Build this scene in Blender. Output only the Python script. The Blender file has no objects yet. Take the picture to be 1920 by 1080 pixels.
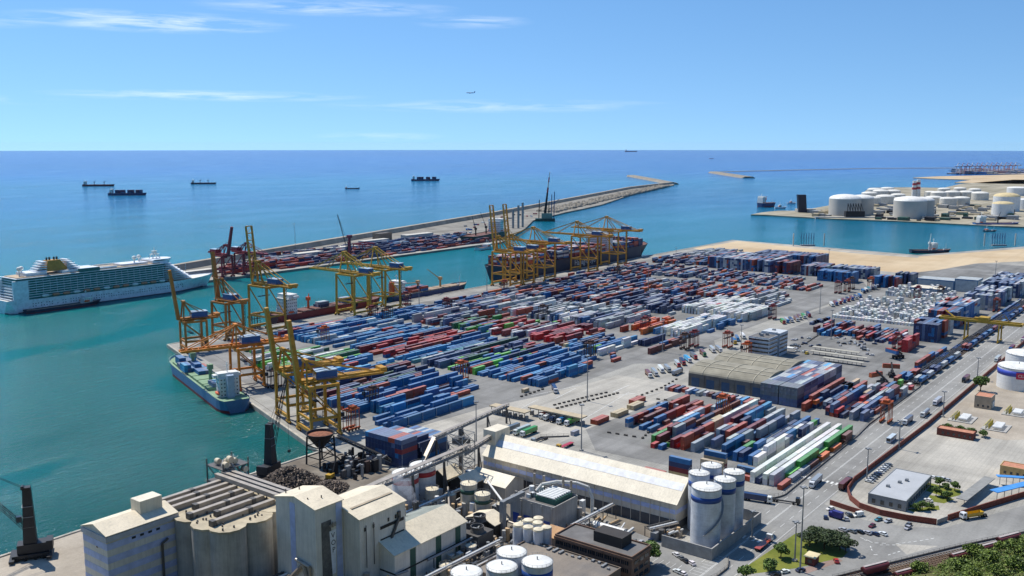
import bpy, math, random
import numpy as np
from mathutils import Vector, Matrix
random.seed(7); rnd = random.random; R = math.radians; PI = math.pi
scene = bpy.context.scene; COL = scene.collection
# ------------------------------------------------------------------ camera
# world axes follow the terminal's own grid: X along the container rows and the main road, Y towards the sea
F, CX, CY, EYE, H, GZ = 1790., 960., 540., 268.5, 174., 2.5
TH = math.atan((CY-EYE)/F); S_, C_ = math.sin(TH), math.cos(TH); A_ = R(37.65)
FW = (math.cos(A_), math.sin(A_)); RT = (math.sin(A_), -math.cos(A_))
cam = bpy.data.cameras.new('camera'); cam.lens = 36*F/1920; cam.sensor_width = 36; cam.sensor_fit = 'HORIZONTAL'
cam.clip_start = 1; cam.clip_end = 120000
co = bpy.data.objects.new('camera', cam); COL.objects.link(co); co.location = (0, 0, H)
co.rotation_euler = (PI/2-TH, 0, A_-PI/2); scene.camera = co
# ------------------------------------------------------------------ sky, sun, exposure
SUN_AZ, SUN_EL = R(86), R(58)
w = bpy.data.worlds.new('World'); scene.world = w; w.use_nodes = True
nt = w.node_tree; nt.nodes.clear(); N = nt.nodes.new; L = nt.links.new
wo = N('ShaderNodeOutputWorld'); bg = N('ShaderNodeBackground'); sky = N('ShaderNodeTexSky')
sky.sky_type = 'NISHITA'; sky.sun_disc = False; sky.sun_elevation = SUN_EL; sky.sun_rotation = PI/2-SUN_AZ
sky.altitude = 170; sky.air_density = 1.0; sky.dust_density = 0.0; sky.ozone_density = 1.6
bg.inputs['Strength'].default_value = 0.125
tc = N('ShaderNodeTexCoord'); sep = N('ShaderNodeSeparateXYZ'); L(tc.outputs['Generated'], sep.inputs[0])
mx = N('ShaderNodeMath'); mx.operation = 'MAXIMUM'; mx.inputs[1].default_value = 0.004
ad = N('ShaderNodeMath'); ad.operation = 'ADD'; ad.inputs[1].default_value = 0.15; L(sep.outputs[2], ad.inputs[0])
L(ad.outputs[0], mx.inputs[0])
cmb = N('ShaderNodeCombineXYZ'); L(sep.outputs[0], cmb.inputs[0]); L(sep.outputs[1], cmb.inputs[1]); L(mx.outputs[0], cmb.inputs[2])
if 'Vector' in sky.inputs: L(cmb.outputs[0], sky.inputs['Vector'])
# thin high cloud: streaks projected on a sheet far above, so they shorten towards the horizon like real cirrus
def wmath(op, a, b=None, **k):
    n = N('ShaderNodeMath'); n.operation = op
    for i, v in enumerate((a, b)):
        if v is None: continue
        if isinstance(v, (int, float)): n.inputs[i].default_value = v
        else: L(v, n.inputs[i])
    n.use_clamp = k.get('clamp', False)
    return n.outputs[0]
az = wmath('ARCTAN2', sep.outputs[1], sep.outputs[0])
cv = N('ShaderNodeCombineXYZ'); L(az, cv.inputs[0]); L(sep.outputs[2], cv.inputs[1])
def wisp(az0, el0, daz, dell, amp):
    """a soft ellipse around a direction"""
    mp = N('ShaderNodeMapping'); mp.inputs['Scale'].default_value = (1/daz, 1/dell, 0); mp.inputs['Location'].default_value = (-az0/daz, -el0/dell, 0)
    L(cv.outputs[0], mp.inputs[0]); gr = N('ShaderNodeTexGradient'); gr.gradient_type = 'SPHERICAL'; L(mp.outputs[0], gr.inputs[0])
    return wmath('MULTIPLY', gr.outputs['Fac'], amp*1.6)
mpn = N('ShaderNodeMapping'); mpn.inputs['Scale'].default_value = (14, 150, 1); mpn.inputs['Rotation'].default_value = (0, 0, .03); L(cv.outputs[0], mpn.inputs[0])
nz = N('ShaderNodeTexNoise'); nz.inputs['Scale'].default_value = 1.0; nz.inputs['Detail'].default_value = 5; nz.inputs['Roughness'].default_value = .62
nz.inputs['Distortion'].default_value = .4
L(mpn.outputs[0], nz.inputs['Vector'])
def pxdir(x, y):
    u, v = (x-CX)/F, (CY-y)/F
    Y_, Z_ = C_+v*S_, -S_+v*C_
    X_, Yw = u*RT[0]+Y_*FW[0], u*RT[1]+Y_*FW[1]
    return math.atan2(Yw, X_), math.atan2(Z_, math.hypot(X_, Yw))
tot = None
for (x0, y0, x1, y1, th, amp) in ((30, 34, 520, 44, 16, 1.0), (-500, 20, 70, 34, 12, .8), (380, 6, 830, 18, 13, .75),
                                   (780, 38, 985, 42, 12, .6), (100, 172, 660, 184, 9, .7), (640, 190, 1240, 206, 11, .5), (600, 258, 820, 254, 9, .3), (-900, 190, 100, 170, 10, .5), (1950, 170, 2900, 185, 11, .5)):
    a0, e0 = pxdir(x0, y0); a1, e1 = pxdir(x1, y1)
    s = wisp((a0+a1)/2, math.sin((e0+e1)/2), abs(a1-a0)/2*1.2, th/F*1.25, amp)
    tot = s if tot is None else wmath('ADD', tot, s)
cr = N('ShaderNodeValToRGB'); cr.color_ramp.elements[0].position = .40; cr.color_ramp.elements[1].position = .72
L(nz.outputs[0], cr.inputs[0])
cf = wmath('MULTIPLY', wmath('MULTIPLY', tot, cr.outputs[0]), .46, clamp=True)
mxc = N('ShaderNodeMix'); mxc.data_type = 'RGBA'; L(cf, mxc.inputs['Factor']); hsv = N('ShaderNodeHueSaturation'); hsv.inputs['Saturation'].default_value = 1.2; L(sky.outputs[0], hsv.inputs['Color']); tin = N('ShaderNodeMix'); tin.data_type = 'RGBA'; tin.blend_type = 'MULTIPLY'; tin.inputs['Factor'].default_value = 1; tin.inputs['B'].default_value = (.96, 1.03, 1.06, 1); L(hsv.outputs[0], tin.inputs['A']); L(tin.outputs['Result'], mxc.inputs['A'])
mxc.inputs['B'].default_value = (9.3, 9.6, 10.0, 1)
L(mxc.outputs['Result'], bg.inputs['Color']); L(bg.outputs[0], wo.inputs[0])
sl = bpy.data.lights.new('sun', 'SUN'); sl.energy = 4.5; sl.angle = R(.53); sl.color = (1, .945, .86)
so = bpy.data.objects.new('sun', sl); COL.objects.link(so)
sd = Vector((math.cos(SUN_AZ)*math.cos(SUN_EL), math.sin(SUN_AZ)*math.cos(SUN_EL), math.sin(SUN_EL)))
so.rotation_euler = (-sd).to_track_quat('-Z', 'Y').to_euler(); so.location = (0, 0, 400)
vs = scene.view_settings; vs.view_transform = 'Standard'; vs.look = 'None'; vs.exposure = 0.2; vs.gamma = 1; vs.use_curve_mapping = False
scene.cycles.max_bounces = 6; scene.cycles.diffuse_bounces = 3; scene.cycles.glossy_bounces = 2; scene.cycles.volume_bounces = 0
scene.cycles.caustics_reflective = False; scene.cycles.caustics_refractive = False
# ------------------------------------------------------------------ helpers
def G(x, y, z=GZ):
    u, v = (x-CX)/F, (CY-y)/F; Y_, Z_ = C_+v*S_, -S_+v*C_; k = (z-H)/Z_
    return (k*(u*RT[0]+Y_*FW[0]), k*(u*RT[1]+Y_*FW[1]))
def hz(x, y, yt, z=GZ):
    X, Y = G(x, y, z); d = X*FW[0]+Y*FW[1]; v = (CY-yt)/F
    return H+d*(-S_+v*C_)/(C_+v*S_)
def c(h, k=1.):
    h = h.lstrip('#'); o = []
    for i in (0, 2, 4):
        s = int(h[i:i+2], 16)/255; o.append((s/12.92 if s < .04045 else ((s+.055)/1.055)**2.4)*k)
    return tuple(o)
MATS = {}
def M(name, col, rough=.75, metal=0., var=.22, scale=.25, bump=0., spec=.4, streak=0.):
    """painted / mineral surface with procedural patchiness and fine grain"""
    if name in MATS: return MATS[name]
    m = bpy.data.materials.new(name); m.use_nodes = True; t = m.node_tree; b = t.nodes['Principled BSDF']
    b.inputs['Roughness'].default_value = rough; b.inputs['Metallic'].default_value = metal; b.inputs['Specular IOR Level'].default_value = spec
    g = t.nodes.new('ShaderNodeNewGeometry'); n1 = t.nodes.new('ShaderNodeTexNoise'); n1.inputs['Scale'].default_value = scale
    n1.inputs['Detail'].default_value = 4; n1.inputs['Roughness'].default_value = .65
    t.links.new(g.outputs['Position'], n1.inputs['Vector'])
    r = t.nodes.new('ShaderNodeMapRange'); r.inputs['From Min'].default_value = .3; r.inputs['From Max'].default_value = .7
    r.inputs['To Min'].default_value = 1-var; r.inputs['To Max'].default_value = 1+var*.6
    t.links.new(n1.outputs[0], r.inputs[0])
    x = t.nodes.new('ShaderNodeMix'); x.data_type = 'RGBA'; x.blend_type = 'MULTIPLY'; x.inputs['Factor'].default_value = 1
    x.inputs['A'].default_value = (*col, 1); t.links.new(r.outputs[0], x.inputs['B']); t.links.new(x.outputs['Result'], b.inputs['Base Color'])
    if streak:                                    # rain streaks and grime running down the walls
        mp = t.nodes.new('ShaderNodeMapping'); mp.inputs['Scale'].default_value = (1, 1, .06); t.links.new(g.outputs['Position'], mp.inputs[0]); n3 = t.nodes.new('ShaderNodeTexNoise'); n3.inputs['Scale'].default_value = 1.1; n3.inputs['Detail'].default_value = 4; n3.inputs['Roughness'].default_value = .7; t.links.new(mp.outputs[0], n3.inputs['Vector'])
        r3 = t.nodes.new('ShaderNodeMapRange'); r3.inputs[1].default_value = .45; r3.inputs[2].default_value = .75; r3.inputs[3].default_value = 1; r3.inputs[4].default_value = 1-streak; t.links.new(n3.outputs[0], r3.inputs[0])
        x3 = t.nodes.new('ShaderNodeMix'); x3.data_type = 'RGBA'; x3.blend_type = 'MULTIPLY'; x3.inputs['Factor'].default_value = 1; t.links.new(x.outputs['Result'], x3.inputs['A']); t.links.new(r3.outputs[0], x3.inputs['B']); t.links.new(x3.outputs['Result'], b.inputs['Base Color'])
    if bump:
        bp = t.nodes.new('ShaderNodeBump'); bp.inputs['Strength'].default_value = bump; bp.inputs['Distance'].default_value = .3
        n2 = t.nodes.new('ShaderNodeTexNoise'); n2.inputs['Scale'].default_value = scale*8; n2.inputs['Detail'].default_value = 4
        t.links.new(g.outputs['Position'], n2.inputs['Vector']); t.links.new(n2.outputs[0], bp.inputs['Height']); t.links.new(bp.outputs[0], b.inputs['Normal'])
    MATS[name] = m; return m
def ribbed(name, col, period=1.0, axis='y', depth=.5, rough=.5, var=.15, metal=0.):
    """profiled sheet: fine ribs along one axis as relief, plus patchy weathering"""
    m = M(name, col, rough, metal, var, .12, streak=.22); t = m.node_tree; b = t.nodes['Principled BSDF']
    g = t.nodes.new('ShaderNodeNewGeometry'); wv = t.nodes.new('ShaderNodeTexWave'); wv.bands_direction = axis.upper()
    wv.inputs['Scale'].default_value = .314/period; wv.inputs['Distortion'].default_value = 0
    t.links.new(g.outputs['Position'], wv.inputs['Vector']); bp = t.nodes.new('ShaderNodeBump'); bp.inputs['Strength'].default_value = depth
    bp.inputs['Distance'].default_value = .08; t.links.new(wv.outputs[0], bp.inputs['Height']); t.links.new(bp.outputs[0], b.inputs['Normal'])
    return m
def glassm(name='window_glass', col=(.02, .03, .04)):
    if name in MATS: return MATS[name]
    m = M(name, col, .12, 0, .3, .6, spec=.6); return m
class MB:
    def __init__(s): s.v = []; s.f = []; s.mi = []; s.cur = 0
    def add(s, vs_, fs): 
        n = len(s.v); s.v += [tuple(p) for p in vs_]; s.f += [tuple(i+n for i in f) for f in fs]; s.mi += [s.cur]*len(fs); return s
    def box(s, x0, x1, y0, y1, z0, z1, bottom=True):
        if x0 > x1: x0, x1 = x1, x0
        if y0 > y1: y0, y1 = y1, y0
        v = [(x0,y0,z0),(x1,y0,z0),(x1,y1,z0),(x0,y1,z0),(x0,y0,z1),(x1,y0,z1),(x1,y1,z1),(x0,y1,z1)]
        f = [(4,5,6,7),(0,1,5,4),(1,2,6,5),(2,3,7,6),(3,0,4,7)]
        if bottom: f.append((3,2,1,0))
        return s.add(v, f)
    def beam(s, p, q, wd, ht=None, wd2=None):
        p, q = Vector(p), Vector(q); ht = ht or wd; d = (q-p)
        if d.length < 1e-6: return s
        d.normalize(); up = Vector((0,0,1)) if abs(d.z) < .99 else Vector((1,0,0))
        a = d.cross(up).normalized(); b = a.cross(d).normalized(); v = []
        for e, k in ((p, 1), (q, (wd2 or wd)/wd)):
            for sa, sb in ((-1,-1),(1,-1),(1,1),(-1,1)): v.append(e+a*sa*wd/2*k+b*sb*ht/2*k)
        return s.add(v, [(0,1,2,3),(7,6,5,4),(0,4,5,1),(1,5,6,2),(2,6,7,3),(3,7,4,0)])
    def tube(s, p, q, r0, r1=None, n=8, caps=True):
        p, q = Vector(p), Vector(q); r1 = r0 if r1 is None else r1; d = (q-p).normalized()
        up = Vector((0,0,1)) if abs(d.z) < .99 else Vector((1,0,0)); a = d.cross(up).normalized(); b = a.cross(d); v = []
        for e, r in ((p, r0), (q, r1)):
            for i in range(n):
                t = 2*PI*i/n; v.append(e+a*math.cos(t)*r+b*math.sin(t)*r)
        f = [(i, (i+1) % n, n+(i+1) % n, n+i) for i in range(n)]
        if caps: f += [tuple(reversed(range(n))), tuple(range(n, 2*n))]
        return s.add(v, f)
    def lathe(s, prof, cx=0, cy=0, n=24, cap=True):
        v = []; f = []
        for r, z in prof:
            for i in range(n): t = 2*PI*i/n; v.append((cx+r*math.cos(t), cy+r*math.sin(t), z))
        for k in range(len(prof)-1):
            for i in range(n): f.append((k*n+i, k*n+(i+1) % n, (k+1)*n+(i+1) % n, (k+1)*n+i))
        if cap: f += [tuple(range((len(prof)-1)*n, len(prof)*n))]
        return s.add(v, f)
    def prism(s, poly, z0, z1, bottom=False):
        n = len(poly); ar = sum(poly[i][0]*poly[(i+1) % n][1]-poly[(i+1) % n][0]*poly[i][1] for i in range(n))
        if ar < 0: poly = poly[::-1]
        v = [(x, y, z1) for x, y in poly]+[(x, y, z0) for x, y in poly]
        f = [tuple(range(n))]+[(i, n+i, n+(i+1) % n, (i+1) % n) for i in range(n)]
        if bottom: f.append(tuple(reversed(range(n, 2*n))))
        return s.add(v, f)
    def quad(s, *p): return s.add(p, [tuple(range(len(p)))])
    def xf(s, loc=(0,0,0), rz=0., sc=1.):
        k, q = math.cos(rz), math.sin(rz)
        s.v = [(loc[0]+(x*k-y*q)*sc, loc[1]+(x*q+y*k)*sc, loc[2]+z*sc) for x, y, z in s.v]; return s
    def mesh(s, name):
        m = bpy.data.meshes.new(name); m.from_pydata(s.v, [], s.f); m.update(); return m
def tag(o, label=None, cat=None, group=None, kind=None):
    if label: o['label'] = label
    if cat: o['category'] = cat
    if group: o['group'] = group
    if kind: o['kind'] = kind
    return o
def link(o, parent=None):
    COL.objects.link(o)
    if parent is not None: o.parent = parent
    return o
def build(name, mb, mat, parent=None, world=True, smooth=False, **k):
    """one mesh object; with a parent, world coordinates become local to the parent's base"""
    if parent is not None and world:
        ox, oy, oz = parent.location; rz = parent.rotation_euler.z
        P_ = parent
        while P_.parent is not None:
            P_ = P_.parent; ox += P_.location.x; oy += P_.location.y; oz += P_.location.z
        mb.v = [(x-ox, y-oy, z-oz) for x, y, z in mb.v]
    m = mb.mesh(name)
    for mm in (mat if isinstance(mat, (list, tuple)) else [mat]): m.materials.append(mm)
    if any(mb.mi): m.polygons.foreach_set('material_index', mb.mi)
    if smooth: m.polygons.foreach_set('use_smooth', [True]*len(m.polygons))
    o = bpy.data.objects.new(name, m); link(o, parent); return tag(o, **k)
def thing(name, loc, label, cat, group=None, rz=0.):
    o = bpy.data.objects.new(name, None); o.empty_display_size = .5; o.location = (*loc[:2], loc[2] if len(loc) > 2 else GZ); o.rotation_euler.z = rz
    link(o); return tag(o, label, cat, group)
TINY = {'wheel_set', 'window_band', 'portholes', 'girder_ties', 'walkway', 'stair_tower', 'balcony_divider', 'rail_and_foremast', 'upper_houses', 'funnel_fin', 'exhaust_pipes', 'emblem_mark', 'cables', 'spreader', 'railing', 'pipework', 'roof_clutter', 'lattice', 'platform', 'fence_posts', 'leaves'}
def part(name, mb, mat, parent, **k):
    if name in TINY: k['kind'] = 'stuff'          # joined pieces too small to pick apart singly
    return build(name, mb, mat, parent, world=False, **k)
def wpart(name, mb, mat, parent, **k):
    if name in TINY: k['kind'] = 'stuff'
    return build(name, mb, mat, parent, world=True, **k)
def copy_tree(o, parent=None):
    q = o.copy(); COL.objects.link(q); q.parent = parent
    for ch in o.children: copy_tree(ch, q)
    return q
def textmesh(txt, size, name='lettering'):
    cu = bpy.data.curves.new('t', 'FONT'); cu.body = txt; cu.size = size; cu.align_x = 'CENTER'; cu.align_y = 'CENTER'; cu.resolution_u = 2
    o = bpy.data.objects.new('t', cu); COL.objects.link(o); dg = bpy.context.evaluated_depsgraph_get(); dg.update()
    me = bpy.data.meshes.new_from_object(o.evaluated_get(dg)); me.name = name
    bpy.data.objects.remove(o); bpy.data.curves.remove(cu); return me
def lettering(txt, size, parent, mat, loc, rot):
    me = textmesh(txt, size); me.materials.append(mat); o = bpy.data.objects.new('lettering', me); link(o, parent); o.location = loc; o.rotation_euler = rot; return o
# ------------------------------------------------------------------ the setting: sea, land, roads
def sea_material():
    m = bpy.data.materials.new('sea_water'); m.use_nodes = True; t = m.node_tree; b = t.nodes['Principled BSDF']; n = t.nodes.new; l = t.links.new
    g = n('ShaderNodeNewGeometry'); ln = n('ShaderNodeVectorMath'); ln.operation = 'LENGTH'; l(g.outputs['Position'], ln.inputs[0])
    # depth of the sea bed: shallow green dock basins, turquoise roads, deep blue open sea
    n1 = n('ShaderNodeTexNoise'); n1.inputs['Scale'].default_value = .0007; n1.inputs['Detail'].default_value = 4; l(g.outputs['Position'], n1.inputs['Vector'])
    mp = n('ShaderNodeMapping'); mp.inputs['Rotation'].default_value = (0, 0, R(52)); mp.inputs['Scale'].default_value = (.16, 1, 1); l(g.outputs['Position'], mp.inputs[0])
    n2 = n('ShaderNodeTexNoise'); n2.inputs['Scale'].default_value = .0011; n2.inputs['Detail'].default_value = 5; l(mp.outputs[0], n2.inputs['Vector'])
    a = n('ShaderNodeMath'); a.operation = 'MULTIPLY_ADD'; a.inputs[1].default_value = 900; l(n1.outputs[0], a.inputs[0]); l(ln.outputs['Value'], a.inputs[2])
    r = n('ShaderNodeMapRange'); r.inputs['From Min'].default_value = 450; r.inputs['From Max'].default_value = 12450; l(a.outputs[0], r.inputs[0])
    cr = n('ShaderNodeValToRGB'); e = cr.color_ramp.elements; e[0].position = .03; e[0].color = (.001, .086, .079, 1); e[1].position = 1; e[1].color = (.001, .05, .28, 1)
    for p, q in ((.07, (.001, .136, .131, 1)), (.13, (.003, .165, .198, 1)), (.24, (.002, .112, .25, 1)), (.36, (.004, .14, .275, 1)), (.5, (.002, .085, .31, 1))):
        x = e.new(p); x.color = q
    l(r.outputs[0], cr.inputs[0])
    hs = n('ShaderNodeHueSaturation'); l(cr.outputs[0], hs.inputs['Color'])
    v = n('ShaderNodeMapRange'); v.inputs['From Min'].default_value = .3; v.inputs['From Max'].default_value = .7; v.inputs['To Min'].default_value = .78; v.inputs['To Max'].default_value = 1.22
    l(n2.outputs[0], v.inputs[0]); l(v.outputs[0], hs.inputs['Value']); l(hs.outputs[0], b.inputs['Base Color'])
    b.inputs['Roughness'].default_value = .13; b.inputs['IOR'].default_value = 1.33; b.inputs['Specular IOR Level'].default_value = .3
    w1 = n('ShaderNodeTexNoise'); w1.inputs['Scale'].default_value = .16; w1.inputs['Detail'].default_value = 7; w1.inputs['Roughness'].default_value = .68
    mp2 = n('ShaderNodeMapping'); mp2.inputs['Rotation'].default_value = (0, 0, R(20)); mp2.inputs['Scale'].default_value = (.55, 1.3, 1); l(g.outputs['Position'], mp2.inputs[0]); l(mp2.outputs[0], w1.inputs['Vector'])
    bp = n('ShaderNodeBump'); bp.inputs['Strength'].default_value = .75; bp.inputs['Distance'].default_value = 3.0; l(w1.outputs[0], bp.inputs['Height']); w3 = n('ShaderNodeTexNoise'); w3.inputs['Scale'].default_value = .007; w3.inputs['Detail'].default_value = 3; l(mp2.outputs[0], w3.inputs['Vector']); ws_ = n('ShaderNodeMapRange'); ws_.inputs[1].default_value = .35; ws_.inputs[2].default_value = .65; ws_.inputs[3].default_value = .35; ws_.inputs[4].default_value = 1.0; l(w3.outputs[0], ws_.inputs[0]); l(ws_.outputs[0], bp.inputs['Strength']); l(bp.outputs[0], b.inputs['Normal'])
    return m
mb = MB(); nr, na = 40, 192; vv = [(0, 0, 0)]; ff = []
for i in range(nr):
    rr = 120*((25000/120)**(i/(nr-1)))
    for j in range(na): t = 2*PI*j/na; vv.append((rr*math.cos(t), rr*math.sin(t), 0))
for j in range(na): ff.append((0, 1+j, 1+(j+1) % na))
for i in range(nr-1):
    for j in range(na): a0 = 1+i*na; ff.append((a0+j, a0+na+j, a0+na+(j+1) % na, a0+(j+1) % na))
mb.add(vv, ff); build('sea', mb, sea_material(), kind='structure')
def paved(name, c0, c1, joint=0., jw=6., stain=.5, rough=.9, sc=.03):
    """concrete or asphalt: big worn patches, streaky tyre staining, fine grain, optional slab joints"""
    m = bpy.data.materials.new(name); m.use_nodes = True; t = m.node_tree; b = t.nodes['Principled BSDF']; n = t.nodes.new; l = t.links.new
    b.inputs['Roughness'].default_value = rough; b.inputs['Specular IOR Level'].default_value = .25
    g = n('ShaderNodeNewGeometry')
    def noise(s, d, rg=.6, sx=1., sy=1., rz=0.):
        mp = n('ShaderNodeMapping'); mp.inputs['Scale'].default_value = (sx, sy, 1); mp.inputs['Rotation'].default_value = (0, 0, rz); l(g.outputs['Position'], mp.inputs[0])
        x = n('ShaderNodeTexNoise'); x.inputs['Scale'].default_value = s; x.inputs['Detail'].default_value = d; x.inputs['Roughness'].default_value = rg; l(mp.outputs[0], x.inputs['Vector']); return x.outputs[0]
    def rng(o, a, b2, c2, d): 
        x = n('ShaderNodeMapRange'); x.inputs[1].default_value = a; x.inputs[2].default_value = b2; x.inputs[3].default_value = c2; x.inputs[4].default_value = d; l(o, x.inputs[0]); return x.outputs[0]
    mxx = n('ShaderNodeMix'); mxx.data_type = 'RGBA'; mxx.inputs['A'].default_value = (*c0, 1); mxx.inputs['B'].default_value = (*c1, 1)
    l(rng(noise(sc, 3), .38, .62, 0, 1), mxx.inputs['Factor'])
    def mul(col, f):
        x = n('ShaderNodeMix'); x.data_type = 'RGBA'; x.blend_type = 'MULTIPLY'; x.inputs['Factor'].default_value = 1; l(col, x.inputs['A']); l(f, x.inputs['B']); return x.outputs['Result']
    o = mul(mxx.outputs['Result'], rng(noise(.03, 4, .7, .10, 2.2), .45, .72, 1, 1-.42*stain))
    o = mul(o, rng(noise(.02, 4, .7, 1.7, .12, R(14)), .5, .75, 1, 1-.36*stain))
    o = mul(o, rng(noise(.9, 3, .75), .25, .75, .86, 1.1))
    if joint:
        bk = n('ShaderNodeTexBrick'); bk.inputs['Scale'].default_value = 1/jw; bk.inputs['Mortar Size'].default_value = .02; bk.inputs['Color1'].default_value = (1, 1, 1, 1)
        bk.inputs['Color2'].default_value = (.94, .94, .94, 1); bk.inputs['Mortar'].default_value = (1-joint,)*3+(1,); bk.offset = 0; l(g.outputs['Position'], bk.inputs['Vector']); o = mul(o, bk.outputs[0])
    l(o, b.inputs['Base Color']); return m
CONC = paved('quay_concrete', c('#aba89f'), c('#9c9a92'), .2, 7., .8)
YARD = paved('yard_asphalt', c('#8e8d89'), c('#797874'), 0, 6, .85)
PALE = paved('pale_concrete', c('#bab5a9'), c('#a8a49a'), .14, 9., .75)
ROADM = paved('road_asphalt', c('#969590'), c('#878682'), 0, 6, .7)
DIRTY = paved('dirty_quay', c('#8d867a'), c('#70675c'), 0, 6, .9)
SAND = paved('sand_fill', c('#c9b595'), c('#b8a17f'), 0, 6, .25, .95, .008)
BRICKY = paved('brick_paving', c('#a08a80'), c('#8e786e'), .2, 1., .3)
EARTH = paved('dry_earth', c('#b3a999'), c('#9d9384'), 0, 6, .4, .95)
GRASS = paved('lawn', c('#7d8138'), c('#5f6a26'), 0, 6, .5, .95, .06)
RUBBLE = M('rubble_rock', c('#8f887b'), .95, 0, .5, .06, .6)
PAINT = M('road_paint', c('#d8d8d2'), .7, 0, .25, .4)
def sheet(name, poly, dz, mat, z0=None): 
    mb = MB(); mb.prism(poly, (GZ+dz-.3) if z0 is None else z0, GZ+dz); return build(name, mb, mat, kind='structure')
def gp(*pts): return [G(x, y) for x, y in pts]
NQ = 727.5
main = [(-400, 402), (343, 402), (456, NQ), (1592, NQ), *gp((1600, 468), (1720, 478), (1800, 472), (1960, 459)), (2600, 40), (2600, -500), (-400, -500)]
sheet('terminal_ground', main, 0, CONC, -4)
# quay kerbs along the water: a low coping of real height
mb = MB(); q = Vector((456-343, NQ-402, 0)).normalized(); nq = Vector((-q.y, q.x, 0))
for p0, p1 in (((-400, 401.2), (342.4, 401.2)), ((343.8, 402), (456.4, NQ-.8)), ((457, NQ-.8), (1592, NQ-.8))): mb.beam((*p0, GZ+.15), (*p1, GZ+.15), 1.4, .7)
build('quay_coping', mb, M('coping_concrete', c('#b3ada0'), .9, 0, .3, .2), kind='structure')
sheet('yard_surface', [(520, 372), (640, 372), (655, 352), (742, 352), (760, 362), (905, 362), (930, 350), (1150, 350), (1420, 470), (1420, 706), (460, 706), (425, 600), (395, 500), (388, 392), (470, 385)], .012, YARD)
sheet('rail_yard_surface', [(590, 176), (1500, 176), (1500, 345), (930, 345), (900, 330), (770, 330), (700, 240), (590, 215)], .012, YARD)
sheet('depot_surface', [(446, 152), (600, 152), (600, 300), (470, 306), (440, 280)], .014, YARD)
sheet('gate_apron', [(400, 300), (470, 306), (600, 300), (600, 362), (520, 372), (470, 385), (388, 392), (380, 330)], .016, PALE)
sheet('sand_field', [(1425, NQ-6), (1590, NQ-6), *gp((1600, 471), (1722, 481), (1800, 475), (1960, 463), (1960, 488), (1830, 494), (1760, 506), (1700, 513), (1610, 504), (1540, 498), (1490, 490)), (1360, 560), (1400, 690)], .02, SAND)
sheet('light_quay_strip', [(1480, NQ-14), (1580, NQ-14), *gp((1598, 474.5), (1722, 483.5))[::1], *gp((1722, 481), (1600, 471.5)), (1589, NQ-3), (1480, NQ-3)], .03, PALE)
sheet('scrap_quay', [(232, 330), (345, 345), (350, 400), (232, 400)], .016, DIRTY)
sheet('grain_quay', [(-300, 335), (230, 335), (230, 400), (-300, 400)], .018, EARTH)
sheet('plant_ground', [(150, 150), (400, 190), (400, 318), (150, 320)], .014, DIRTY)
# main road and its branches
sheet('main_road', [(250, 149), (1900, 149), (1900, 172), (470, 172), (440, 178), (420, 200), (400, 200), (396, 172), (250, 172)], .03, ROADM)
sheet('side_street', gp((1395, 1075), (1545, 945), (1620, 975), (1700, 988), (1770, 990), (1930, 945), (1930, 1000), (1790, 1035), (1640, 1075), (1560, 1110)), .034, ROADM)
sheet('traffic_island', gp((1678, 1020), (1760, 1024), (1700, 1040)), .042, PALE)
sheet('lawn', gp((1492, 1000), (1520, 998), (1590, 1035), (1580, 1045), (1490, 1066), (1395, 1078), (1400, 1062)), .05, GRASS)
sheet('kiosk_path', gp((1505, 1066), (1572, 1046), (1580, 1052), (1512, 1076)), .056, BRICKY)
sheet('car_park', [(310, 160), (352, 160), (352, 195), (362, 240), (345, 240), (318, 215)], .026, ROADM)
sheet('customs_yard', [*gp((1600, 905), (1592, 925), (1606, 948), (1650, 963), (1700, 974), (1757, 981), (1930, 926)), (560, 30), (900, -60), (1500, -60), (1500, 143), (478, 143)], .024, PALE)
sheet('tanker_yard', [(640, 60), (1400, 60), (1400, 141), (604, 141), (602, 100)], .036, EARTH)
sheet('track_bed', [G(1560, 1092), G(1930, 1001), G(1930, 1018), G(1660, 1100)], .05, M('rusty_ballast', c('#7d6a58'), .95, 0, .4, .3, .5))
# painted lines
mb = MB(); z = GZ+.04
for yl in (154.7, 166.2):
    x = 300
    while x < 1200: mb.box(x, x+5, yl-.09, yl+.09, z-.05, z); x += 11
for yl in (149.9, 160.4, 160.9, 171.2): mb.box(440 if yl > 170 else 300, 1200, yl-.08, yl+.08, z-.05, z)
for i in range(9): mb.box(377, 380.5, 150.6+i*2.4, 151.8+i*2.4, z-.05, z)
for i in range(9): mb.box(468, 471.5, 150.6+i*2.4, 151.8+i*2.4, z-.05, z)
def dashes(pts, d=1.6, gap=1.4, wd=.35):
    for a0, b0 in zip(pts, pts[1:]):
        a, b_ = Vector((*a0, z+.006)), Vector((*b0, z+.006)); n = max(1, int((b_-a).length/(d+gap))); u = (b_-a).normalized()
        for i in range(n): mb.beam(a+u*i*(d+gap), a+u*(i*(d+gap)+d), wd, .05)
dashes(gp((1613, 1008), (1640, 1018), (1680, 1020), (1725, 1014), (1760, 1008))); dashes(gp((1632, 1024), (1638, 1040), (1665, 1041), (1700, 1030)))
dashes(gp((1620, 1012), (1650, 1022), (1700, 1022)), 1.4, 1.2)
for i in range(9): mb.box(332+i*2.7, 332.15+i*2.7, 160.5, 165.5, z-.02, z+.01)
for i in range(8): mb.box(330, 336, 171+i*2.8, 171.15+i*2.8, z-.02, z+.01)
for a0, b0, wd in (((996, 742), (1090, 722), .4), ((1080, 728), (1040, 748), .4), ((1150, 735), (1180, 722), .5), ((1160, 741), (1190, 738), .6), ((1270, 728), (1210, 742), .3), ((960, 775), (1010, 748), .3), ((1088, 790), (1180, 735), .3)):
    mb.beam((*G(*a0), z), (*G(*b0), z), wd, .05)
build('road_markings', mb, PAINT, kind='structure')
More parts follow.
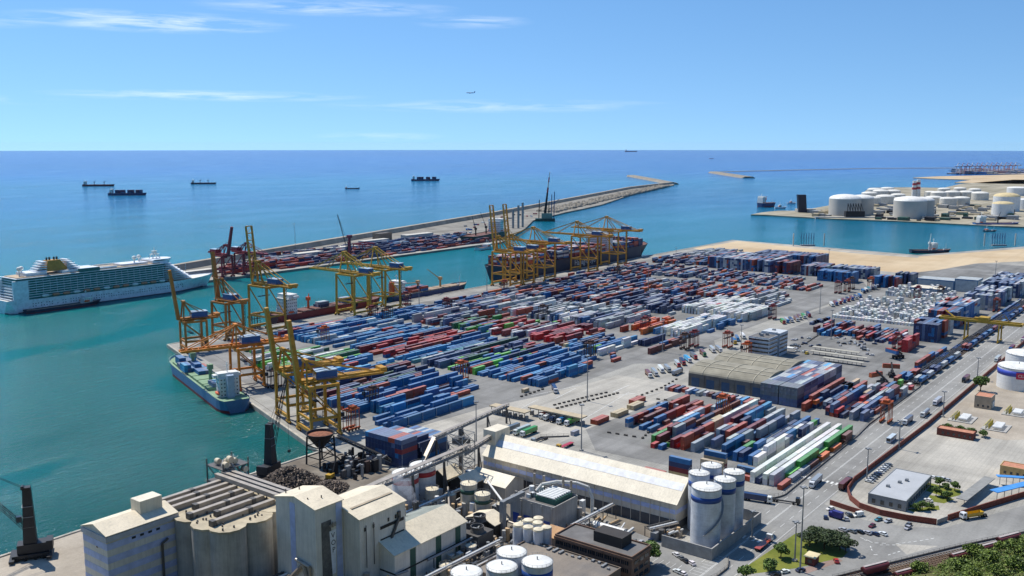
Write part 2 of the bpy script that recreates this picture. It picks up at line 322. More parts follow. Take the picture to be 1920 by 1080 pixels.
# quay rails of the cranes
mb = MB()
for off in (4.5, 22): a = Vector((343.8, 402, GZ+.03))-nq*off+q*4; mb.beam(a, a+q*326, .25, .08)
for yy in (720.5, 692): mb.box(470, 1480, yy-.12, yy+.12, GZ, GZ+.07)
build('crane_rails', mb, M('rail_steel', c('#5d5650'), .6, .6), kind='structure')
# the long outer mole and its breakwater
MZ = 3.0
mole = [(150, 1031), (1285, 1031), *[G(x, y, MZ) for x, y in ((930, 456), (945, 452), (985, 428), (1000, 413), (1060, 398), (1095, 391), (1130, 383), (1180, 366), (1215, 357.5), (1264, 346.6), (1262, 344), (1180, 354.5), (920, 405), (480, 482), (0, 566))], (150, 1000)]
mole[-1] = (150, 1040); mole[-2] = (330, 1040)
sheet('outer_mole', mole, .5, paved('mole_paving', c('#979389'), c('#7f7b72'), 0, 6, .7), -3)
sheet('mole_quay', [(150, 1031.6), (1284, 1031.6), (1284, 1062), (150, 1042)], .52, CONC)
def wallstrip(name, pts, wd, z0, z1, mat, lean=0, kind='structure'):
    mb = MB()
    for a, b_ in zip(pts, pts[1:]):
        a, b_ = Vector((*a, 0)), Vector((*b_, 0)); u = (b_-a).normalized(); nn = Vector((-u.y, u.x, 0))
        v = []
        for e in (a-u*.2, b_+u*.2):
            for o, zz in ((-wd/2-lean, z0), (wd/2+lean, z0), (wd/2, z1), (-wd/2, z1)): v.append(e+nn*o+Vector((0, 0, zz)))
        mb.add(v, [(0, 4, 5, 1), (1, 5, 6, 2), (2, 6, 7, 3), (3, 7, 4, 0), (0, 1, 2, 3), (7, 6, 5, 4)])
    return build(name, mb, mat, kind=kind)
sw = [G(x, y, MZ) for x, y in ((0, 564), (480, 480.5), (920, 404.5), (1180, 354.3), (1262, 344.5))]
wallstrip('sea_wall', sw, 9, -2, 11, M('sea_wall_concrete', c('#a89c8a'), .95, 0, .3, .05), 6)
wallstrip('rubble_slope', [(x+8*.3, y+14) for x, y in sw], 10, -3, 4.5, RUBBLE, 9)
wallstrip('breakwater_arm', [G(x, y, MZ) for x, y in ((1262, 344.5), (1225, 337), (1183, 329.5))], 34, -3, 7, RUBBLE, 12)
wallstrip('far_breakwater', [G(x, y, MZ) for x, y in ((1338, 323), (1370, 328), (1404, 333))], 40, -3, 8, RUBBLE, 20)
wallstrip('far_breakwater_arm', [G(x, y, MZ) for x, y in ((1350, 321.5), (1500, 318), (1640, 315), (1790, 314.5))], 14, -3, 3.4, M('far_rock', c('#9aa09c'), .95), 6)
# energy peninsula, sand bank and the distant port
def land(name, pts, z, mat): mb = MB(); mb.prism([G(x, y, z) for x, y in pts], -3, z); return build(name, mb, mat, kind='structure')
land('energy_peninsula', ((1408, 402), (1440, 403), (1560, 410), (1680, 414), (1760, 418), (1860, 423), (1990, 428), (2400, 400), (2400, 335), (1900, 337), (1800, 345), (1770, 352), (1700, 351), (1630, 352), (1606, 372), (1560, 384), (1500, 395), (1460, 395), (1430, 398)), 3.0, paved('industrial_ground', c('#b0a894'), c('#8f8873'), 0, 6, .8, .95, .01))
land('distant_sand_bank', ((1712, 333), (1760, 330.5), (1920, 327), (2300, 325), (2300, 345), (1920, 345), (1850, 344), (1790, 342), (1822, 337), (1760, 335)), 3.0, SAND)
land('distant_port_ground', ((1775, 324.5), (1830, 319.5), (2300, 316), (2300, 326), (1900, 326.5)), 4.0, paved('distant_ground', c('#a89f95'), c('#8f8880'), 0, 6, .4))
# hillside under the camera, only its shoulder shows in the lower right corner
hb = MB(); n1, n2 = 46, 40; vv = []; ff = []
def hill_z(X, Y):
    d, r = X*FW[0]+Y*FW[1], X*RT[0]+Y*RT[1]
    # rises from the railway cutting up to the terrace the camera stands on; a spur comes forward on the right
    base = 172*max(0, 1-d/300.)**1.1
    spur = 40*math.exp(-((r-300)/70)**2)*math.exp(-((d-330)/90)**2)*(1 if r > 150 else 0)
    return max(base, spur)+1.2*math.sin(X*.21)+1.0*math.cos(Y*.27+X*.1)-3
for i in range(n1):
    for j in range(n2):
        d = -60+i*11.; r = -330+j*22.; X, Y = d*FW[0]+r*RT[0], d*FW[1]+r*RT[1]
        vv.append((X, Y, min(hill_z(X, Y), H-4-max(0, d)*.475*1.0+ (0 if d > 5 else -0))))
for i in range(n1-1):
    for j in range(n2-1): k = i*n2+j; ff.append((k, k+n2, k+n2+1, k+1))
hb.add(vv, ff)
hillo = build('hillside', hb, M('hill_soil', c('#5a5a2c'), .95, 0, .5, .2, .6), smooth=True, kind='structure')
# ------------------------------------------------------------------ shipping containers
PAL = dict(blue=c('#1c6499'), lblue=c('#2f87b8'), navy=c('#22365e'), rust=c('#a84a34'), red=c('#b22c2e'), maroon=c('#74272f'), green=c('#3f9440'), lgreen=c('#6cbb48'),
           dgreen=c('#2c5a4a'), white=c('#e2e1da'), grey=c('#969ca0'), lgrey=c('#b4b8b9'), orange=c('#d66a2c'), tan=c('#c3ab86'), brown=c('#74443a'), teal=c('#3a8590'), cyan=c('#49a6d8'), dgrey=c('#6c747c'), slate=c('#56698a'))
WORD = dict(blue='blue', lblue='light blue', navy='dark navy', rust='rust red', red='red', maroon='dark maroon', green='green', lgreen='bright green', dgreen='dark green', white='white', grey='grey',
            lgrey='pale grey', orange='orange', tan='tan', brown='brown', teal='teal', cyan='sky blue', dgrey='dark grey', slate='slate blue')
def container_proto(Lc, Wc=2.44, Hc=2.59):
    """frame with recessed corrugated walls, door leaf lines on the end"""
    v, f = [], []
    def face(o, ux, uy, n, a, b_, ins, dep):
        # outer rim and inner recessed panel of one wall
        o, ux, uy, n = map(Vector, (o, ux, uy, n)); k = len(v)
        for s_, t_ in ((0, 0), (a, 0), (a, b_), (0, b_)): v.append(o+ux*s_+uy*t_)
        for s_, t_ in ((ins, ins), (a-ins, ins), (a-ins, b_-ins), (ins, b_-ins)): v.append(o+ux*s_+uy*t_-n*dep)
        for i in range(4): f.append((k+i, k+(i+1) % 4, k+4+(i+1) % 4, k+4+i))
        f.append((k+4, k+5, k+6, k+7))
    h, wd = Lc/2, Wc/2
    face((-h, -wd, 0), (1, 0, 0), (0, 0, 1), (0, -1, 0), Lc, Hc, .16, .06); face((h, wd, 0), (-1, 0, 0), (0, 0, 1), (0, 1, 0), Lc, Hc, .16, .06)
    face((-h, wd, 0), (0, -1, 0), (0, 0, 1), (-1, 0, 0), Wc, Hc, .14, .07); face((h, -wd, 0), (0, 1, 0), (0, 0, 1), (1, 0, 0), Wc, Hc, .14, .07)
    face((-h, -wd, Hc), (1, 0, 0), (0, 1, 0), (0, 0, 1), Lc, Wc, .1, .04)
    k = len(v); v.extend(Vector(p) for p in ((-h+.3, -wd-.012, .1), (-h+.52, -wd-.012, .1), (-h+.52, -wd-.012, Hc-.1), (-h+.3, -wd-.012, Hc-.1))); f.append((k, k+1, k+2, k+3))   # pale label strip
    return np.array([tuple(p) for p in v]), f
PR = {k: container_proto(*k) for k in ((12.19, 2.44, 2.59), (6.06, 2.44, 2.59), (13.72, 2.5, 2.9))}
K40, K20, K45 = (12.19, 2.44, 2.59), (6.06, 2.44, 2.59), (13.72, 2.5, 2.9)
def container_mat(name, attr):
    m = bpy.data.materials.new(name); m.use_nodes = True; t = m.node_tree; b = t.nodes['Principled BSDF']; n = t.nodes.new; l = t.links.new
    if attr: s = n('ShaderNodeAttribute'); s.attribute_name = 'paint'; src = s.outputs['Color']
    else: s = n('ShaderNodeObjectInfo'); src = s.outputs['Color']
    g = n('ShaderNodeNewGeometry'); n1 = n('ShaderNodeTexNoise'); n1.inputs['Scale'].default_value = .45; n1.inputs['Detail'].default_value = 4; n1.inputs['Roughness'].default_value = .7; l(g.outputs['Position'], n1.inputs['Vector'])
    r = n('ShaderNodeMapRange'); r.inputs[1].default_value = .3; r.inputs[2].default_value = .75; r.inputs[3].default_value = .78; r.inputs[4].default_value = 1.12; l(n1.outputs[0], r.inputs[0])
    x = n('ShaderNodeMix'); x.data_type = 'RGBA'; x.blend_type = 'MULTIPLY'; x.inputs['Factor'].default_value = 1; l(src, x.inputs['A']); l(r.outputs[0], x.inputs['B'])
    # roofs mixed paler: dust and faded paint, plus sunlit-top contrast put into the colour
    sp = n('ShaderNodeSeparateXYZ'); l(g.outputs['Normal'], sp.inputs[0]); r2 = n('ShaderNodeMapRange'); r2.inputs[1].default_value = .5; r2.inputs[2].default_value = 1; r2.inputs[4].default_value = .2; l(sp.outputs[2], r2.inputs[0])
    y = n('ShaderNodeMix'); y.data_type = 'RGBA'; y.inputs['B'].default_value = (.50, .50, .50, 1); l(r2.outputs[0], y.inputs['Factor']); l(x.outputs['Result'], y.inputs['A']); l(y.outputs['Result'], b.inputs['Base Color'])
    b.inputs['Roughness'].default_value = .55; b.inputs['Specular IOR Level'].default_value = .4; return m
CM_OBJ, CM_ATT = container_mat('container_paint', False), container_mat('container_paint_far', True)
BOXES = []          # (X, Y, z, type, colour key, turned, place phrase)
def jitter(col, k=.12):
    a = 1+(rnd()-.5)*2*k; return tuple(min(.95, max(.004, x*a*(1+(rnd()-.5)*k))) for x in col)
def pick(pal):
    t = rnd()*sum(pal.values())
    for k, v in pal.items():
        t -= v
        if t <= 0: return k
    return k
def put(X, Y, z, kind, col, turned=False, place=''): BOXES.append((X, Y, z, kind, col, turned, place))
def block(place, X0, X1, Y0, Y1, pal, tmax=2, fill=.9, pitch=3.9, persist=.6, slot=12.75, p20=.1, kind=K40, avg=None, ragged=1, samecol=.5, flat=False):
    y = Y0+1.3
    nslots = int((X1-X0)/slot)
    while y < Y1:
        col = pick(pal); off = X0+slot/2+(0 if flat else (rnd()-.5)*2); t = max(1, min(tmax, round((avg or tmax*.65)+(rnd()-.5)*1.4)))
        s0 = 0 if flat else (random.choice((0, 0, 0, 1))*ragged); s1 = nslots-(0 if flat else random.choice((0, 0, 0, 1))*ragged)
        for s in range(s0, s1):
            if rnd() > persist: col = pick(pal)
            if not flat and rnd() < .42: t = max(0, min(tmax, t+random.choice((-1, -1, 1, 1, 0))))
            if flat: t = tmax
            if rnd() > fill: continue
            tt = max(t, 1) if rnd() < .85 else 0
            if rnd() < p20:
                for h in (-3.1, 3.1):
                    if rnd() < .8:
                        for k in range(min(tt, 2)): put(off+s*slot+h, y, GZ+.05+k*2.6, K20, pick(pal), False, place)
                continue
            for k in range(tt): put(off+s*slot, y, GZ+.05+k*(kind[2]+.012), kind, col if rnd() < .6+.4*samecol else pick(pal), False, place)
        y += pitch
B_ = dict(blue=7, lblue=3, rust=1.3, navy=.3)
near = 'near the quay cranes'
block(near, 398, 476, 397, 416, B_, 3, .95, 3.55, .75, avg=2); block(near, 404, 508, 416, 436, B_, 3, .95, 3.55, .7, avg=2.2); block(near, 408, 512, 436, 470, B_, 3, .95, 3.55, .7, avg=1.8)
dk = 'dark block by the quay cranes'
block(dk, 420, 524, 472, 512, dict(navy=4, dgreen=2.5, maroon=2.5, brown=1, slate=1), 2, .93, 3.55, .7)
gr = 'behind the quay cranes'
block(gr, 434, 524, 515, 556, dict(cyan=2, blue=3, red=1.2, dgreen=1.5, lblue=2), 2, .85, 3.55, .7, avg=1.4)
block(gr, 450, 528, 560, 614, dict(green=4, lgreen=2, white=3, lgrey=2, navy=.6, dgreen=1), 2, .9, 3.55, .75, avg=1.5)
block(gr, 478, 516, 620, 650, dict(grey=2, dgreen=2, lgreen=1, white=1), 1, .6, 3.55, .6)
mid = 'middle yard blue block'
block(mid, 534, 614, 388, 404, B_, 3, .95, 3.55, .7, avg=2.2); block(mid, 534, 638, 404, 446, dict(blue=7, lblue=3, rust=1.2, navy=.4, brown=.3), 2, .93, 3.55, .65, p20=.18)
mid2 = 'middle yard mixed block'
block(mid2, 534, 650, 447, 474, dict(green=1.5, lgreen=1.2, rust=1.5, maroon=1.3, blue=3, navy=1.2), 2, .93, 3.55, .75)
block(mid2, 534, 650, 475, 505, dict(navy=4, slate=2, dgreen=1.6, lgreen=.6, red=.7, lgrey=.8), 2, .96, 3.55, .75, avg=1.8)
block(mid2, 534, 650, 506, 530, dict(blue=4, lblue=2, teal=1.2, navy=1.2, lgreen=.5, rust=.6), 2, .96, 3.55, .8, avg=1.8)
block(mid2, 534, 650, 531, 572, dict(red=4, maroon=3.5, rust=1.4, navy=1, blue=.7, grey=.6), 2, .93, 3.55, .65)
block(mid2, 534, 650, 574, 606, dict(blue=4, slate=1.2, rust=.9, lblue=2, grey=.7), 2, .9, 3.55, .8)
nb = 'in the block beside the north quay cranes'
block(nb, 534, 650, 617, 690, dict(blue=5, lblue=3, white=1.2, red=.8, rust=1, lgrey=.7), 2, .93, 3.55, .8, avg=1.6)
ry = 'in the red and white block in the middle of the yard'
block(ry, 662, 741, 460, 500, dict(maroon=3.5, red=4, rust=1.5, white=.8, blue=.5), 2, .95, 3.55, .75, avg=1.8)
block(ry, 660, 740, 501, 545, dict(lgrey=2.6, white=2.6, red=1.4, green=1, lgreen=.8, navy=1, maroon=1.2), 2, .95, 3.55, .8)
block(ry, 660, 740, 546, 585, dict(rust=2.2, brown=1.4, green=2, dgreen=1.5, blue=2, grey=1), 2, .9, 3.55, .75)
block(ry, 660, 740, 586, 640, dict(grey=4.5, slate=2, lgrey=3, maroon=2, rust=1.2, navy=.8), 3, .97, 3.6, .75, avg=2.3)
block(nb, 658, 740, 643, 690, dict(blue=3.6, navy=1.6, lblue=1.4, rust=.8, grey=1, maroon=.6), 2, .9, 3.55, .75, avg=1.4)
lo = 'in the low rows south of the middle yard'
block(lo, 645, 725, 432, 458, dict(blue=3, navy=1.2, brown=1.6, lblue=1, tan=.6), 1, .78, 4.4, .5, p20=.2)
block(lo, 640, 728, 414, 426, dict(blue=4, lblue=3, lgreen=.3, brown=.5), 2, .95, 3.55, .8, flat=False, avg=1.8)
for i in range(5): 
    for k in range((2, 2, 1, 3, 1)[i]): put(652+i*12.75, 409.6, GZ+.05+k*2.6, K40, 'white' if i < 5 else 'navy', False, lo)
block(lo, 700, 745, 398, 406, dict(navy=5, maroon=1), 2, 1, 3.55, .9, flat=True)
gg = 'row beside the truck lanes'
block(gg, 676, 742, 378, 386, dict(navy=3, rust=2.4, blue=2, brown=1), 2, .97, 3.55, .6, avg=2)
silver = 'in the big silver block of the yard'
S_PAL = dict(lgrey=4, grey=4.4, white=1.6, dgrey=1.6, slate=1.4, blue=.6, rust=.5, navy=.6)
block(silver, 746, 836, 464, 560, S_PAL, 3, .985, 3.3, .8, avg=2.8, ragged=0, flat=False); block(silver, 742, 836, 562, 640, S_PAL, 3, .97, 3.4, .75, avg=2.4)
wh = 'in the tall white block near the office tower'
block(wh, 752, 842, 388, 412, dict(white=9, lgrey=3, blue=.5), 3, 1, 3.4, .8, flat=True)
block(wh, 806, 846, 380, 387, dict(blue=8, lblue=2), 2, 1, 3.6, .9, flat=True); put(858, 381.3, GZ+.05, K40, 'blue', False, wh); put(793, 381.3, GZ+.05, K40, 'blue', False, wh)
orr = 'in the orange rows by the white blocks'
block(orr, 752, 835, 416, 421, dict(blue=6, lblue=3, rust=1), 2, 1, 4, .8, flat=True); block(orr, 742, 822, 424, 448, dict(orange=8, rust=3, brown=1), 2, .72, 4.2, .8, avg=1.3)
rf = 'in the white refrigerated block of the yard'
block(rf, 868, 958, 406, 452, dict(white=9, lgrey=3.4, red=.3), 3, .99, 3.5, .85, flat=True); block(rf, 858, 932, 376, 403, dict(white=9, lgrey=3), 3, 1, 3.4, .9, flat=True)
block(rf, 846, 860, 452, 456, dict(lgrey=1), 1, 1, 4)
far = 'in the far rows of the yard'
FP = dict(navy=4, slate=2.6, grey=1.8, lgrey=1.5, blue=3, rust=2.2, maroon=2, orange=.6, white=.6, dgrey=1.6, brown=.8)
block(far, 848, 945, 460, 520, dict(navy=4, slate=3, lgrey=2, grey=2, maroon=1), 3, .96, 3.6, .8, avg=2.1); block(far, 848, 950, 522, 580, FP, 3, .95, 3.7, .75, avg=2)
block(far, 848, 950, 582, 640, FP, 3, .95, 3.7, .75, avg=2); block(far, 742, 950, 645, 688, FP, 2, .85, 3.8, .7, avg=1.5)
block(far, 970, 1075, 430, 500, dict(rust=3, orange=1.6, red=1.6, navy=2, grey=2, lgrey=1.6, blue=1.2), 2, .92, 3.7, .6, avg=1.5)
block(far, 962, 1075, 500, 600, FP, 2, .9, 3.7, .6, p20=.25, avg=1.5); block(far, 962, 1080, 604, 690, FP, 2, .88, 3.8, .65, p20=.2, avg=1.5)
block(far, 962, 1050, 404, 426, dict(lgrey=4, white=2, grey=3, maroon=.6), 2, .95, 3.8, .8); block(far, 960, 1020, 386, 400, dict(lgrey=3, navy=2, brown=1), 1, .9, 4, .6)
block(far, 1095, 1195, 440, 560, FP, 2, .9, 3.8, .6, p20=.3, avg=1.4); block(far, 1095, 1195, 566, 690, FP, 2, .86, 3.8, .6, p20=.2, avg=1.4)
block(far, 1085, 1150, 400, 436, dict(grey=3, lgrey=3, navy=2, rust=1.5, lgreen=.3), 2, .9, 3.8, .6)
block(far, 1215, 1320, 605, 690, FP, 2, .8, 4, .65, avg=1.4); block(far, 1325, 1440, 640, 692, dict(grey=3, slate=3, lgrey=3), 1, .75, 4.4, .8)
block('in the tall dark stack at the edge of the sand', 1212, 1300, 500, 596, dict(navy=5, slate=3, lgrey=2, blue=1.6, rust=1), 6, 1, 2.6, .9, flat=True, slot=12.3)
block('in the tall dark stack at the edge of the sand', 1302, 1352, 470, 560, dict(navy=6, slate=3, blue=1.6, maroon=.6), 6, 1, 2.6, .9, flat=True, slot=12.3)
block('in the rust and navy stack at the edge of the sand', 1212, 1250, 472, 494, dict(rust=4, maroon=3, navy=2, orange=1), 6, 1, 2.6, .85, flat=True, slot=12.3)
block('in the small stacks at the edge of the sand', 1215, 1265, 428, 458, dict(navy=5, maroon=2, grey=1.6, slate=2), 5, 1, 2.6, .85, flat=True, slot=12.3)
block('in the small stacks at the edge of the sand', 1180, 1216, 380, 424, dict(blue=8, navy=2, maroon=.4), 5, 1, 2.6, .9, flat=True, slot=12.3)
block('in the small stacks at the edge of the sand', 1228, 1266, 372, 424, dict(grey=4, slate=4, navy=2, maroon=.6), 5, 1, 2.6, .85, flat=True, slot=12.3)
block('in the small stacks at the edge of the sand', 1168, 1204, 324, 352, dict(blue=6, navy=2.4, maroon=2), 5, 1, 2.6, .85, flat=True, slot=12.3)
block('in the small stacks at the edge of the sand', 1214, 1240, 318, 340, dict(navy=6, dgrey=2), 5, 1, 2.6, .85, flat=True, slot=12.3)
# right hand yard
ks = 'in the mixed rows beside the white box field'
block(ks, 838, 906, 238, 306, dict(navy=3, blue=2.4, rust=3, brown=1.6, grey=1.6, maroon=1.4, red=1, lblue=1), 2, .9, 3.9, .5, avg=1.5, p20=.25)
block(ks, 838, 900, 222, 236, dict(white=4, red=2, blue=1.4), 2, .9, 3.9, .6)
tw = 'in the tall stacks beside the rail terminal'
block(tw, 812, 838, 213, 222, dict(maroon=4, red=3), 4, 1, 2.6, .9, flat=True, slot=12.3); block(tw, 838, 862, 214, 220, dict(red=3, maroon=2), 4, 1, 2.6, .9, flat=True, slot=12.3)
block(tw, 868, 905, 204, 228, dict(navy=6, blue=2, rust=1.6, slate=1), 6, 1, 2.6, .7, flat=True, slot=12.3); block(tw, 912, 936, 204, 218, dict(lgrey=3, slate=3, grey=2), 6, 1, 2.6, .85, flat=True, slot=12.3)
block(tw, 946, 984, 206, 232, dict(navy=5, blue=2, maroon=1.6, rust=1), 6, 1, 2.6, .7, flat=True, slot=12.3); block(tw, 988, 1052, 208, 236, dict(navy=4, blue=3, lgrey=2, rust=2), 6, 1, 2.6, .75, flat=True, slot=12.3)
block(tw, 1072, 1100, 200, 228, dict(lgrey=4, slate=3, grey=3), 6, 1, 2.6, .8, flat=True, slot=12.3); block(tw, 1108, 1160, 198, 230, dict(slate=3, navy=3, lgrey=3, maroon=1), 6, 1, 2.6, .8, flat=True, slot=12.3)
block(tw, 1180, 1300, 196, 235, dict(slate=3, navy=4, blue=2, lgrey=2), 6, 1, 2.6, .8, flat=True, slot=12.3)
wf = 'in the field of small white boxes'
for i in range(27):                       # field of short white reefers, rows across the yard
    X = 938+i*9.2
    for j in range(30):
        Y = 318-j*3.15
        if 1060 < X < 1110 and Y > 280: continue
        if X > 990 and rnd() < .28+(.2 if j % 9 == 8 else 0): continue
        if i and rnd() < .22: continue
        if Y < 236+max(0, (X-1000)*.12): continue
        for k in range(1 if i == 0 else random.choice((1, 1, 2, 2, 3))): put(X, Y, GZ+.05+k*2.6, K20, pick(dict(white=9, lgrey=3, grey=.6)), False, wf)
st2 = 'stack against the vaulted warehouse'
for Y0 in (223, 236):
    for i in range(7):
        for j in range(5):
            for k in range(5): put(600.5+i*12.3, Y0+1.2+j*2.5, GZ+.05+k*2.62, K40, pick(dict(lgrey=3.4, grey=2, slate=3.2, navy=3.4, rust=1.6, cyan=.7)) if i else ('dgrey' if k > 1 else 'slate'), False, st2)
st1 = 'stack by the scrap quay'
for j in range(11):
    for k in range(6): put(356.5, 345.6+j*2.5, GZ+.05+k*2.61, K40, pick(dict(navy=9, blue=1, slate=1.2, maroon=.3)) if k < 5 else pick(dict(slate=6, lblue=1, rust=1.4)), False, st1)
for j in range(11):
    for k in range(max(1, 5-(j < 1))):
        put(369.0+(4-k)*1.4, 346.2+j*2.5, GZ+.05+k*2.61, K40, pick(dict(navy=4, lgrey=3, slate=2, blue=2, rust=.6)), False, st1)
for j in range(9):
    for k in range(4): put(382.4+(3-k)*1.1, 348.2+j*2.5, GZ+.05+k*2.61, K40, pick(dict(navy=5, blue=3, lgrey=2)), False, st1)
put(388.5, 374, GZ+.05, K40, 'rust', False, st1); put(388.5, 374, GZ+2.66, K40, 'rust', False, st1); put(388.5, 374, GZ+5.3, K40, 'rust', False, st1)
# depot by the main road
dp = 'mixed depot by the road'
DP = dict(grey=3, lgrey=2, navy=1.6, slate=1.6, rust=2, maroon=1.6, brown=1.4, blue=1.8, lblue=.9, tan=.6, white=.8, green=.7, red=1)
block(dp, 470, 575, 212, 262, DP, 3, .96, 3.1, .55, avg=2.2, p20=.12); block(dp, 488, 575, 262, 290, dict(maroon=3, brown=2, rust=2, blue=1, red=1, grey=.6), 2, .85, 3.2, .6, p20=.25)
block(dp, 470, 575, 196, 211, dict(blue=3, navy=2, grey=2, lgrey=1.4, green=1, white=1), 3, .97, 3.1, .6, avg=2.4)
block(dp, 580, 592, 226, 276, dict(brown=1, rust=1, slate=3, navy=2, grey=1), 1, .8, 4.2, .5)
gw = 'white and green roadside rows'
for r_, (yy, pat, hh) in enumerate(((188.2, 'WWWWWWWW', 2), (185.6, 'NLWGGWLG', 1), (182.0, 'WWWWWWWW', 2), (178.7, 'WWWWWWWL', 2), (175.9, '.LGGLGGG', 2))):
    for i, ch in enumerate(pat):
        if ch == '.': continue
        col = dict(W='white', N='navy', L='lgreen', G='green')[ch]
        for k in range(1 if ch == 'N' else hh if ch != 'L' else 1): put(451.5+i*13.9+r_*.6, yy, GZ+.05+k*2.91, K45, col if rnd() > .08 else 'lgrey', False, gw)
for X, col in ((449.5, 'rust'), (463, 'grey'), (476, 'grey'), (489, 'brown'), (505, 'orange'), (524, 'orange'), (542, 'brown')): put(X, 172.9 if X > 500 else 173.2, GZ+.05, K40, col, False, gw)
put(543, 173, GZ+2.65, K40, 'brown', False, gw)
# the crosswise stack behind the white silos
cx = 'crosswise behind the white silos'
for X, Y, cols in ((430, 221.5, ('tan', 'maroon', 'navy', 'blue')), (436, 206.5, ('blue', 'tan', 'tan', 'tan')), (443, 208, ('lgrey', 'white', 'maroon', 'tan', 'blue')), (452, 193.5, ('brown', 'blue')), (426, 234, ('rust',)), (421, 216, ('brown',)), (446.5, 196, ('rust',))):
    for k, cc in enumerate(cols): put(X, Y, GZ+.05+k*2.6, K40, cc, True, cx)
mm = 'right hand roadside depot'
block(mm, 588, 676, 178, 222, dict(grey=3, slate=2.4, navy=2, rust=2.4, orange=1.2, maroon=1.4, lgrey=1.6, blue=1.2, red=1), 3, .97, 3.1, .55, avg=2.2)
block(mm, 640, 690, 176, 218, DP, 2, .88, 3.3, .5, avg=1.5, p20=.3); block(mm, 610, 680, 177, 190, dict(navy=2, grey=2, rust=1.6, orange=1, green=.7, white=1), 1, .85, 3.6, .4, p20=.5)
put(696, 180, GZ+.05, K20, 'white', False, mm); put(690, 177, GZ+.05, K20, 'red', False, mm); put(692, 185, GZ+.05, K20, 'green', False, mm); put(692, 185, GZ+2.66, K20, 'lgreen', False, mm)
# loose boxes on the aprons
ap = 'standing on the open apron'
for x, y, col, kd in ((1195, 765, 'tan', K45), (1165, 779, 'tan', K45), (1128, 792, 'rust', K45), (1198, 755, 'rust', K45), (985, 735, 'tan', K20), (1150, 672, 'blue', K20), (1155, 677, 'rust', K40), (1149, 667, 'rust', K20), (1228, 838, 'red', K20), (1242, 841, 'blue', K20), (1262, 833, 'tan', K40), (1270, 838, 'red', K20), (1710, 649, 'slate', K20), (1078, 815, 'grey', K20)):
    X, Y = G(x, y); put(X, Y, GZ+.05, kd, col, False, ap)
    if kd is K45: put(X, Y+2.7, GZ+.05, kd, col, False, ap)
for i, (col, kd) in enumerate(zip('grey rust navy rust lgrey blue grey lgrey brown navy grey lgrey navy lgrey cyan brown navy maroon'.split(), (K40, K40, K40, K20, K40, K20, K40, K20, K20, K40, K40, K40, K40, K20, K40, K20, K20, K20))):
    put(587, 312-i*4.0, GZ+.05, kd, col, False, 'row before the vaulted warehouse')
for i, col in enumerate(('navy', 'maroon', 'blue', 'slate', 'navy', 'blue')): put(905+(i % 3)*6.5-(i > 2)*16, 318+(i//3)*3.4, GZ+.05, K40, col, False, ap)
for x0, n_, y_, pal in ((762, 7, 191.5, dict(blue=3, rust=2, slate=2)), (690, 5, 190, dict(blue=4, rust=2))):
    for i in range(n_):
        for k in range(random.choice((1, 2))): put(x0+i*12.8, y_, GZ+.05+k*2.6, K40, pick(pal), False, 'in the row along the rail terminal')
for i in range(12): put(1010+i*13.2, 190, GZ+.05, K40, pick(dict(lgrey=2, slate=3, blue=1)), False, 'in the row along the rail terminal')
# boxes on the outer mole
mo = 'on the outer mole'
ZM = GZ+.55
for X0, X1, Y0, Y1, pal, tm in ((840, 1180, 1045, 1060, dict(rust=4, navy=3, slate=2, red=1), 2), (900, 1350, 1142, 1165, dict(navy=4, slate=3, rust=2, lgrey=1), 3), (1160, 1330, 1050, 1072, dict(navy=4, maroon=3, rust=3), 3), (770, 900, 1060, 1085, dict(rust=5, red=2, navy=2, slate=1), 4), (905, 1010, 1062, 1090, dict(rust=3, maroon=2, navy=3, slate=2), 3), (1015, 1150, 1068, 1108, dict(navy=6, blue=2, slate=2, rust=1.4), 4), (1120, 1260, 1075, 1125, dict(navy=4, slate=2, rust=2.4, maroon=2), 3), (1150, 1330, 1130, 1170, dict(lblue=2, navy=3, lgrey=2), 2), (820, 1100, 1110, 1140, dict(lgrey=3, grey=3, rust=1, navy=2), 2)):
    y = Y0
    while y < Y1:
        i = X0
        while i < X1:
            if rnd() < .8:
                for k in range(random.randint(1, tm)): put(i, y, ZM+k*2.6, K40, pick(pal), False, mo)
            i += 12.8
        y += 4.6 if tm < 4 else 3.0
# the 300 that show largest become single things; the rest of the yard is one mass
CAMV = Vector((0, 0, H))
def shown(b):
    d = (Vector((b[0], b[1], b[2]))-CAMV).length; X, Y = b[0], b[1]; fx = X*FW[0]+Y*FW[1]; rx = X*RT[0]+Y*RT[1]
    return d/(b[3][0]**.5) if abs(rx/fx) < .56 else 1e9
cells = {}
for b in BOXES: cells.setdefault((round(b[0]/3), round(b[1]/2.4), b[5]), []).append(b)
# visible from the hill: topmost of its stack, or on a stack's exposed side
occ = set((round(b[0]/6), round(b[1]/2.4), round((b[2]-GZ)/2.6)) for b in BOXES)
def exposed(b):
    i, j, k = round(b[0]/6), round(b[1]/2.4), round((b[2]-GZ)/2.6)
    top = not any((i+a, j, k+1) in occ for a in (-1, 0, 1)); side = not any((i+a, j-e, k) in occ for a in (0,) for e in (1, 2)); return top or side
order = sorted((b for b in BOXES if exposed(b)), key=shown); NEARBOX = set(id(b) for b in order[:300])
PROTO_MESH = {}
for k_, (vv, ff) in PR.items():
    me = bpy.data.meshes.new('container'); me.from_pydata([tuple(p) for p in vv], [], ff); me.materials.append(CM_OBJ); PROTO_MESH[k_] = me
    m2 = me.copy(); m2.materials.append(M('label_strip_pale', c('#b9c4cc'), .6)); m2.polygons[len(ff)-1].material_index = 1; PROTO_MESH[(k_, 1)] = m2
SIZE = {K40: 'long', K20: 'short', K45: 'extra long'}
from collections import defaultdict
SIZE = {K40: '', K20: 'short ', K45: 'extra long '}; TIER = ('ground tier', 'second tier', 'third tier', 'fourth tier', 'fifth tier', 'top tier')
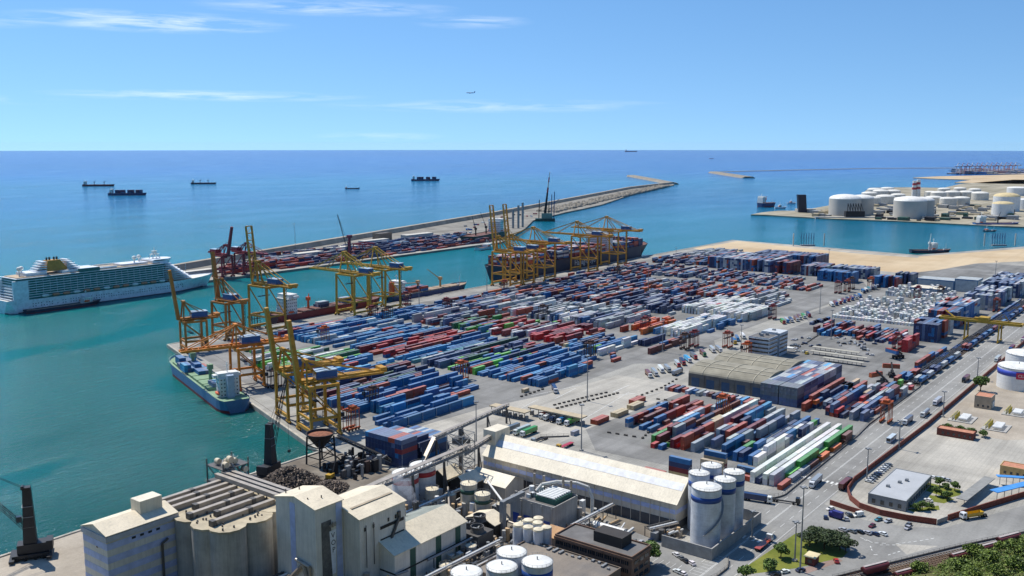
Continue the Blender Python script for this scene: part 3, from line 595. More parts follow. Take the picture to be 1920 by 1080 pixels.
ORD = 'first second third fourth fifth sixth seventh eighth ninth tenth eleventh twelfth thirteenth fourteenth fifteenth sixteenth seventeenth eighteenth nineteenth twentieth'.split()
def screen_x(b): d = b[0]*FW[0]+b[1]*FW[1]; return (b[0]*RT[0]+b[1]*RT[1])/d
alike = defaultdict(list)
for b in order[:300]: alike[(b[3], b[4], min(5, round((b[2]-GZ)/2.6)), b[6])].append(b)
for (kd, col, tier, place), bs_ in alike.items():
    bs_.sort(key=screen_x)
    for i, b in enumerate(bs_):
        X, Y, z, kd, col, turned, place = b
        o = bpy.data.objects.new('shipping_container', PROTO_MESH[(kd, 1) if col in ('blue', 'lblue', 'navy') else kd]); link(o); o.location = (X, Y, z); o.rotation_euler.z = (PI/2 if turned else 0)+(rnd()-.5)*.008
        o.color = (*jitter(PAL[col]), 1)
        nth = '' if len(bs_) == 1 else (ORD[i]+' ' if i < 20 else '')
        tag(o, nth+SIZE[kd]+WORD[col]+' container '+('from the left, ' if nth else 'on the ')+TIER[tier]+', '+place, 'container', 'shipping containers of the near yard')
def mass(name, boxes, mat, **k):
    vs, fs, cs = [], [], []; n = 0
    for X, Y, z, kd, col, turned, place in boxes:
        p, f = PR[kd]; a = p
        if turned: a = np.stack([-p[:, 1], p[:, 0], p[:, 2]], 1)
        vs.append(a+np.array([X, Y, z])); fs.append(np.array(f)+n); n += len(p); cs.append(np.tile(np.array((*jitter(PAL[col]), 1.)), (len(f)*4, 1))); cs[-1][-4:] = (.45, .52, .57, 1.) if col in ('blue', 'lblue', 'navy') else cs[-1][0]
    v = np.concatenate(vs).astype(np.float32); f = np.concatenate(fs).astype(np.int32); cl = np.concatenate(cs).astype(np.float32)
    me = bpy.data.meshes.new(name); me.vertices.add(len(v)); me.vertices.foreach_set('co', v.ravel()); me.loops.add(f.size); me.loops.foreach_set('vertex_index', f.ravel())
    me.polygons.add(len(f)); me.polygons.foreach_set('loop_start', np.arange(0, f.size, 4, dtype=np.int32)); me.polygons.foreach_set('loop_total', np.full(len(f), 4, dtype=np.int32))
    at = me.color_attributes.new('paint', 'FLOAT_COLOR', 'CORNER'); at.data.foreach_set('color', cl.ravel()); me.update(calc_edges=True); me.validate()
    me.materials.append(mat); o = bpy.data.objects.new(name, me); link(o); return tag(o, **k)
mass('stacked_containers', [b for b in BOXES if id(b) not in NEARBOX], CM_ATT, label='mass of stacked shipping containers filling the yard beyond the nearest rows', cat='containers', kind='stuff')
print('CONTAINERS', len(BOXES))
# ------------------------------------------------------------------ cranes
DARK = M('dark_machinery', c('#2b2b2e'), .7, .2); RUBBER = M('tyre_rubber', c('#1c1c1d'), .9); STEELG = M('grey_steel', c('#8d9092'), .6, .3); WHITEP = M('white_paint', c('#dcdcd6'), .6)
HOUSEB = M('machine_house_blue', c('#2c5c93'), .5); HOUSER = M('machine_house_roof', c('#9fb4c6'), .6); CABM = M('cab_dark_glass', c('#22303a'), .3)
def steel(name, hexc): return M(name, c(hexc), .55, 0, .3, .35)
AMBER, OLIVE, ORANGE, OCHRE, MARSH, BURG = steel('amber_crane_paint', '#cf9636'), steel('olive_yellow_paint', '#b98a2c'), steel('orange_crane_paint', '#d07f26'), steel('ochre_crane_paint', '#b0722c'), steel('yellow_crane_paint', '#c39a34'), steel('burgundy_crane_paint', '#8c2f3c')
def sts(loc, rz, label, mat, group, up=False, g=24, s=20, zg=42, za=63, out=46, back=26, twin=True, hx=-6, house=HOUSEB, tip=None, emblem=True):
    """ship-to-shore gantry crane, +x over the water, +y along the quay"""
    t = thing('quay_crane', loc, label, 'crane', group, rz); lw = 1.7; hs = s/2
    for x in (0, -g):
        for y in (-hs, hs):
            mb = MB(); mb.beam((x, y*1.04, 2.6), (x, y*.97, zg), lw, lw*.9); part('leg', mb, mat, t)
            mb = MB(); mb.box(x-.6, x+.6, y-3.4, y+3.4, 1.0, 2.0); mb.beam((x, y-2.2, 2), (x, y, 3), .8); mb.beam((x, y+2.2, 2), (x, y, 3), .8)
            bo = part('bogie', mb, mat, t); mb = MB()
            for k in (-2.7, -1.3, 1.3, 2.7): mb.tube((x-.3, y+k, .55), (x+.3, y+k, .55), .55, n=8)
            part('wheel_set', mb, DARK, bo)
        mb = MB(); mb.beam((x, -hs, 4.4), (x, hs, 4.4), 1.5, 1.9); part('sill_beam', mb, mat, t)
        mb = MB(); mb.beam((x, -hs, zg-.6), (x, hs, zg-.6), 1.6, 2.0); part('cross_beam', mb, mat, t)
        mb = MB(); mb.beam((x, -hs, zg*.36), (x, hs, zg*.36), 1.1, 1.5); part('portal_beam', mb, mat, t)
    for y in (-hs, hs):
        mb = MB(); mb.beam((0, y, zg*.36), (-g, y, zg*.36), 1.2, 1.6); part('portal_beam', mb, mat, t)
        mb = MB(); mb.beam((-.6, y, zg-1.5), (-g+.6, y, zg*.38), .8, .8); part('diagonal_brace', mb, mat, t)
        mb = MB(); mb.beam((0, y, zg-.4), (-g, y, zg-.4), 1.2, 1.6); part('side_beam', mb, mat, t)
    ys = (-3.2, 3.2) if twin else (0,); bw, bh = (1.5, 2.0) if twin else (3.8, 2.8)
    for y in ys:
        mb = MB(); mb.beam((2, y, zg+1.2), (-g-back, y, zg+1.2), bw, bh); part('back_girder', mb, mat, t)
    a = R(83 if up else 0) if tip is None else tip; hinge = Vector((3, 0, zg+1.2)); d = Vector((math.cos(a), 0, math.sin(a)))
    for y in ys:
        mb = MB(); mb.beam(hinge+Vector((0, y, 0)), hinge+d*out+Vector((0, y, 0)), bw, bh, bw*.8); part('boom', mb, mat, t)
    if twin:
        mb = MB()
        for k in range(1, 9): p = hinge+d*out*k/8; mb.beam(p+Vector((0, -3.2, 0)), p+Vector((0, 3.2, 0)), .7, .9)
        for k in range(8):
            p, q2 = hinge+d*out*k/8, hinge+d*out*(k+1)/8; sg = 1 if k % 2 else -1; mb.beam(p+Vector((0, 3.2*sg, 0)), q2+Vector((0, -3.2*sg, 0)), .3)
        for k in range(7): x = -g-back+k*(g+back)/6; mb.beam((x, -3.2, zg+1.2), (x, 3.2, zg+1.2), .6, .9)
        part('girder_ties', mb, mat, t)
    mb = MB(); ap = Vector((-1.5, 0, za))
    for y in (-1, 1): mb.beam((0, y*hs*.55, zg+.4), (ap.x, y*2.0, za), 1.0, 1.0); mb.beam((-g*.55, y*3.2, zg+2), (ap.x, y*2.0, za-.5), .8, .8)
    mb.box(ap.x-1.2, ap.x+1.2, -3, 3, za-.8, za+.8); part('apex_frame', mb, mat, t)
    for y in (-2.4, 2.4):
        for k in ((.52, .93) if not up else (.45,)):
            mb = MB(); mb.beam(ap+Vector((0, y, 0)), hinge+d*out*k+Vector((0, y, .8)), .55 if not up else .35); part('forestay', mb, mat, t)
        for k in (.35, .9): mb = MB(); mb.beam(ap+Vector((0, y, 0)), (-g-back*k+2, y, zg+2), .6); part('backstay', mb, mat, t)
    hsx = -g+hx; mb = MB(); mb.box(hsx-6.5, hsx+6.5, -3.8, 3.8, zg+2.2, zg+6.8); h = part('machine_house', mb, house, t)
    mb = MB(); mb.box(hsx-6.8, hsx+6.8, -4.1, 4.1, zg+6.8, zg+7.2); part('roof', mb, HOUSER, h)
    if emblem:
        for (x0, y0) in ((hsx+6.52, None), (None, -3.82)):
            mb = MB()
            if x0: mb.box(x0, x0+.05, -2.4, 2.4, zg+3.0, zg+6.4)
            else: mb.box(hsx+2.2, hsx+6.2, y0-.05, y0, zg+3.2, zg+6.6)
            part('emblem_panel', mb, WHITEP, h)
            mb = MB()                       # the dark swirl on the panel
            for k in range(7):
                a0, a1 = k*.7, (k+1)*.7
                if x0: mb.beam((x0+.08, 1.1*math.cos(a0), zg+4.9+1.1*math.sin(a0)), (x0+.08, 1.1*math.cos(a1), zg+4.9+1.1*math.sin(a1)), .55, .05)
                else: mb.beam((hsx+4.2+1.1*math.cos(a0), y0-.08, zg+4.9+1.1*math.sin(a0)), (hsx+4.2+1.1*math.cos(a1), y0-.08, zg+4.9+1.1*math.sin(a1)), .05, .55)
            part('emblem_mark', mb, DARK, h)
    mb = MB(); mb.box(-g*.35-3, -g*.35+3, -2.8, 2.8, zg-.6, zg+.2); mb.box(-g*.35+3, -g*.35+6, -1.2, 1.2, zg-3.2, zg-.6); tr = part('trolley', mb, mat, t)
    mb = MB()
    for y in (-1.8, 1.8): mb.beam((-g*.35, y, zg-.6), (-g*.35, y, zg-10), .15)
    mb.box(-g*.35-1.2, -g*.35+1.2, -6, 6, zg-10.6, zg-10); part('spreader', mb, DARK, tr)
    mb = MB(); n = int(zg/3); lx, ly = -g, -hs-1.5           # stair lattice on the landside leg
    for k in range(n): z0 = 3+k*(zg-4)/n; z1 = 3+(k+1)*(zg-4)/n; mb.beam((lx-1.3, ly, z0), (lx+1.3, ly, z1) if k % 2 else (lx-1.3, ly, z1), .22); mb.beam((lx+1.3, ly, z0), (lx-1.3, ly, z1), .3)
    for xx in (-1.4, 1.4): mb.beam((lx+xx, ly, 2), (lx+xx, ly, zg), .2)
    part('stair_tower', mb, DARK, t)
    mb = MB()                                              # railings and cable reel
    for y in (-5.2, 5.2):
        mb.beam((-g-back, y, zg+3.2), (2, y, zg+3.2), .12); mb.box(-g-back, 2, y-.5, y+.5, zg+1.9, zg+2.0)
        for k in range(12): x = -g-back+k*(g+back+2)/11; mb.beam((x, y, zg+2), (x, y, zg+3.2), .1)
    part('walkway', mb, mat, t)
    mb = MB(); mb.tube((-g+.5, hs-3, zg*.3), (-g+1.4, hs-3, zg*.3), 2.2, n=14); part('cable_reel', mb, DARK, t)
    mb = MB(); mb.box(-g-back-1, -g-back+3, -4, 4, zg+2, zg+4.2); part('end_platform', mb, mat, t)
    return t
RZL = math.atan2(nq.y, nq.x); RZN = PI/2
def lq(tt, off=4.5): p = Vector((343.8, 402, GZ))+q*tt-nq*off; return (p.x, p.y, GZ)
sts(lq(34), RZL, 'olive quay crane with raised boom, nearest the scrap quay', OLIVE, None, True, g=17.5, s=21, zg=31, za=45, out=38, back=34, twin=False, hx=4)
sts(lq(72), RZL, 'olive quay crane with raised boom behind the nearest one', OLIVE, None, True, g=17.5, s=20, zg=31, za=45, out=40, back=22, twin=False, hx=3)
sts(lq(168), RZL, 'orange quay crane with its boom lowered over the blue feeder ship', ORANGE, None, False, g=17.5, s=20, zg=29, za=45, out=34, back=24, hx=6)
sts(lq(308), RZL, 'brown orange quay crane with raised boom at the pier corner', OCHRE, None, True, g=17.5, s=17, zg=26, za=42, out=42, back=12, twin=False, hx=4)
sts((507, 720.5, GZ), RZN, 'brown quay crane with dark raised boom next to the pier corner', OCHRE, None, True, g=20, s=18, zg=33, za=52, out=42, back=16, twin=False, hx=4)
sts((548, 720.5, GZ), RZN, 'tall olive quay crane with raised twin boom west of the red ship', OLIVE, None, True, g=26, s=20, zg=43, za=64, out=52, back=26, hx=0)
sts((655, 720.5, GZ), RZN, 'yellow quay crane with lowered boom above the red ship, left one', MARSH, None, False, g=26, s=21, zg=42, za=63, out=46, back=22)
sts((698, 720.5, GZ), RZN, 'yellow quay crane with lowered boom above the red ship, right one', MARSH, None, False, g=26, s=21, zg=43, za=64, out=46, back=24)
sts((905, 720.5, GZ), RZN, 'amber quay crane with raised boom at the stern of the large container ship', AMBER, None, True, g=28, s=21, zg=42, za=60, out=54, back=24)
sts((931, 720.5, GZ), RZN, 'second amber quay crane with raised boom beside the large container ship', AMBER, None, True, g=28, s=21, zg=42, za=60, out=54, back=24)
sts((976, 720.5, GZ), RZN, 'amber quay crane with lowered boom, left of three over the large container ship', AMBER, None, False, g=28, s=22, zg=47, za=66, out=50, back=28)
sts((1076, 720.5, GZ), RZN, 'amber quay crane with lowered boom, middle of three over the large container ship', AMBER, None, False, g=28, s=22, zg=48, za=67, out=52, back=28)
sts((1151, 720.5, GZ), RZN, 'amber quay crane with lowered boom at the bow of the large container ship', AMBER, None, False, g=28, s=22, zg=50, za=69, out=54, back=30)
ZMO = GZ+.5
for X, tp, lb in ((742, R(74), 'burgundy red quay crane with raised boom on the outer mole'), (775, R(0), 'burgundy red quay crane with level boom on the outer mole')):
    sts((X, 1036, ZMO), -PI/2, lb, BURG, None, tp > 0, g=18, s=16, zg=28, za=42, out=38, back=15, twin=False, house=BURG, tip=tp, emblem=False)
# straddle carriers
def straddle(name='straddle_carrier'):
    t = thing(name, (0, 0, 0), '', 'straddle carrier'); Ls, Ws, Hs = 4.4, 2.35, 12.6
    for y in (-Ws, Ws):
        for x in (-Ls, -1.6, 1.6, Ls): mb = MB(); mb.beam((x, y, 1.4), (x*.97, y, Hs), .34, .4); part('leg', mb, None, t)
        mb = MB(); mb.box(-Ls-.5, Ls+.5, y-.45, y+.45, 1.0, 1.9); part('side_beam', mb, None, t)
        mb = MB()
        for x in (-3.8, -1.4, 1.4, 3.8): mb.tube((x, y-.3, .75), (x, y+.3, .75), .75, n=10)
        part('wheel_set', mb, RUBBER, t)
    mb = MB(); mb.box(-Ls-.4, Ls+.4, -Ws-.3, -Ws+.3, Hs, Hs+.8); mb.box(-Ls-.4, Ls+.4, Ws-.3, Ws+.3, Hs, Hs+.8)
    for x in (-Ls, -1.5, 1.5, Ls): mb.box(x-.35, x+.35, -Ws, Ws, Hs+.02, Hs+.78)
    part('top_frame', mb, None, t)
    mb = MB(); mb.box(-3.4, 1.2, -1.5, 1.5, Hs+.8, Hs+2.3); mb.tube((.6, .9, Hs+2.3), (.6, .9, Hs+3.2), .2); part('engine_housing', mb, None, t)
    mb = MB(); mb.box(Ls-.2, Ls+1.6, -Ws-.4, -Ws+1.3, Hs-3.2, Hs-.8); part('cab', mb, CABM, t)
    mb = MB(); mb.box(-6, 6, -1.2, 1.2, Hs-4.0, Hs-3.6)
    for x in (-3, 3):
        for y in (-1, 1): mb.beam((x, y, Hs-3.8), (x, y, Hs), .1)
    part('spreader', mb, DARK, t); return t
SC_MAT = {k: steel('straddle_'+k, v) for k, v in dict(rust='#9a4a34', orange='#b85a2c', maroon='#7c2f30', brown='#5c4034').items()}
def set_straddle_mat(o, m):
    for ch in o.children:
        if ch.name.split('.')[0] in ('leg', 'side_beam', 'top_frame', 'engine_housing'):
            ch.material_slots[0].link = 'OBJECT'; ch.material_slots[0].material = m
proto = straddle()
SCS = ((659, 806, 'orange', 'next to the nearest olive quay crane'), (697, 765, 'brown', 'among the near blue containers'), (515, 727, 'brown', 'with a blue box, beside the blue feeder ship'), (866, 712, 'orange', 'at the end of the near blue rows'), (607, 642, 'orange', 'beside the green containers'),
       (727, 602, 'brown', 'in the aisle behind the blue rows'), (699, 600, 'maroon', 'between the yellow quay cranes'), (762, 572, 'maroon', 'on the quay before the blue cargo ship'), (838, 584, 'maroon', 'behind the silver and red rows'), (1018, 598, 'brown', 'beside the big silver block'),
       (1106, 672, 'brown', 'at the low rows south of the yard'), (1210, 622, 'maroon', 'among the orange containers'), (1284, 655, 'brown', 'left of two before the white block'), (1301, 650, 'maroon', 'right of two before the white block'), (1364, 652, 'rust', 'beside the parked trucks near the office tower'), (1399, 674, 'orange', 'against the office tower'),
       (1448, 598, 'maroon', 'at the corner of the white refrigerated block'), (1571, 550, 'maroon', 'left of two beside the small dark stacks'), (1588, 547, 'rust', 'right of two beside the small dark stacks'), (1596, 542, 'brown', 'carrying nothing on the open aisle by the small stacks'), (1632, 542, 'orange', 'beside the parked trucks near the blue stack'), (1720, 560, 'maroon', 'before the blue and white terminal sheds'), (1763, 560, 'brown', 'at the corner of the blue and white terminal sheds'),
       (1355, 780, 'orange', 'among the maroon boxes of the depot'), (1661, 792, 'orange', 'in the right hand depot beside the road'), (1868, 585, 'rust', 'beyond the yellow rail gantry'), (1681, 655, 'maroon', 'before the maroon stack by the rail terminal'), (478, 615, 'brown', 'under the brown quay crane'), (945, 548, 'rust', 'under the amber cranes'), (1158, 520, 'brown', 'on the quay by the bow of the large container ship'))
for i, (x, y, m_, wh_) in enumerate(SCS):
    o = proto if i == 0 else copy_tree(proto); o.location = (*G(x, y), GZ+.02); o.rotation_euler.z = (rnd()-.5)*.1+(PI if rnd() < .5 else 0)
    tag(o, '%s straddle carrier %s' % (dict(rust='rust red', orange='orange', maroon='dark red', brown='brown')[m_], wh_), 'straddle carrier', 'straddle carriers of the yard'); set_straddle_mat(o, SC_MAT[m_])
# rail-mounted gantry over the wagons
t = thing('rail_gantry_crane', (905, 175, GZ), 'yellow rail gantry crane spanning the wagon tracks', 'crane'); YG = steel('gantry_yellow', '#b4922e')
for y in (-13, 14):
    for x in (-7, 7): mb = MB(); mb.beam((x, y, .8), (x*.8, y, 16), 1.1, 1.0); part('leg', mb, YG, t)
    mb = MB(); mb.box(-9, 9, y-.6, y+.6, .4, 1.6); part('sill_beam', mb, YG, t)
for x in (-4, 4): mb = MB(); mb.box(x-.8, x+.8, -30, 36, 16, 18.2); part('girder', mb, YG, t)
mb = MB()
for y in (-30, 36): mb.box(-4.8, 4.8, y-.6, y+.6, 16.1, 18.1)
part('end_tie', mb, YG, t); mb = MB(); mb.box(-5, 5, -4, 4, 18.2, 21); mb.box(-2, 2, 4, 8, 18.2, 20); part('trolley', mb, YG, t)
mb = MB(); mb.beam((0, -20, 18), (0, -16, 24), .6); mb.beam((0, 24, 18), (6, 34, 23), .8); part('mast', mb, YG, t)
# harbour mobile cranes on the near quays
def mobile_crane(X, Y, rz, label, ht, boom, bl, letter=True):
    t = thing('harbour_mobile_crane', (X, Y, GZ), label, 'crane', None, rz); K = M('black_crane_paint', c('#26282c'), .5)
    mb = MB(); mb.box(-7, 7, -4, 4, 1.2, 2.6); 
    for x in (-7, 7): mb.box(x-1, x+1, -6.5, 6.5, .6, 1.6)
    part('undercarriage', mb, K, t)
    for x in (-5, -2, 2, 5):
        for y in (-3.6, 3.6): mb = MB(); mb.tube((x, y-.6, .8), (x, y+.6, .8), .8, n=10); part('wheel', mb, RUBBER, t)
    mb = MB(); mb.box(-6, 5, -3, 3, 2.8, 6.6); mb.box(-8.5, -6, -3.2, 3.2, 3.2, 7.2); part('superstructure', mb, K, t)
    mb = MB(); mb.add([(-2.6,-2.4,6.6),(2.6,-2.4,6.6),(2.6,2.4,6.6),(-2.6,2.4,6.6),(-1.7,-1.4,ht),(1.5,-1.4,ht),(1.5,1.4,ht),(-1.7,1.4,ht)], [(0,1,5,4),(1,2,6,5),(2,3,7,6),(3,0,4,7),(4,5,6,7)]); tw = part('tower', mb, K, t)
    mb = MB(); mb.box(-1.5, 2.1, -1.7, 1.7, ht, ht+.7); mb.tube((1.4, -1.3, ht+.5), (1.4, 1.3, ht+.5), .8, n=12); part('head_sheaves', mb, K, tw)
    mb = MB(); mb.box(2.4, 4.4, .5, 2.6, ht*.55, ht*.55+2.4); part('cab', mb, CABM, tw)
    mb = MB()
    for k in range(3): mb.box(-2.0, 2.2, -2.1, 2.1, ht*(.45+.15*k), ht*(.45+.15*k)+.2)
    part('platform', mb, STEELG, tw)
    a = Vector((2.2, 0, ht*.42)); b_ = a+Vector((math.cos(boom), 0, math.sin(boom)))*bl; mb = MB(); n = 14; u = (b_-a)/n; up_ = Vector((-math.sin(boom), 0, math.cos(boom)))
    for sy in (-1, 1):
        for sz in (0, 1): mb.beam(a+Vector((0, sy*1.1, 0))+up_*sz*1.6, b_+Vector((0, sy*.5, 0))+up_*sz*.5, .22)
    for k in range(n):
        f0, f1 = 1-k/n*.55, 1-(k+1)/n*.55; p, q2 = a+u*k, a+u*(k+1)
        for sy in (-1, 1): mb.beam(p+Vector((0, sy*1.1*f0, 0)), q2+Vector((0, sy*1.1*f1, 0))+up_*1.6*f1, .13)
        mb.beam(p+Vector((0, -1.1*f0, 0))+up_*1.6*f0, q2+Vector((0, 1.1*f1, 0))+up_*1.6*f1, .13)
    part('lattice_boom', mb, K, t); mb = MB()
    for sy in (-.8, .8): mb.beam((1.4, sy, ht+.6), b_+Vector((0, sy*.4, .4)), .14)
    mb.beam(b_, (b_.x, 0, 8), .12); part('cables', mb, DARK, t)
    mb = MB(); mb.box(b_.x-.6, b_.x+.6, -.6, .6, 6.6, 8); part('hook_block', mb, DARK, t); return t
mobile_crane(177, 391, R(150), 'black harbour mobile crane on the quay at the lower left edge', 30, R(52), 46)
mobile_crane(302, 392, R(20), 'black harbour mobile crane behind the grain conveyor tower', 27, R(66), 40)
# ------------------------------------------------------------------ ships
def hull_mesh(Lh, B, D, bow=.16, stern=.06, flare=2.2, sheer=1.5, n=26, transom=.82):
    """lofted hull, x forward, waterline z = 0, deck z = D"""
    mb = MB(); st = []
    for i in range(n):
        u = i/(n-1); x = -Lh/2+Lh*u
        if u > 1-bow: k = min(1., (u-(1-bow))/bow); wd = (1-k**2.4)**.75; ww = max(0, 1-k*1.12)**.8 if k*1.12 < 1 else 0
        elif u < stern: k = 1-u/stern; wd = 1-(1-transom)*k**2; ww = 1-.55*k**1.6
        else: wd = ww = 1
        xs = x+(0 if u < 1-bow else (u-(1-bow))/bow*flare*2.2)
        z = D+sheer*max(0, (u-.72)/.28)**2+.3*sheer*max(0, (.12-u)/.12); st.append((x, xs, B/2*max(wd, .02), B/2*max(ww, .01), z))
    v, f = [], []
    for x, xs, wd, ww, z in st: v += [(xs, -wd, z), (x, -ww, 0), (x, -ww*.6, -2), (x, ww*.6, -2), (x, ww, 0), (xs, wd, z)]
    for i in range(n-1):
        for j in range(5): a = i*6+j; f.append((a, a+6, a+7, a+1))
    f.append((0, 1, 2, 3, 4, 5)); f.append(tuple(reversed([(n-1)*6+j for j in range(6)]))); mb.add(v, f)
    dk = MB(); dv = []; df = []
    for x, xs, wd, ww, z in st: dv += [(xs, -wd*.97, z-.9), (xs, wd*.97, z-.9)]
    for i in range(n-1): df.append((2*i, 2*i+1, 2*i+3, 2*i+2))
    dk.add(dv, df); return mb, dk, st
def boot(st, zt):
    """boot-top stripe at the waterline, just proud of the hull"""
    mb = MB(); v, f = [], []
    for sgn in (-1, 1):
        k = len(v)
        for x, xs, wd, ww, z in st: v += [(x, sgn*(ww+.05), -.5), (x+(xs-x)*zt/z, sgn*(ww+(wd-ww)*zt/z+.06), zt)]
        for i in range(len(st)-1): f.append((k+2*i, k+2*i+2, k+2*i+3, k+2*i+1))
    return mb.add(v, f)
HGREEN = M('hatch_green', c('#7c9a78'), .7); DKRED = M('deck_red', c('#6f4c42'), .8); ORNG = M('lifeboat_orange', c('#e0622c'), .5); BOOTR = M('boot_red', c('#7c2a2a'), .7); WIN = glassm()
def deckhouse(t, x, B, z0, h, ln, mat=WHITEP, levels=5, funnel=None, wings=True):
    """stepped accommodation block with window bands, bridge wings, mast and funnel"""
    mb = MB(); mb.box(x-ln/2, x+ln/2, -B*.4, B*.4, z0, z0+h*.8); ho = part('deckhouse', mb, mat, t)
    mb = MB(); mb.box(x-ln*.34, x+ln*.5+.4, -B*.42, B*.42, z0+h*.8, z0+h); mb.box(x-.3, x+ln*.5+.3, -B*.55, B*.55, z0+h*.8, z0+h*.92) if wings else None; part('bridge', mb, mat, ho)
    mb = MB()
    for k in range(levels):
        zz = z0+h*.8*(k+.45)/levels; hh = h*.8/levels*.3
        for sgn in (-1, 1):
            n = max(3, int(ln/2.2))
            for i in range(n): xx = x-ln/2+ln*(i+.5)/n; mb.box(xx-.5, xx+.5, sgn*B*.4-.03, sgn*B*.4+.03, zz, zz+hh)
        for xx in (x-ln/2, x+ln/2):
            n = max(4, int(B*.8/2))
            for i in range(n): yy = -B*.38+B*.76*(i+.5)/n; mb.box(xx-.03, xx+.03, yy-.45, yy+.45, zz, zz+hh)
    mb.box(x+ln*.5+.42, x+ln*.5+.46, -B*.4, B*.4, z0+h*.88, z0+h*.96); part('window_band', mb, WIN, ho)
    mb = MB(); mb.beam((x, 0, z0+h), (x, 0, z0+h+7), .5); mb.beam((x, -2.5, z0+h+4.5), (x, 2.5, z0+h+4.5), .25); mb.box(x-1.4, x+1.4, -.3, .3, z0+h+5.6, z0+h+6); part('radar_mast', mb, mat, ho)
    if funnel: mb = MB(); mb.box(x-ln*.5-4, x-ln*.5-.3, -2.2, 2.2, z0, z0+h*.95); part('funnel', mb, funnel, t)
    for sgn in (-1, 1):
        mb = MB(); mb.lathe([(.05, -3.4), (.9, -2.4), (1.15, 0), (.9, 2.4), (.05, 3.4)], n=8, cap=False); mb.v = [(xx_z, xx_y+sgn*(B*.46), xx_x+z0+3) for xx_x, xx_y, xx_z in mb.v]
        mb.v = [(a+x-ln*.2, b_, c_) for a, b_, c_ in mb.v]; part('lifeboat', mb, ORNG, t)
def deckload(t, cells, z, pal, tiers, name='container_stack'):
    """carried boxes as one part per bay"""
    for (x, y0, y1, tr) in cells:
        bx = []; y = y0
        while y < y1-.1:
            for k in range(max(1, min(tr, tiers)-(rnd() < .25))): bx.append((x, y+1.25, z+k*2.6, K40, pick(pal), False, ''))
            y += 2.5
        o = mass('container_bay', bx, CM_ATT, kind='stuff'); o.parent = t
def ship(loc, rz, label, Lh, B, D, hullc, deckc, house_x, house_h, house_l, group=None, hatch=None, cranes=(), load=None, pal=None, funnel=None, boott=BOOTR, name='cargo_ship', cat='ship', crane_mat=None, wings=True, hb=1.):
    t = thing(name, loc, label, cat, group, rz); hm, dk, st = hull_mesh(Lh, B, D)
    part('hull', hm, hullc, t); part('deck', dk, deckc, t); part('boot_top', boot(st, D*.22), boott, t)
    deckhouse(t, house_x, B*hb, D-.9, house_h, house_l, funnel=funnel, wings=wings)
    if hatch:
        x0, x1, n = hatch; w_ = (x1-x0)/n
        for i in range(n): mb = MB(); mb.box(x0+i*w_+.8, x0+(i+1)*w_-.8, -B*.38, B*.38, D-.85, D+.9); part('hatch_cover', mb, HGREEN if deckc is HGREEN else deckc, t)
    for x, reach, ang, el in cranes:
        cm = crane_mat or ORNG; mb = MB(); mb.tube((x, 0, D-.8), (x, 0, D+11), 1.3, 1.1, 10); mb.box(x-1.8, x+1.8, -1.8, 1.8, D+9, D+12.5); cr_ = part('deck_crane', mb, cm, t)
        mb = MB(); p = Vector((x, 0, D+10)); mb.beam(p, p+Vector((math.cos(ang)*math.cos(el), math.sin(ang)*math.cos(el), math.sin(el)))*reach, 1.1, .9, .6); part('jib', mb, cm, cr_)
    if load: deckload(t, load, D+.95 if hatch else D-.8, pal, 9)
    mb = MB()                                              # bulwark rail and forecastle gear
    for i in range(len(st)-1):
        for sgn in (-1, 1): mb.beam((st[i][1], sgn*st[i][2]*.985, st[i][4]+.9), (st[i+1][1], sgn*st[i+1][2]*.985, st[i+1][4]+.9), .1)
    x = Lh/2-Lh*.06; mb.tube((x, 0, D), (x, 0, D+8+D*.3), .25, n=6); mb.box(x-4, x-2, -1.5, 1.5, D-.5, D+1.2); part('rail_and_foremast', mb, WHITEP, t); return t
SHB = M('hull_steel_blue', c('#4f7299'), .5); SHR = M('hull_dark_red', c('#742830'), .5); SHN = M('hull_navy', c('#2a4068'), .5); SHK = M('hull_black_blue', c('#2b3245'), .5); SHW = M('hull_white', c('#dfe3e6'), .45)
# blue feeder at the near quay
ctr = Vector((343.8, 402, 0))+q*186+nq*12; Lf = 150
fe = ship((ctr.x, ctr.y, 0), math.atan2(q.y, q.x), 'blue feeder ship with green hatches moored at the near quay', Lf, 20.5, 8.2, SHB, HGREEN, -Lf*.37, 16, 8, hb=.8, cranes=((-Lf*.1, 3, 0, R(60)), (Lf*.2, 3, 0, R(60))), crane_mat=HGREEN, hatch=(-Lf*.25, Lf*.4, 7), pal=dict(slate=4, lblue=4, blue=4, navy=1, rust=.5),
          load=[(50, -6, 6.5, 2), (37, 1, 8, 1), (24, -8, 8, 2), (11, -7, 2, 1), (-30, -3, 4, 1)], funnel=M('funnel_pale', c('#9fb0c2'), .5))
ship((650, 740, 0), 0, 'red hulled cargo ship with white deckhouse beside the yellow quay cranes', 140, 21, 9, SHR, DKRED, -53, 20, 12, hatch=(-40, 52, 6), cranes=((-26, 6, 0, R(80)),), pal=dict(slate=1, lgrey=1, navy=1), load=[(-10, -6, 4, 2), (22, -6, 4, 2)], crane_mat=ORNG)
ship((800, 740, 0), 0, 'small blue cargo ship with tan deck cranes moored at the north quay', 128, 19, 7.5, SHN, M('deck_tan', c('#a08a72'), .8), -50, 17, 11, hatch=(-36, 48, 5), cranes=((-16, 24, PI, R(4)), (22, 26, PI, R(32))), pal=dict(maroon=3, blue=2, rust=2), load=[(-26, -7, 6, 2), (-12, -7, 6, 2)], funnel=ORNG, crane_mat=M('tan_crane', c('#c49a62'), .6))
bs = thing('container_ship', (1127, 753.5, 0), 'huge dark hulled container ship stacked with boxes at the north quay', 'ship'); hm, dk, st = hull_mesh(366, 48, 19, bow=.12, flare=4)
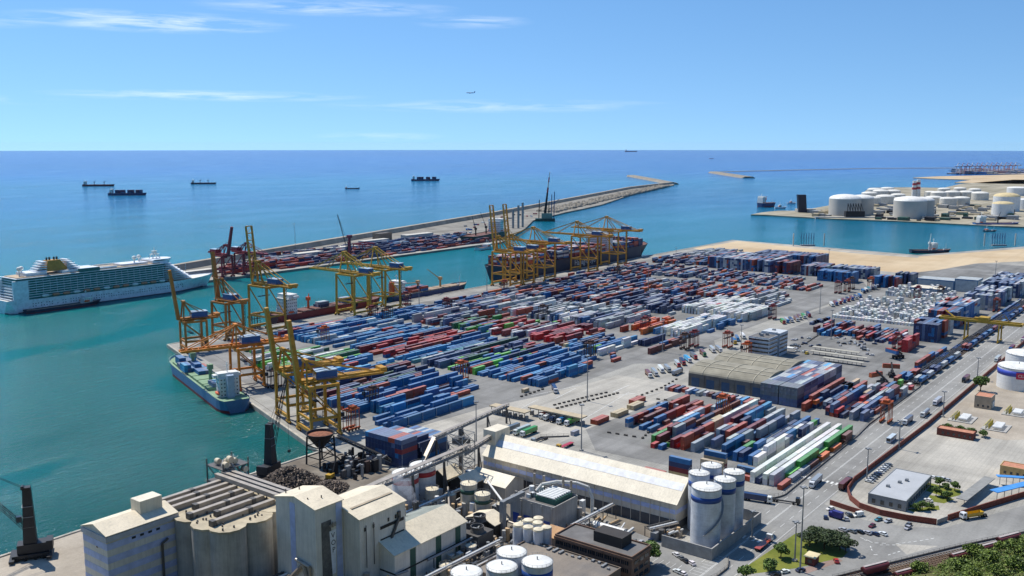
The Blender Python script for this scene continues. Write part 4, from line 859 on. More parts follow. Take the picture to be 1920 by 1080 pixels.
part('hull', hm, SHK, bs); part('deck', dk, DKRED, bs); part('boot_top', boot(st, 3), BOOTR, bs); deckhouse(bs, 60, 48, 18, 32, 14, levels=9); mb = MB(); mb.box(-96, -84, -8, 8, 18, 44); part('funnel', mb, ORNG, bs)
deckload(bs, [(x, -22, 22, random.choice((3, 4, 5, 4))) for x in [-165+i*13.4 for i in range(24)] if not (-102 < x < -78 or 48 < x < 70)], 19.4, dict(rust=3, navy=3, maroon=2, lgrey=2, orange=1.4, blue=1.4, white=.8), 6)
lettering('Hapag-Lloyd', 10.5, bs, WHITEP, (-14, -24.15, 10.5), (PI/2, 0, 0))
# cruise ship at the outer mole
cs = thing('cruise_ship', (570, 1012, 0), 'long white cruise ship with teal balconies and gold funnel at the mole', 'cruise ship'); Lc, Bc = 246, 33
hm, dk, st = hull_mesh(Lc, Bc, 15, bow=.2, stern=.04, flare=4.5, sheer=2.5, transom=.9); part('hull', hm, SHW, cs); part('boot_top', boot(st, 1.2), M('hull_boot_dark', c('#4a3d4c'), .6), cs); part('deck', dk, WHITEP, cs)
TEAL = M('balcony_teal_glass', c('#2c6a68'), .35, 0, .35, .5); ho = Bc/2
def outline(x0, x1, w_, nose=18, k=10):
    p = [(x0, -w_), (x1-nose, -w_)]+[(x1-nose+nose*math.sin(a), -w_*math.cos(a)) for a in [PI*i/k for i in range(1, k)]]+[(x1-nose, w_), (x0, w_)]; return p
mb = MB(); mb.prism(outline(-113, 66, ho-1.2), 14.5, 40); core = part('superstructure', mb, TEAL, cs)
for k in range(9):
    mb = MB(); z0 = 15.2+k*2.9; x1 = 100-k*3.6; mb.prism(outline(-113.4, x1, ho+.05 if k not in (0, 1) else ho-.7), z0+2.1, z0+2.75, True); part('deck_slab', mb, SHW, core)
mb = MB()
for k in range(2, 8):
    for i in range(26): x = -100+i*7.4; mb.box(x, x+.16, -ho+.5, -ho+1.3, 15.2+k*2.9-.05, 15.2+k*2.9+1.8)
part('balcony_divider', mb, SHW, core)
for yy in (-ho-.1, ho-2.4): mb = MB(); mb.box(-116.5, -101, yy, yy+2.5, 12, 38.5); part('stern_wall', mb, SHW, cs)
for k in range(7): mb = MB(); mb.box(-119+k*.9, -112, -ho+2.6, ho-2.6, 12.5+k*3, 13.6+k*3); part('stern_terrace', mb, SHW, cs)
for i in range(14): 
    mb = MB(); x = -84+i*11.4; mb.lathe([(.1, -4.2), (1.4, -3), (1.7, 0), (1.4, 3), (.1, 4.2)], n=8, cap=False); mb.v = [(z_+x, y_-ho-.2, x_+17.8) for x_, y_, z_ in mb.v]; part('lifeboat', mb, M('tender_orange', c('#c98a6a'), .6) if i % 3 else WHITEP, cs)
mb = MB()
for zz in (6.2, 9.2):
    for i in range(62):
        x = -98+i*2.9
        if rnd() < .82: mb.box(x, x+1.0, -ho-.04, -ho+.06, zz, zz+1.0)
part('portholes', mb, WIN, cs)
mb = MB(); mb.prism(outline(-111, 60, ho-2.5, 10), 41.2, 42.2); part('lido_deck', mb, M('lido_teak', c('#b9a489'), .8), cs)
mb = MB()
for (x0, x1, y0, y1, z0, z1) in ((-100, -78, -11, 11, 42.2, 46), (-62, -20, -12, 12, 42.2, 45), (8, 40, -10, 10, 42.2, 44.5), (44, 66, -13, 13, 41, 45.5), (-30, 0, -13, -9, 42, 44)): mb.box(x0, x1, y0, y1, z0, z1)
part('upper_houses', mb, SHW, cs)
mb = MB(); mb.add([(-78,-7,45),(-52,-7,45),(-52,7,45),(-78,7,45),(-73,-5,58),(-60,-5,58),(-60,5,58),(-73,5,58)], [(0,1,5,4),(1,2,6,5),(2,3,7,6),(3,0,4,7),(4,5,6,7)]); fu = part('funnel', mb, M('funnel_gold', c('#b98a3a'), .5), cs)
mb = MB()
for k in range(5): mb.box(-88+k*2, -76, -8, 8, 46+k*2.6, 47.2+k*2.6); mb.box(-54, -40-k*2.6, -8, 8, 46+k*2.6, 47.2+k*2.6)
part('funnel_fin', mb, SHW, fu); mb = MB()
for x in (-72, -69, -64, -61): mb.tube((x, 0, 58), (x, 0, 61.5), 1.0, n=8)
part('exhaust_pipes', mb, DARK, fu)
for x, y, r in ((-103, -3, 2.6), (-98, 3, 2.4), (26, -5, 2.5), (36, 2, 2.4)):
    mb = MB(); mb.lathe([(r*math.cos(a), r*math.sin(a)) for a in [-1.3+i*.35 for i in range(9)]], n=12); mb.v = [(a+x, b_+y, c_+51) for a, b_, c_ in mb.v]; mb.tube((x, y, 42), (x, y, 49), .8, n=6); part('radome', mb, WHITEP, cs)
mb = MB(); mb.lathe([(15, 43), (15.5, 44.5), (15.2, 44.6), (14.6, 44.2)], 0, 0, 28, False); mb.v = [(a*1.3-4, b_*.75, c_) for a, b_, c_ in mb.v]; part('pool_canopy_ring', mb, WHITEP, cs)
mb = MB(); mb.prism(outline(46, 74, 13, 14), 44.5, 46.5); part('observation_roof', mb, SHW, cs)
mb = MB()
for sg in (-1, 1): mb.beam((50, sg*4, 46), (54, sg*1, 56), .9); mb.beam((60, sg*4, 46), (56, sg*1, 56), .9)
mb.box(50, 60, -3, 3, 52, 52.6); mb.box(52, 58, -2, 2, 56, 56.8); mb.tube((55, 0, 56), (55, 0, 61), .4); part('radar_mast', mb, WHITEP, cs)
mb = MB(); mb.box(-45, -22, -ho+.2, -ho+3, 41, 45.5); part('glass_gallery', mb, TEAL, cs); cs.scale.z = .87
ship((500, 990, 0), 0, 'low bunker barge alongside the white cruise ship', 78, 11, 3.4, SHK, M('barge_deck', c('#9a7d70'), .8), 27, 7, 9, hatch=None, name='bunker_barge', cat='barge', wings=False)
# ships and boats further out
FARS = ((184, 349, 'long rusty bulk carrier with deck cranes at anchor, leftmost on the open sea', SHR, 157, 212, 'b'), (238, 366, 'dark container ship at anchor below the leftmost bulk carrier', SHN, 205, 271, 'c'), (381, 345, 'dark bulk carrier at anchor with white stern house', SHK, 359, 403, 'b'), (660, 354, 'small dark tanker under way on the open sea', SHK, 648, 673, 's'), (797, 339, 'dark laden container ship on the open sea above the breakwater', SHN, 771, 822, 'c'), (1183, 284.4, 'faint ship on the horizon', SHK, 1172, 1195, 's'), (1334, 297.5, 'tiny boat far out near the horizon', SHK, 1330, 1338, 's'))
rzv = math.atan2(RT[1], RT[0])
for x, y, lb, hm_, xa, xb, kd in FARS:
    (a0, a1), (b0, b1) = G(xa, y, 0), G(xb, y, 0); Ls = math.hypot(a0-b0, a1-b1)*1.02; X, Y = G(x, y, 0); k = Ls/180; B = 28*k
    ship((X, Y, 0), rzv+.1, lb, Ls, B, 9*k if kd != 'c' else 10*k, hm_, DKRED, -Ls*.41, 22*k, 14*k, hatch=(-Ls*.3, Ls*.4, 6), cranes=((-Ls*.12, 16*k, .3, R(40)), (Ls*.2, 16*k, .3, R(40))) if kd == 'b' else (),
         load=[(Ls*u, -B*.4, B*.4, 4) for u in (-.25, -.18, -.1, .08, .14, .3, .36)] if kd == 'c' else None, pal=dict(navy=4, slate=2, maroon=1), crane_mat=DARK)
def px_ship(x, y, xa, xb, lb, hullm, B, D, hx, hh, hl, rz=0, **k):
    (a0, a1), (b0, b1) = G(xa, y, 0), G(xb, y, 0); Ls = math.hypot(a0-b0, a1-b1); return ship((*G(x, y, 0), 0), rz, lb, Ls, B, D, hullm, DKRED, hx*Ls, hh, hl, **k)
px_ship(1437, 388, 1420, 1454, 'blue and orange gas tanker at the peninsula jetty', SHN, 26, 11, -.38, 20, 10, rz=rzv+.5, hatch=(-10, 20, 3), cranes=((-4, 10, 0, R(60)),))
px_ship(1866, 423, 1826, 1906, 'blue workboat with low deck moored at the peninsula shore', M('hull_bright_blue', c('#2a5f9a'), .5), 20, 6, -.34, 16, 14, rz=rzv, crane_mat=DARK, cranes=((5, 14, 0, R(70)),))
px_ship(1742, 474, 1706, 1778, 'black dredger moored along the sandy quay', SHK, 14, 5, .1, 12, 9, rz=rzv+.05, crane_mat=WHITEP, cranes=((0, 16, 0, R(85)),), wings=False)
px_ship(1854, 434, 1843, 1864, 'small dark launch crossing the basin', SHK, 6, 2, -.2, 4, 4, rz=rzv, wings=False, name='launch', cat='boat')
px_ship(1462, 391, 1453, 1472, 'white tug near the gas tanker', SHW, 9, 4, 0, 7, 8, rz=rzv, wings=False, name='tug', cat='boat'); px_ship(1483, 382, 1476, 1490, 'white launch behind the dark port tower', SHW, 8, 3, 0, 6, 6, rz=rzv, wings=False, name='launch', cat='boat')
gs = ship((1330, 1085, 0), R(12), 'dark green heavy lift ship at the end of the mole', 150, 30, 14, M('hull_dark_green', c('#24463f'), .5), DKRED, 40, 24, 14, funnel=None, cranes=((-40, 26, 1, R(60)), (0, 30, 2, R(70))), crane_mat=DARK)
px_ship(906, 468, 888, 926, 'pale pilot boats pontoon ship beside the mole end', M('hull_pale_grey', c('#b9bfc2'), .5), 14, 4, .3, 6, 10, rz=R(2), wings=False, name='ferry', cat='boat')
# ------------------------------------------------------------------ buildings and plant
CREAM = ribbed('cream_cladding', c('#ddd7cb'), 1.2, 'x', .25); CREAMY = ribbed('cream_cladding_side', c('#d2c9b8'), 1.2, 'y', .25); CROOF = ribbed('cream_roof_sheet', c('#e0d3b8'), 1.1, 'x', .3, .6); CROOFY = ribbed('pale_roof_sheet', c('#e0d6bf'), 1.3, 'y', .3, .55)
BLUEST = M('blue_stripe', c('#b9c3e4'), .6); CONCG = M('silo_concrete', c('#aeaca6'), .9, 0, .25, .12, .2, streak=.3); CONCT = M('silo_top_concrete', c('#b5a990'), .9, 0, .3, .2); PIPEM = M('pipe_metal', c('#a59c90'), .5, .3); PIPED = M('dark_pipe', c('#5c5a58'), .6, .2)
GREENST = M('green_stripe', c('#33574a'), .6); GREYR = M('grey_fibre_roof', c('#8a9088'), .85, 0, .35, .15); SHADEM = M('shadow_gap', c('#35332f'), .9); ROOFT = M('bitumen_roof', c('#6c6a68'), .9, 0, .3, .12); BRICKB = M('brown_facade', c('#7c6252'), .85, 0, .25, .4); TANKW = M('tank_white', c('#dedfdc'), .45, 0, .12, .2, streak=.12); TANKB = M('tank_blue_band', c('#22498e'), .5); REDB = M('tank_red_band', c('#a9323a'), .5)
def gable(name, X0, X1, Y0, Y1, ze, zr, axis, label, cat, wall, roof, ridge=None, over=.5, endmat=None, group=None):
    """gabled hall: one wall mesh, one sheet per roof slope with real thickness"""
    t = thing(name, ((X0+X1)/2, (Y0+Y1)/2, GZ), label, cat, group); mb = MB()
    if axis == 'y':
        r = ridge or (X0+X1)/2; P_ = [(X0, Y0), (X1, Y0), (X1, Y1), (X0, Y1)]
        mb.add([(X0,Y0,GZ),(X1,Y0,GZ),(X1,Y1,GZ),(X0,Y1,GZ),(X0,Y0,ze),(X1,Y0,ze),(X1,Y1,ze),(X0,Y1,ze),(r,Y0,zr),(r,Y1,zr)], [(0,1,5,8,4),(1,2,6,5),(2,3,7,9,6),(3,0,4,7)]); wo_ = wpart('wall', mb, wall, t)
        sl_ = [((X0-over, ze-over*(zr-ze)/(r-X0)), (r, zr)), ((r, zr), (X1+over, ze-over*(zr-ze)/(X1-r)))]
        for (xa, za), (xb, zb) in sl_: mb = MB(); mb.add([(xa,Y0-over,za),(xb,Y0-over,zb),(xb,Y1+over,zb),(xa,Y1+over,za),(xa,Y0-over,za+.3),(xb,Y0-over,zb+.3),(xb,Y1+over,zb+.3),(xa,Y1+over,za+.3)], [(4,5,6,7),(0,1,5,4),(1,2,6,5),(2,3,7,6),(3,0,4,7),(3,2,1,0)]); wpart('roof_slope', mb, roof if isinstance(roof, bpy.types.Material) else roof[0 if xa < r else 1], t)
    else:
        r = ridge or (Y0+Y1)/2
        mb.add([(X0,Y0,GZ),(X1,Y0,GZ),(X1,Y1,GZ),(X0,Y1,GZ),(X0,Y0,ze),(X1,Y0,ze),(X1,Y1,ze),(X0,Y1,ze),(X0,r,zr),(X1,r,zr)], [(0,1,5,4),(1,2,6,9,5),(2,3,7,6),(3,0,4,8,7)]); wo_ = wpart('wall', mb, wall, t)
        sl_ = [((Y0-over, ze-over*(zr-ze)/(r-Y0)), (r, zr)), ((r, zr), (Y1+over, ze-over*(zr-ze)/(Y1-r)))]
        for (ya, za), (yb, zb) in sl_: mb = MB(); mb.add([(X0-over,ya,za),(X1+over,ya,za),(X1+over,yb,zb),(X0-over,yb,zb),(X0-over,ya,za+.3),(X1+over,ya,za+.3),(X1+over,yb,zb+.3),(X0-over,yb,zb+.3)], [(4,5,6,7),(0,1,5,4),(1,2,6,5),(2,3,7,6),(3,0,4,7),(3,2,1,0)]); wpart('roof_slope', mb, roof if isinstance(roof, bpy.types.Material) else roof[0 if ya < r else 1], t)
    return t, wo_
def flat(name, X0, X1, Y0, Y1, h, label, cat, wall, roof, parapet=.7, group=None, z0=GZ):
    t = thing(name, ((X0+X1)/2, (Y0+Y1)/2, z0), label, cat, group); mb = MB(); mb.box(X0, X1, Y0, Y1, z0, h, False); wpart('wall', mb, wall, t)
    mb = MB(); mb.box(X0+.35, X1-.35, Y0+.35, Y1-.35, h-.1, h+.05); wpart('roof', mb, roof, t)
    if parapet:
        mb = MB(); mb.box(X0-.1, X1+.1, Y0-.1, Y0+.3, h, h+parapet); mb.box(X0-.1, X1+.1, Y1-.3, Y1+.1, h, h+parapet); mb.box(X0-.1, X0+.3, Y0+.3, Y1-.3, h, h+parapet); mb.box(X1-.3, X1+.1, Y0+.3, Y1-.3, h, h+parapet); wpart('parapet', mb, wall, t)
    return t
def bx(t, name, mat, *a, **k): mb = MB(); mb.box(*a); return wpart(name, mb, mat, t, **k)
def tank(X, Y, r, z, label, band=None, bandz=None, wall=TANKW, roof=WHITEP, dome=.12, cat='tank', group=None, z0=GZ, name='storage_tank', legs=None, rim=True, cone=False):
    t = thing(name, (X, Y, z0), label, cat, group); h = z-z0; mb = MB(); mb.lathe([(r, 0), (r, h)], n=32, cap=False); part('shell', mb, wall, t, smooth=True)
    pr = [(r*.995, h), (r*.55, h+r*dome), (.02, h+r*dome*1.1)] if cone else [(r*math.cos(a), h+r*dome*math.sin(a)/1) for a in (0, .35, .7, 1.05, 1.35, 1.56)]
    mb = MB(); mb.lathe(pr, n=32); part('roof', mb, roof, t, smooth=not cone)
    if band: mb = MB(); mb.lathe([(r+.03, bandz[0]-z0), (r+.05, bandz[0]-z0), (r+.05, bandz[1]-z0), (r+.03, bandz[1]-z0)], n=32, cap=False); part('colour_band', mb, band, t, smooth=True)
    if rim:
        mb = MB(); mb.lathe([(r+.02, h-.15), (r+.18, h-.15), (r+.18, h+.1), (r-.1, h+.1)], n=32, cap=False); part('rim', mb, STEELG, t)
        mb = MB(); n = 20
        for i in range(n): a = 2*PI*i/n; b_ = 2*PI*(i+1)/n; mb.beam((r*math.cos(a), r*math.sin(a), h), (r*math.cos(a), r*math.sin(a), h+1.1), .07); mb.beam((r*math.cos(a), r*math.sin(a), h+1.05), (r*math.cos(b_), r*math.sin(b_), h+1.05), .06)
        part('railing', mb, STEELG, t); mb = MB(); mb.tube((0, 0, h+r*dome), (0, 0, h+r*dome+1.2), .25, n=6); part('vent', mb, STEELG, t)
    mb = MB()
    for zz in np.linspace(0, h, int(h/2.4)+1)[1:-1]: mb.lathe([(r+.012, zz), (r+.025, zz+.03), (r+.012, zz+.06)], n=32, cap=False)
    part('plate_seam', mb, M('seam_grey', c('#a9adae'), .6), t); return t
# grain terminal
t, w_ = gable('striped_silo_house', 174, 203.5, 324, 341, 30, 32.6, 'x', 'tall cream and blue striped silo house at the lower left corner', 'building', CREAM, CROOF)
for k in range(5): mb = MB(); mb.box(173.94, 203.56, 323.94, 341.06, 3.5+k*5.2, 6.1+k*5.2); wpart('blue_stripe', mb, BLUEST, t)
mb = MB(); mb.box(173.5, 204, 323.5, 341.5, 27.6, 29.6, False); wpart('fascia', mb, M('white_fascia', c('#b9b9bd'), .6), t)
bx(t, 'roof_house', CROOFY, 191, 200.5, 329, 335.5, 31.2, 37)
for i in range(4): bx(t, 'window', WIN, 184+i*3.4, 185.6+i*3.4, 323.86, 323.98, 25.6, 26.5)
bx(t, 'window', WIN, 173.86, 173.98, 330.5, 331.6, 23.8, 24.4)
mb = MB(); mb.tube((196, 323.2, 3), (196, 323.2, 20), .5, n=8); mb.tube((196, 323.2, 20), (198.6, 323.2, 21.2), .5, n=8); wpart('duct', mb, PIPED, t)
t = thing('grain_silo_block', (228, 320, GZ), 'grey concrete grain silo block with conveyors on its lobed roof', 'silo'); SR = 7.1
cen = [(208.2, 320), (208.2, 333), (207.6, 308), (210, 300.5), (222, 300), (222, 313), (222, 326), (222, 339), (234, 302), (234, 315), (234, 328)]
for i_, (X, Y) in enumerate(cen):
    mb = MB(); mb.lathe([(SR, GZ), (SR, 28)], X, Y, 20, False); wpart('silo_cell', mb, CONCG, t, smooth=True); mb = MB(); mb.lathe([(SR+.35, 27.9), (SR+.35, 28.54+.03*i_)], X, Y, 12); wpart('silo_lid', mb, CONCT, t)
mb = MB(); mb.box(205, 238, 304, 335, 28.02, 28.51); wpart('roof_slab', mb, CONCT, t)
for k, Y in enumerate((340, 335, 329.5, 324, 317.5, 311, 304)):
    x0 = (204, 203, 204, 212, 205, 213, 206)[k]; mb = MB(); mb.box(x0, 235, Y-.9, Y+.9, 28.7, 30.6); mb.beam((x0, Y, 30.7), (235, Y, 30.7), 2.0, .3); wpart('conveyor_gallery', mb, PIPEM, t)
    for xx in (x0-1, x0+16): mb = MB(); mb.box(xx, xx+1.8, Y-1.3, Y+1.3, 28.7, 31); wpart('drive_unit', mb, PIPED, t)
mb = MB()
for i in range(60): X, Y = random.choice(cen); X += (rnd()-.5)*9; Y += (rnd()-.5)*9; mb.tube((X, Y, 28.6), (X, Y, 29.1+rnd()*.6), .35, n=6)
wpart('roof_clutter', mb, PIPED, t)
for k, dx in enumerate((0, 3.2, 6.4)):
    o = thing('cross_conveyor', (236+dx, 312, GZ), '%s covered conveyor bridge crossing the grain silo roof' % ('nearest', 'middle', 'farthest')[k], 'conveyor', 'conveyor bridges of the grain terminal')
    mb = MB(); mb.box(235.2+dx, 237.0+dx, 286, 344, 30.6, 32.4); wpart('gallery', mb, PIPEM, o); mb = MB(); mb.box(235.1+dx, 237.1+dx, 285.8, 344.2, 32.4, 32.6); wpart('gallery_roof', mb, PIPEM, o)
    mb = MB()
    for y in (292, 312, 330, 342): mb.beam((236.1+dx, y, GZ), (236.1+dx, y, 30.6), .6)
    wpart('trestle', mb, PIPED, o)
t = thing('conveyor_tower', (246, 349, GZ), 'cluttered steel conveyor tower with round drive hoods by the water', 'tower'); mb = MB()
for x in (239, 252):
    for y in (343, 355): mb.beam((x, y, GZ), (x, y, 36), .5)
for z_ in (10, 18, 26, 33): mb.box(238.6, 252.4, 342.6, 355.4, z_, z_+.3)
for z_ in (3, 10, 18, 26):
    mb.beam((239, 343, z_), (252, 343, z_+7.5), .3); mb.beam((252, 343, z_), (239, 343, z_+7.5), .3); mb.beam((239, 343, z_), (239, 355, z_+7.5), .3)
wpart('steel_frame', mb, PIPED, t, kind='stuff')
for i, (x, y, z_, r_) in enumerate(((241, 344, 35, 1.3), (244, 345, 36.5, 1.5), (247, 346, 35, 1.3), (242, 351, 35, 1.3), (250, 343, 31, 1.4), (246, 350, 34, 1.2))):
    mb = MB(); mb.tube((x, y-1.1, z_), (x, y+1.1, z_), r_, n=16); wpart('drive_hood', mb, M('hood_tan', c('#cdbfa4'), .6), t); mb = MB(); mb.tube((x, y, z_-1), (x+1.5, y-6, z_-9), .5, n=8); wpart('chute', mb, PIPEM, t)
mb = MB()
for i in range(90): x, y, z_ = 239+rnd()*14, 343+rnd()*12, 18+rnd()*20; mb.beam((x, y, z_), (x+(rnd()-.5)*6, y+(rnd()-.5)*6, z_+(rnd()-.5)*3), .18)
wpart('railing', mb, STEELG, t)
t, w_ = gable('headhouse_tower', 223.5, 237, 265, 288, 39, 41.6, 'x', 'tall cream headhouse tower with blue stripe and VOP banner', 'building', CREAM, CROOF)
bx(t, 'blue_stripe', BLUEST, 223.38, 223.48, 276.6, 279.6, GZ, 38.8); bx(t, 'blue_stripe', BLUEST, 233.5, 236.4, 264.88, 264.98, GZ, 38.8)
bx(t, 'stained_recess', M('stained_panel', c('#6d6a66'), .8, 0, .5, .5), 226.2, 231, 264.9, 264.97, GZ, 33)
mb = MB(); mb.beam((231.2, 264.2, 32), (231.2, 264.2, 30), .5); [mb.beam((229.5+.3*k, 264.3, 31-.4*k), (233, 264.3, 31.5-.6*k), .25) for k in range(3)]; wpart('duct', mb, PIPEM, t)
bn = MB(); bn.add([(229.9, 264.75, 28.5), (233.3, 264.75, 28.5), (232.6, 264.75, 11), (230.9, 264.75, 11)], [(0, 1, 2, 3)]); bo_ = wpart('banner', bn, M('banner_cloth', c('#eceef4'), .8), t)
for k, ch in enumerate('VOP'): lettering(ch, 3.0, bo_, M('banner_ink', c('#20242c'), .8), (231.6-t.location.x+.1*k, 264.68-t.location.y, 26.4-k*2.9-t.location.z), (PI/2, 0, 0))
mb = MB(); mb.tube((222.8, 282, 6), (222.8, 272, 16), .9, n=8); mb.tube((222.8, 272, 16), (222.6, 268, 6), .8, n=8); mb.tube((222.6, 276, 17), (222.6, 268, 16), .6, n=8); mb.tube((222.6, 268, 16), (222.6, 268, GZ), .6, n=8); wpart('duct', mb, PIPEM, t, kind='stuff')
for X, Y in ((226, 272), (229, 278), (232, 284), (227, 286), (231, 270)): mb = MB(); mb.tube((X, Y, 39.6), (X, Y, 41.4), .25, n=6); wpart('roof_vent', mb, PIPED, t)
t, w_ = gable('mill_building', 237.2, 262, 256, 281, 33, 36.5, 'x', 'cream mill hall with dark louvre bands behind the headhouse tower', 'building', CREAM, CROOF)
mb = MB(); mb.box(239, 261, 262, 264.4, 35.0, 35.35); wpart('rooflight', mb, M('rooflight_tan', c('#a3957f'), .7), t)
for k in range(3): bx(t, 'louvre_band', SHADEM, 248, 261, 255.86, 255.96, 15+k*5.2, 16.3+k*5.2)
mb = MB(); mb.beam((248, 255.3, 12), (258, 255.3, 28), .9, .9); mb.box(257.3, 258.6, 255.1, 255.9, 27, 30); mb.beam((240, 255.4, 13), (240, 255.4, 30), .25); mb.beam((244, 255.4, 13), (244, 255.4, 30), .25); wpart('elevator_leg', mb, PIPED, t)
for x in (239.5, 244, 252, 256): bx(t, 'window', WIN, x, x+.9, 255.84, 255.94, 27.5, 29)
t, w_ = gable('green_striped_hall', 247.5, 290, 248, 273, 17.2, 22.0, 'x', 'cream industrial hall with dark green stripes and half grey roof', 'building', CREAM, (CROOF, GREYR), ridge=259)
for x in (256, 271, 283): bx(t, 'green_stripe', GREENST, x, x+3.2, 247.88, 247.97, GZ, 16.9)
bx(t, 'green_stripe', GREENST, 247.38, 247.47, 262, 264.6, GZ, 19); bx(t, 'dark_gap', SHADEM, 247.4, 290.1, 247.8, 247.95, 9.2, 9.8); bx(t, 'dark_gap', SHADEM, 247.35, 247.45, 247.9, 273, 9.2, 9.8)
for x in (250, 262, 276): mb = MB(); mb.tube((x, 270, 18), (x, 270, 22), .5, n=8); wpart('roof_vent', mb, PIPEM, t)
# steam over the chimney behind the hall
mb = MB(); 
for (x, y, z_, r_) in ((288, 276, 20.5, 1.5), (287.5, 277, 22.5, 2.1), (286.5, 278, 25, 2.7), (285, 279.5, 27.5, 2.9), (287, 279, 28, 2.1), (283.5, 281, 30, 2.6)):
    mb.lathe([(r_*math.cos(a), z_+r_*math.sin(a)) for a in [-1.5+i*.375 for i in range(9)]], x, y, 12)
sm = bpy.data.materials.new('steam'); sm.use_nodes = True; st_ = sm.node_tree; st_.nodes.clear(); so_ = st_.nodes.new('ShaderNodeOutputMaterial'); sv = st_.nodes.new('ShaderNodeVolumePrincipled'); sv.inputs['Color'].default_value = (.95, .96, 1, 1); sv.inputs['Density'].default_value = .15; st_.links.new(sv.outputs[0], so_.inputs['Volume'])
build('steam', mb, sm, label='small white steam plume above the green striped hall', cat='steam', kind='stuff')
t = thing('vent_stack', (288.5, 275.5, GZ), 'dark vent stack cluster steaming beside the green striped hall', 'chimney')
for dx, dy in ((0, 0), (1.6, .4), (.6, 1.6)): mb = MB(); mb.tube((288.5+dx, 275.5+dy, GZ), (288.5+dx, 275.5+dy, 19.5), .6, n=10); wpart('flue', mb, PIPED, t)
# long shed
t, w_ = gable('long_storage_shed', 366, 388, 190, 301, 15.2, 24, 'y', 'very long cream storage shed with blue side stripe', 'warehouse', CREAMY, CROOFY, over=.7)
bx(t, 'blue_stripe', BLUEST, 365.88, 365.97, 190.2, 300.8, 10.2, 12.2); bx(t, 'dark_plinth', M('shed_plinth', c('#5b5a5a'), .9), 365.86, 365.97, 190, 301, GZ, 7.4); bx(t, 'blue_stripe', BLUEST, 366, 388, 189.86, 189.96, 10.2, 12.2); bx(t, 'dark_plinth', M('shed_plinth', c('#5b5a5a'), .9), 366, 388, 189.85, 189.95, GZ, 6)
mb = MB(); mb.add([(371, 190, 19.62), (374, 190, 22.02), (374, 301, 22.02), (371, 301, 19.62)], [(0, 1, 2, 3)]); wpart('roof_light', mb, M('roof_light_blue', c('#cfd2d6'), .5), t)
bx(t, 'head_house', CROOFY, 371, 383, 297, 305, 19, 27); bx(t, 'door_hood', PIPEM, 365, 365.8, 268, 271, 13.6, 14.6)
for k in range(22): mb = MB(); mb.box(365.72, 365.9, 193+k*5, 193.25+k*5, GZ, 15.1); wpart('wall_rib', mb, CREAMY, t)
# white silos with blue bands
def silo_at(x, y, ztop, wpx, label):
    X, Y = G(x, y, ztop); d = (X*FW[0]+Y*FW[1])*C_+(H-ztop)*S_; r = wpx/2*d/F
    t = tank(X, Y, r, ztop, label, TANKB, (ztop-5.6, ztop-3.2), M('silo_pale', c('#d2d6da'), .5, streak=.14), WHITEP, .16, 'silo', 'white blue banded silos by the road', name='cement_silo', cone=True); return X, Y, r
for a in ((1334, 872, 28.5, 38.5, 'rearmost white silo with blue band behind the other four'), (1311, 886, 28.5, 39, 'white silo with blue band, left of the rear pair beside the shed'), (1376.5, 884, 28.5, 39.5, 'white silo with blue band, rightmost by the road'), (1359.5, 898, 28.5, 40.5, 'white silo with blue band just right of the big front one'), (1325, 912, 28.5, 56, 'largest white silo with blue band and spiral stair in front')): fs_ = silo_at(*a)
t = thing('spiral_stair', (fs_[0], fs_[1], GZ), 'thin spiral stair winding round the largest white silo', 'stair'); mb = MB(); pr_ = None
for k in range(40):
    a = R(-160+k*4.2); z_ = 9+k*.47; p = (fs_[0]+(fs_[2]+.6)*math.cos(a), fs_[1]+(fs_[2]+.6)*math.sin(a), z_)
    if pr_: mb.beam(pr_, p, .9, .25); mb.beam((pr_[0], pr_[1], pr_[2]+1), (p[0], p[1], p[2]+1), .08)
    pr_ = p
wpart('stair_flight', mb, STEELG, t, kind='stuff')
t = thing('silo_bund', (375, 176, GZ), 'grey concrete bund wall around the white silos', 'wall'); BW = M('bund_concrete', c('#9c9a96'), .9, 0, .25, .3)
for a in ((347.5, 348.1, 163.4, 187), (397.4, 398, 163.4, 187), (348.1, 397.4, 163.4, 164)): bx(t, 'wall_panel', BW, *a, GZ, GZ+5.2)
# red banded tanks, green banded tanks, bottom white tanks, small white silos
for X, Y, lb in ((311, 303.5, 'white tank with red band, nearer the mill'), (324, 304.5, 'white tank with red band, nearer the conveyor tower')): tank(X, Y, 6.3, 20.5, lb, REDB, (16.2, 18.6), M('silo_pale', c('#d2d6da'), .5, streak=.14), WHITEP, .2)
tank(326, 277, 3.9, 17, 'cream tank with green band beside the grey shed, taller one', GREENST, (12.6, 14.6), M('tank_cream', c('#c2bba9'), .6), M('tank_cream_top', c('#d8ccb0'), .6), .08); tank(324.5, 267.5, 3.6, 14.5, 'cream tank with green band beside the grey shed, shorter one', GREENST, (10.4, 12.2), M('tank_cream', c('#c2bba9'), .6), M('tank_cream_top', c('#d8ccb0'), .6), .08)
for X, Y, lb, b_ in ((276.5, 213.5, 'white flat tank farthest back at the bottom edge', None), (252.5, 216, 'white flat tank leftmost at the bottom edge', None), (264, 208.5, 'white flat tank in the middle at the bottom edge', None), (275.5, 200.5, 'white flat tank with blue band at the bottom edge', TANKB)): tank(X, Y, 5.9, 18, lb, b_, (12.5, 15.5), M('silo_pale', c('#d2d6da'), .5, streak=.14), WHITEP, .14, group='white tanks at the bottom edge')
tank(247, 236, 4.4, 9.5, 'short cream tank before the green striped hall', None, None, M('tank_cream', c('#c2bba9'), .6), M('tank_cream_top', c('#d8ccb0'), .6), .06)
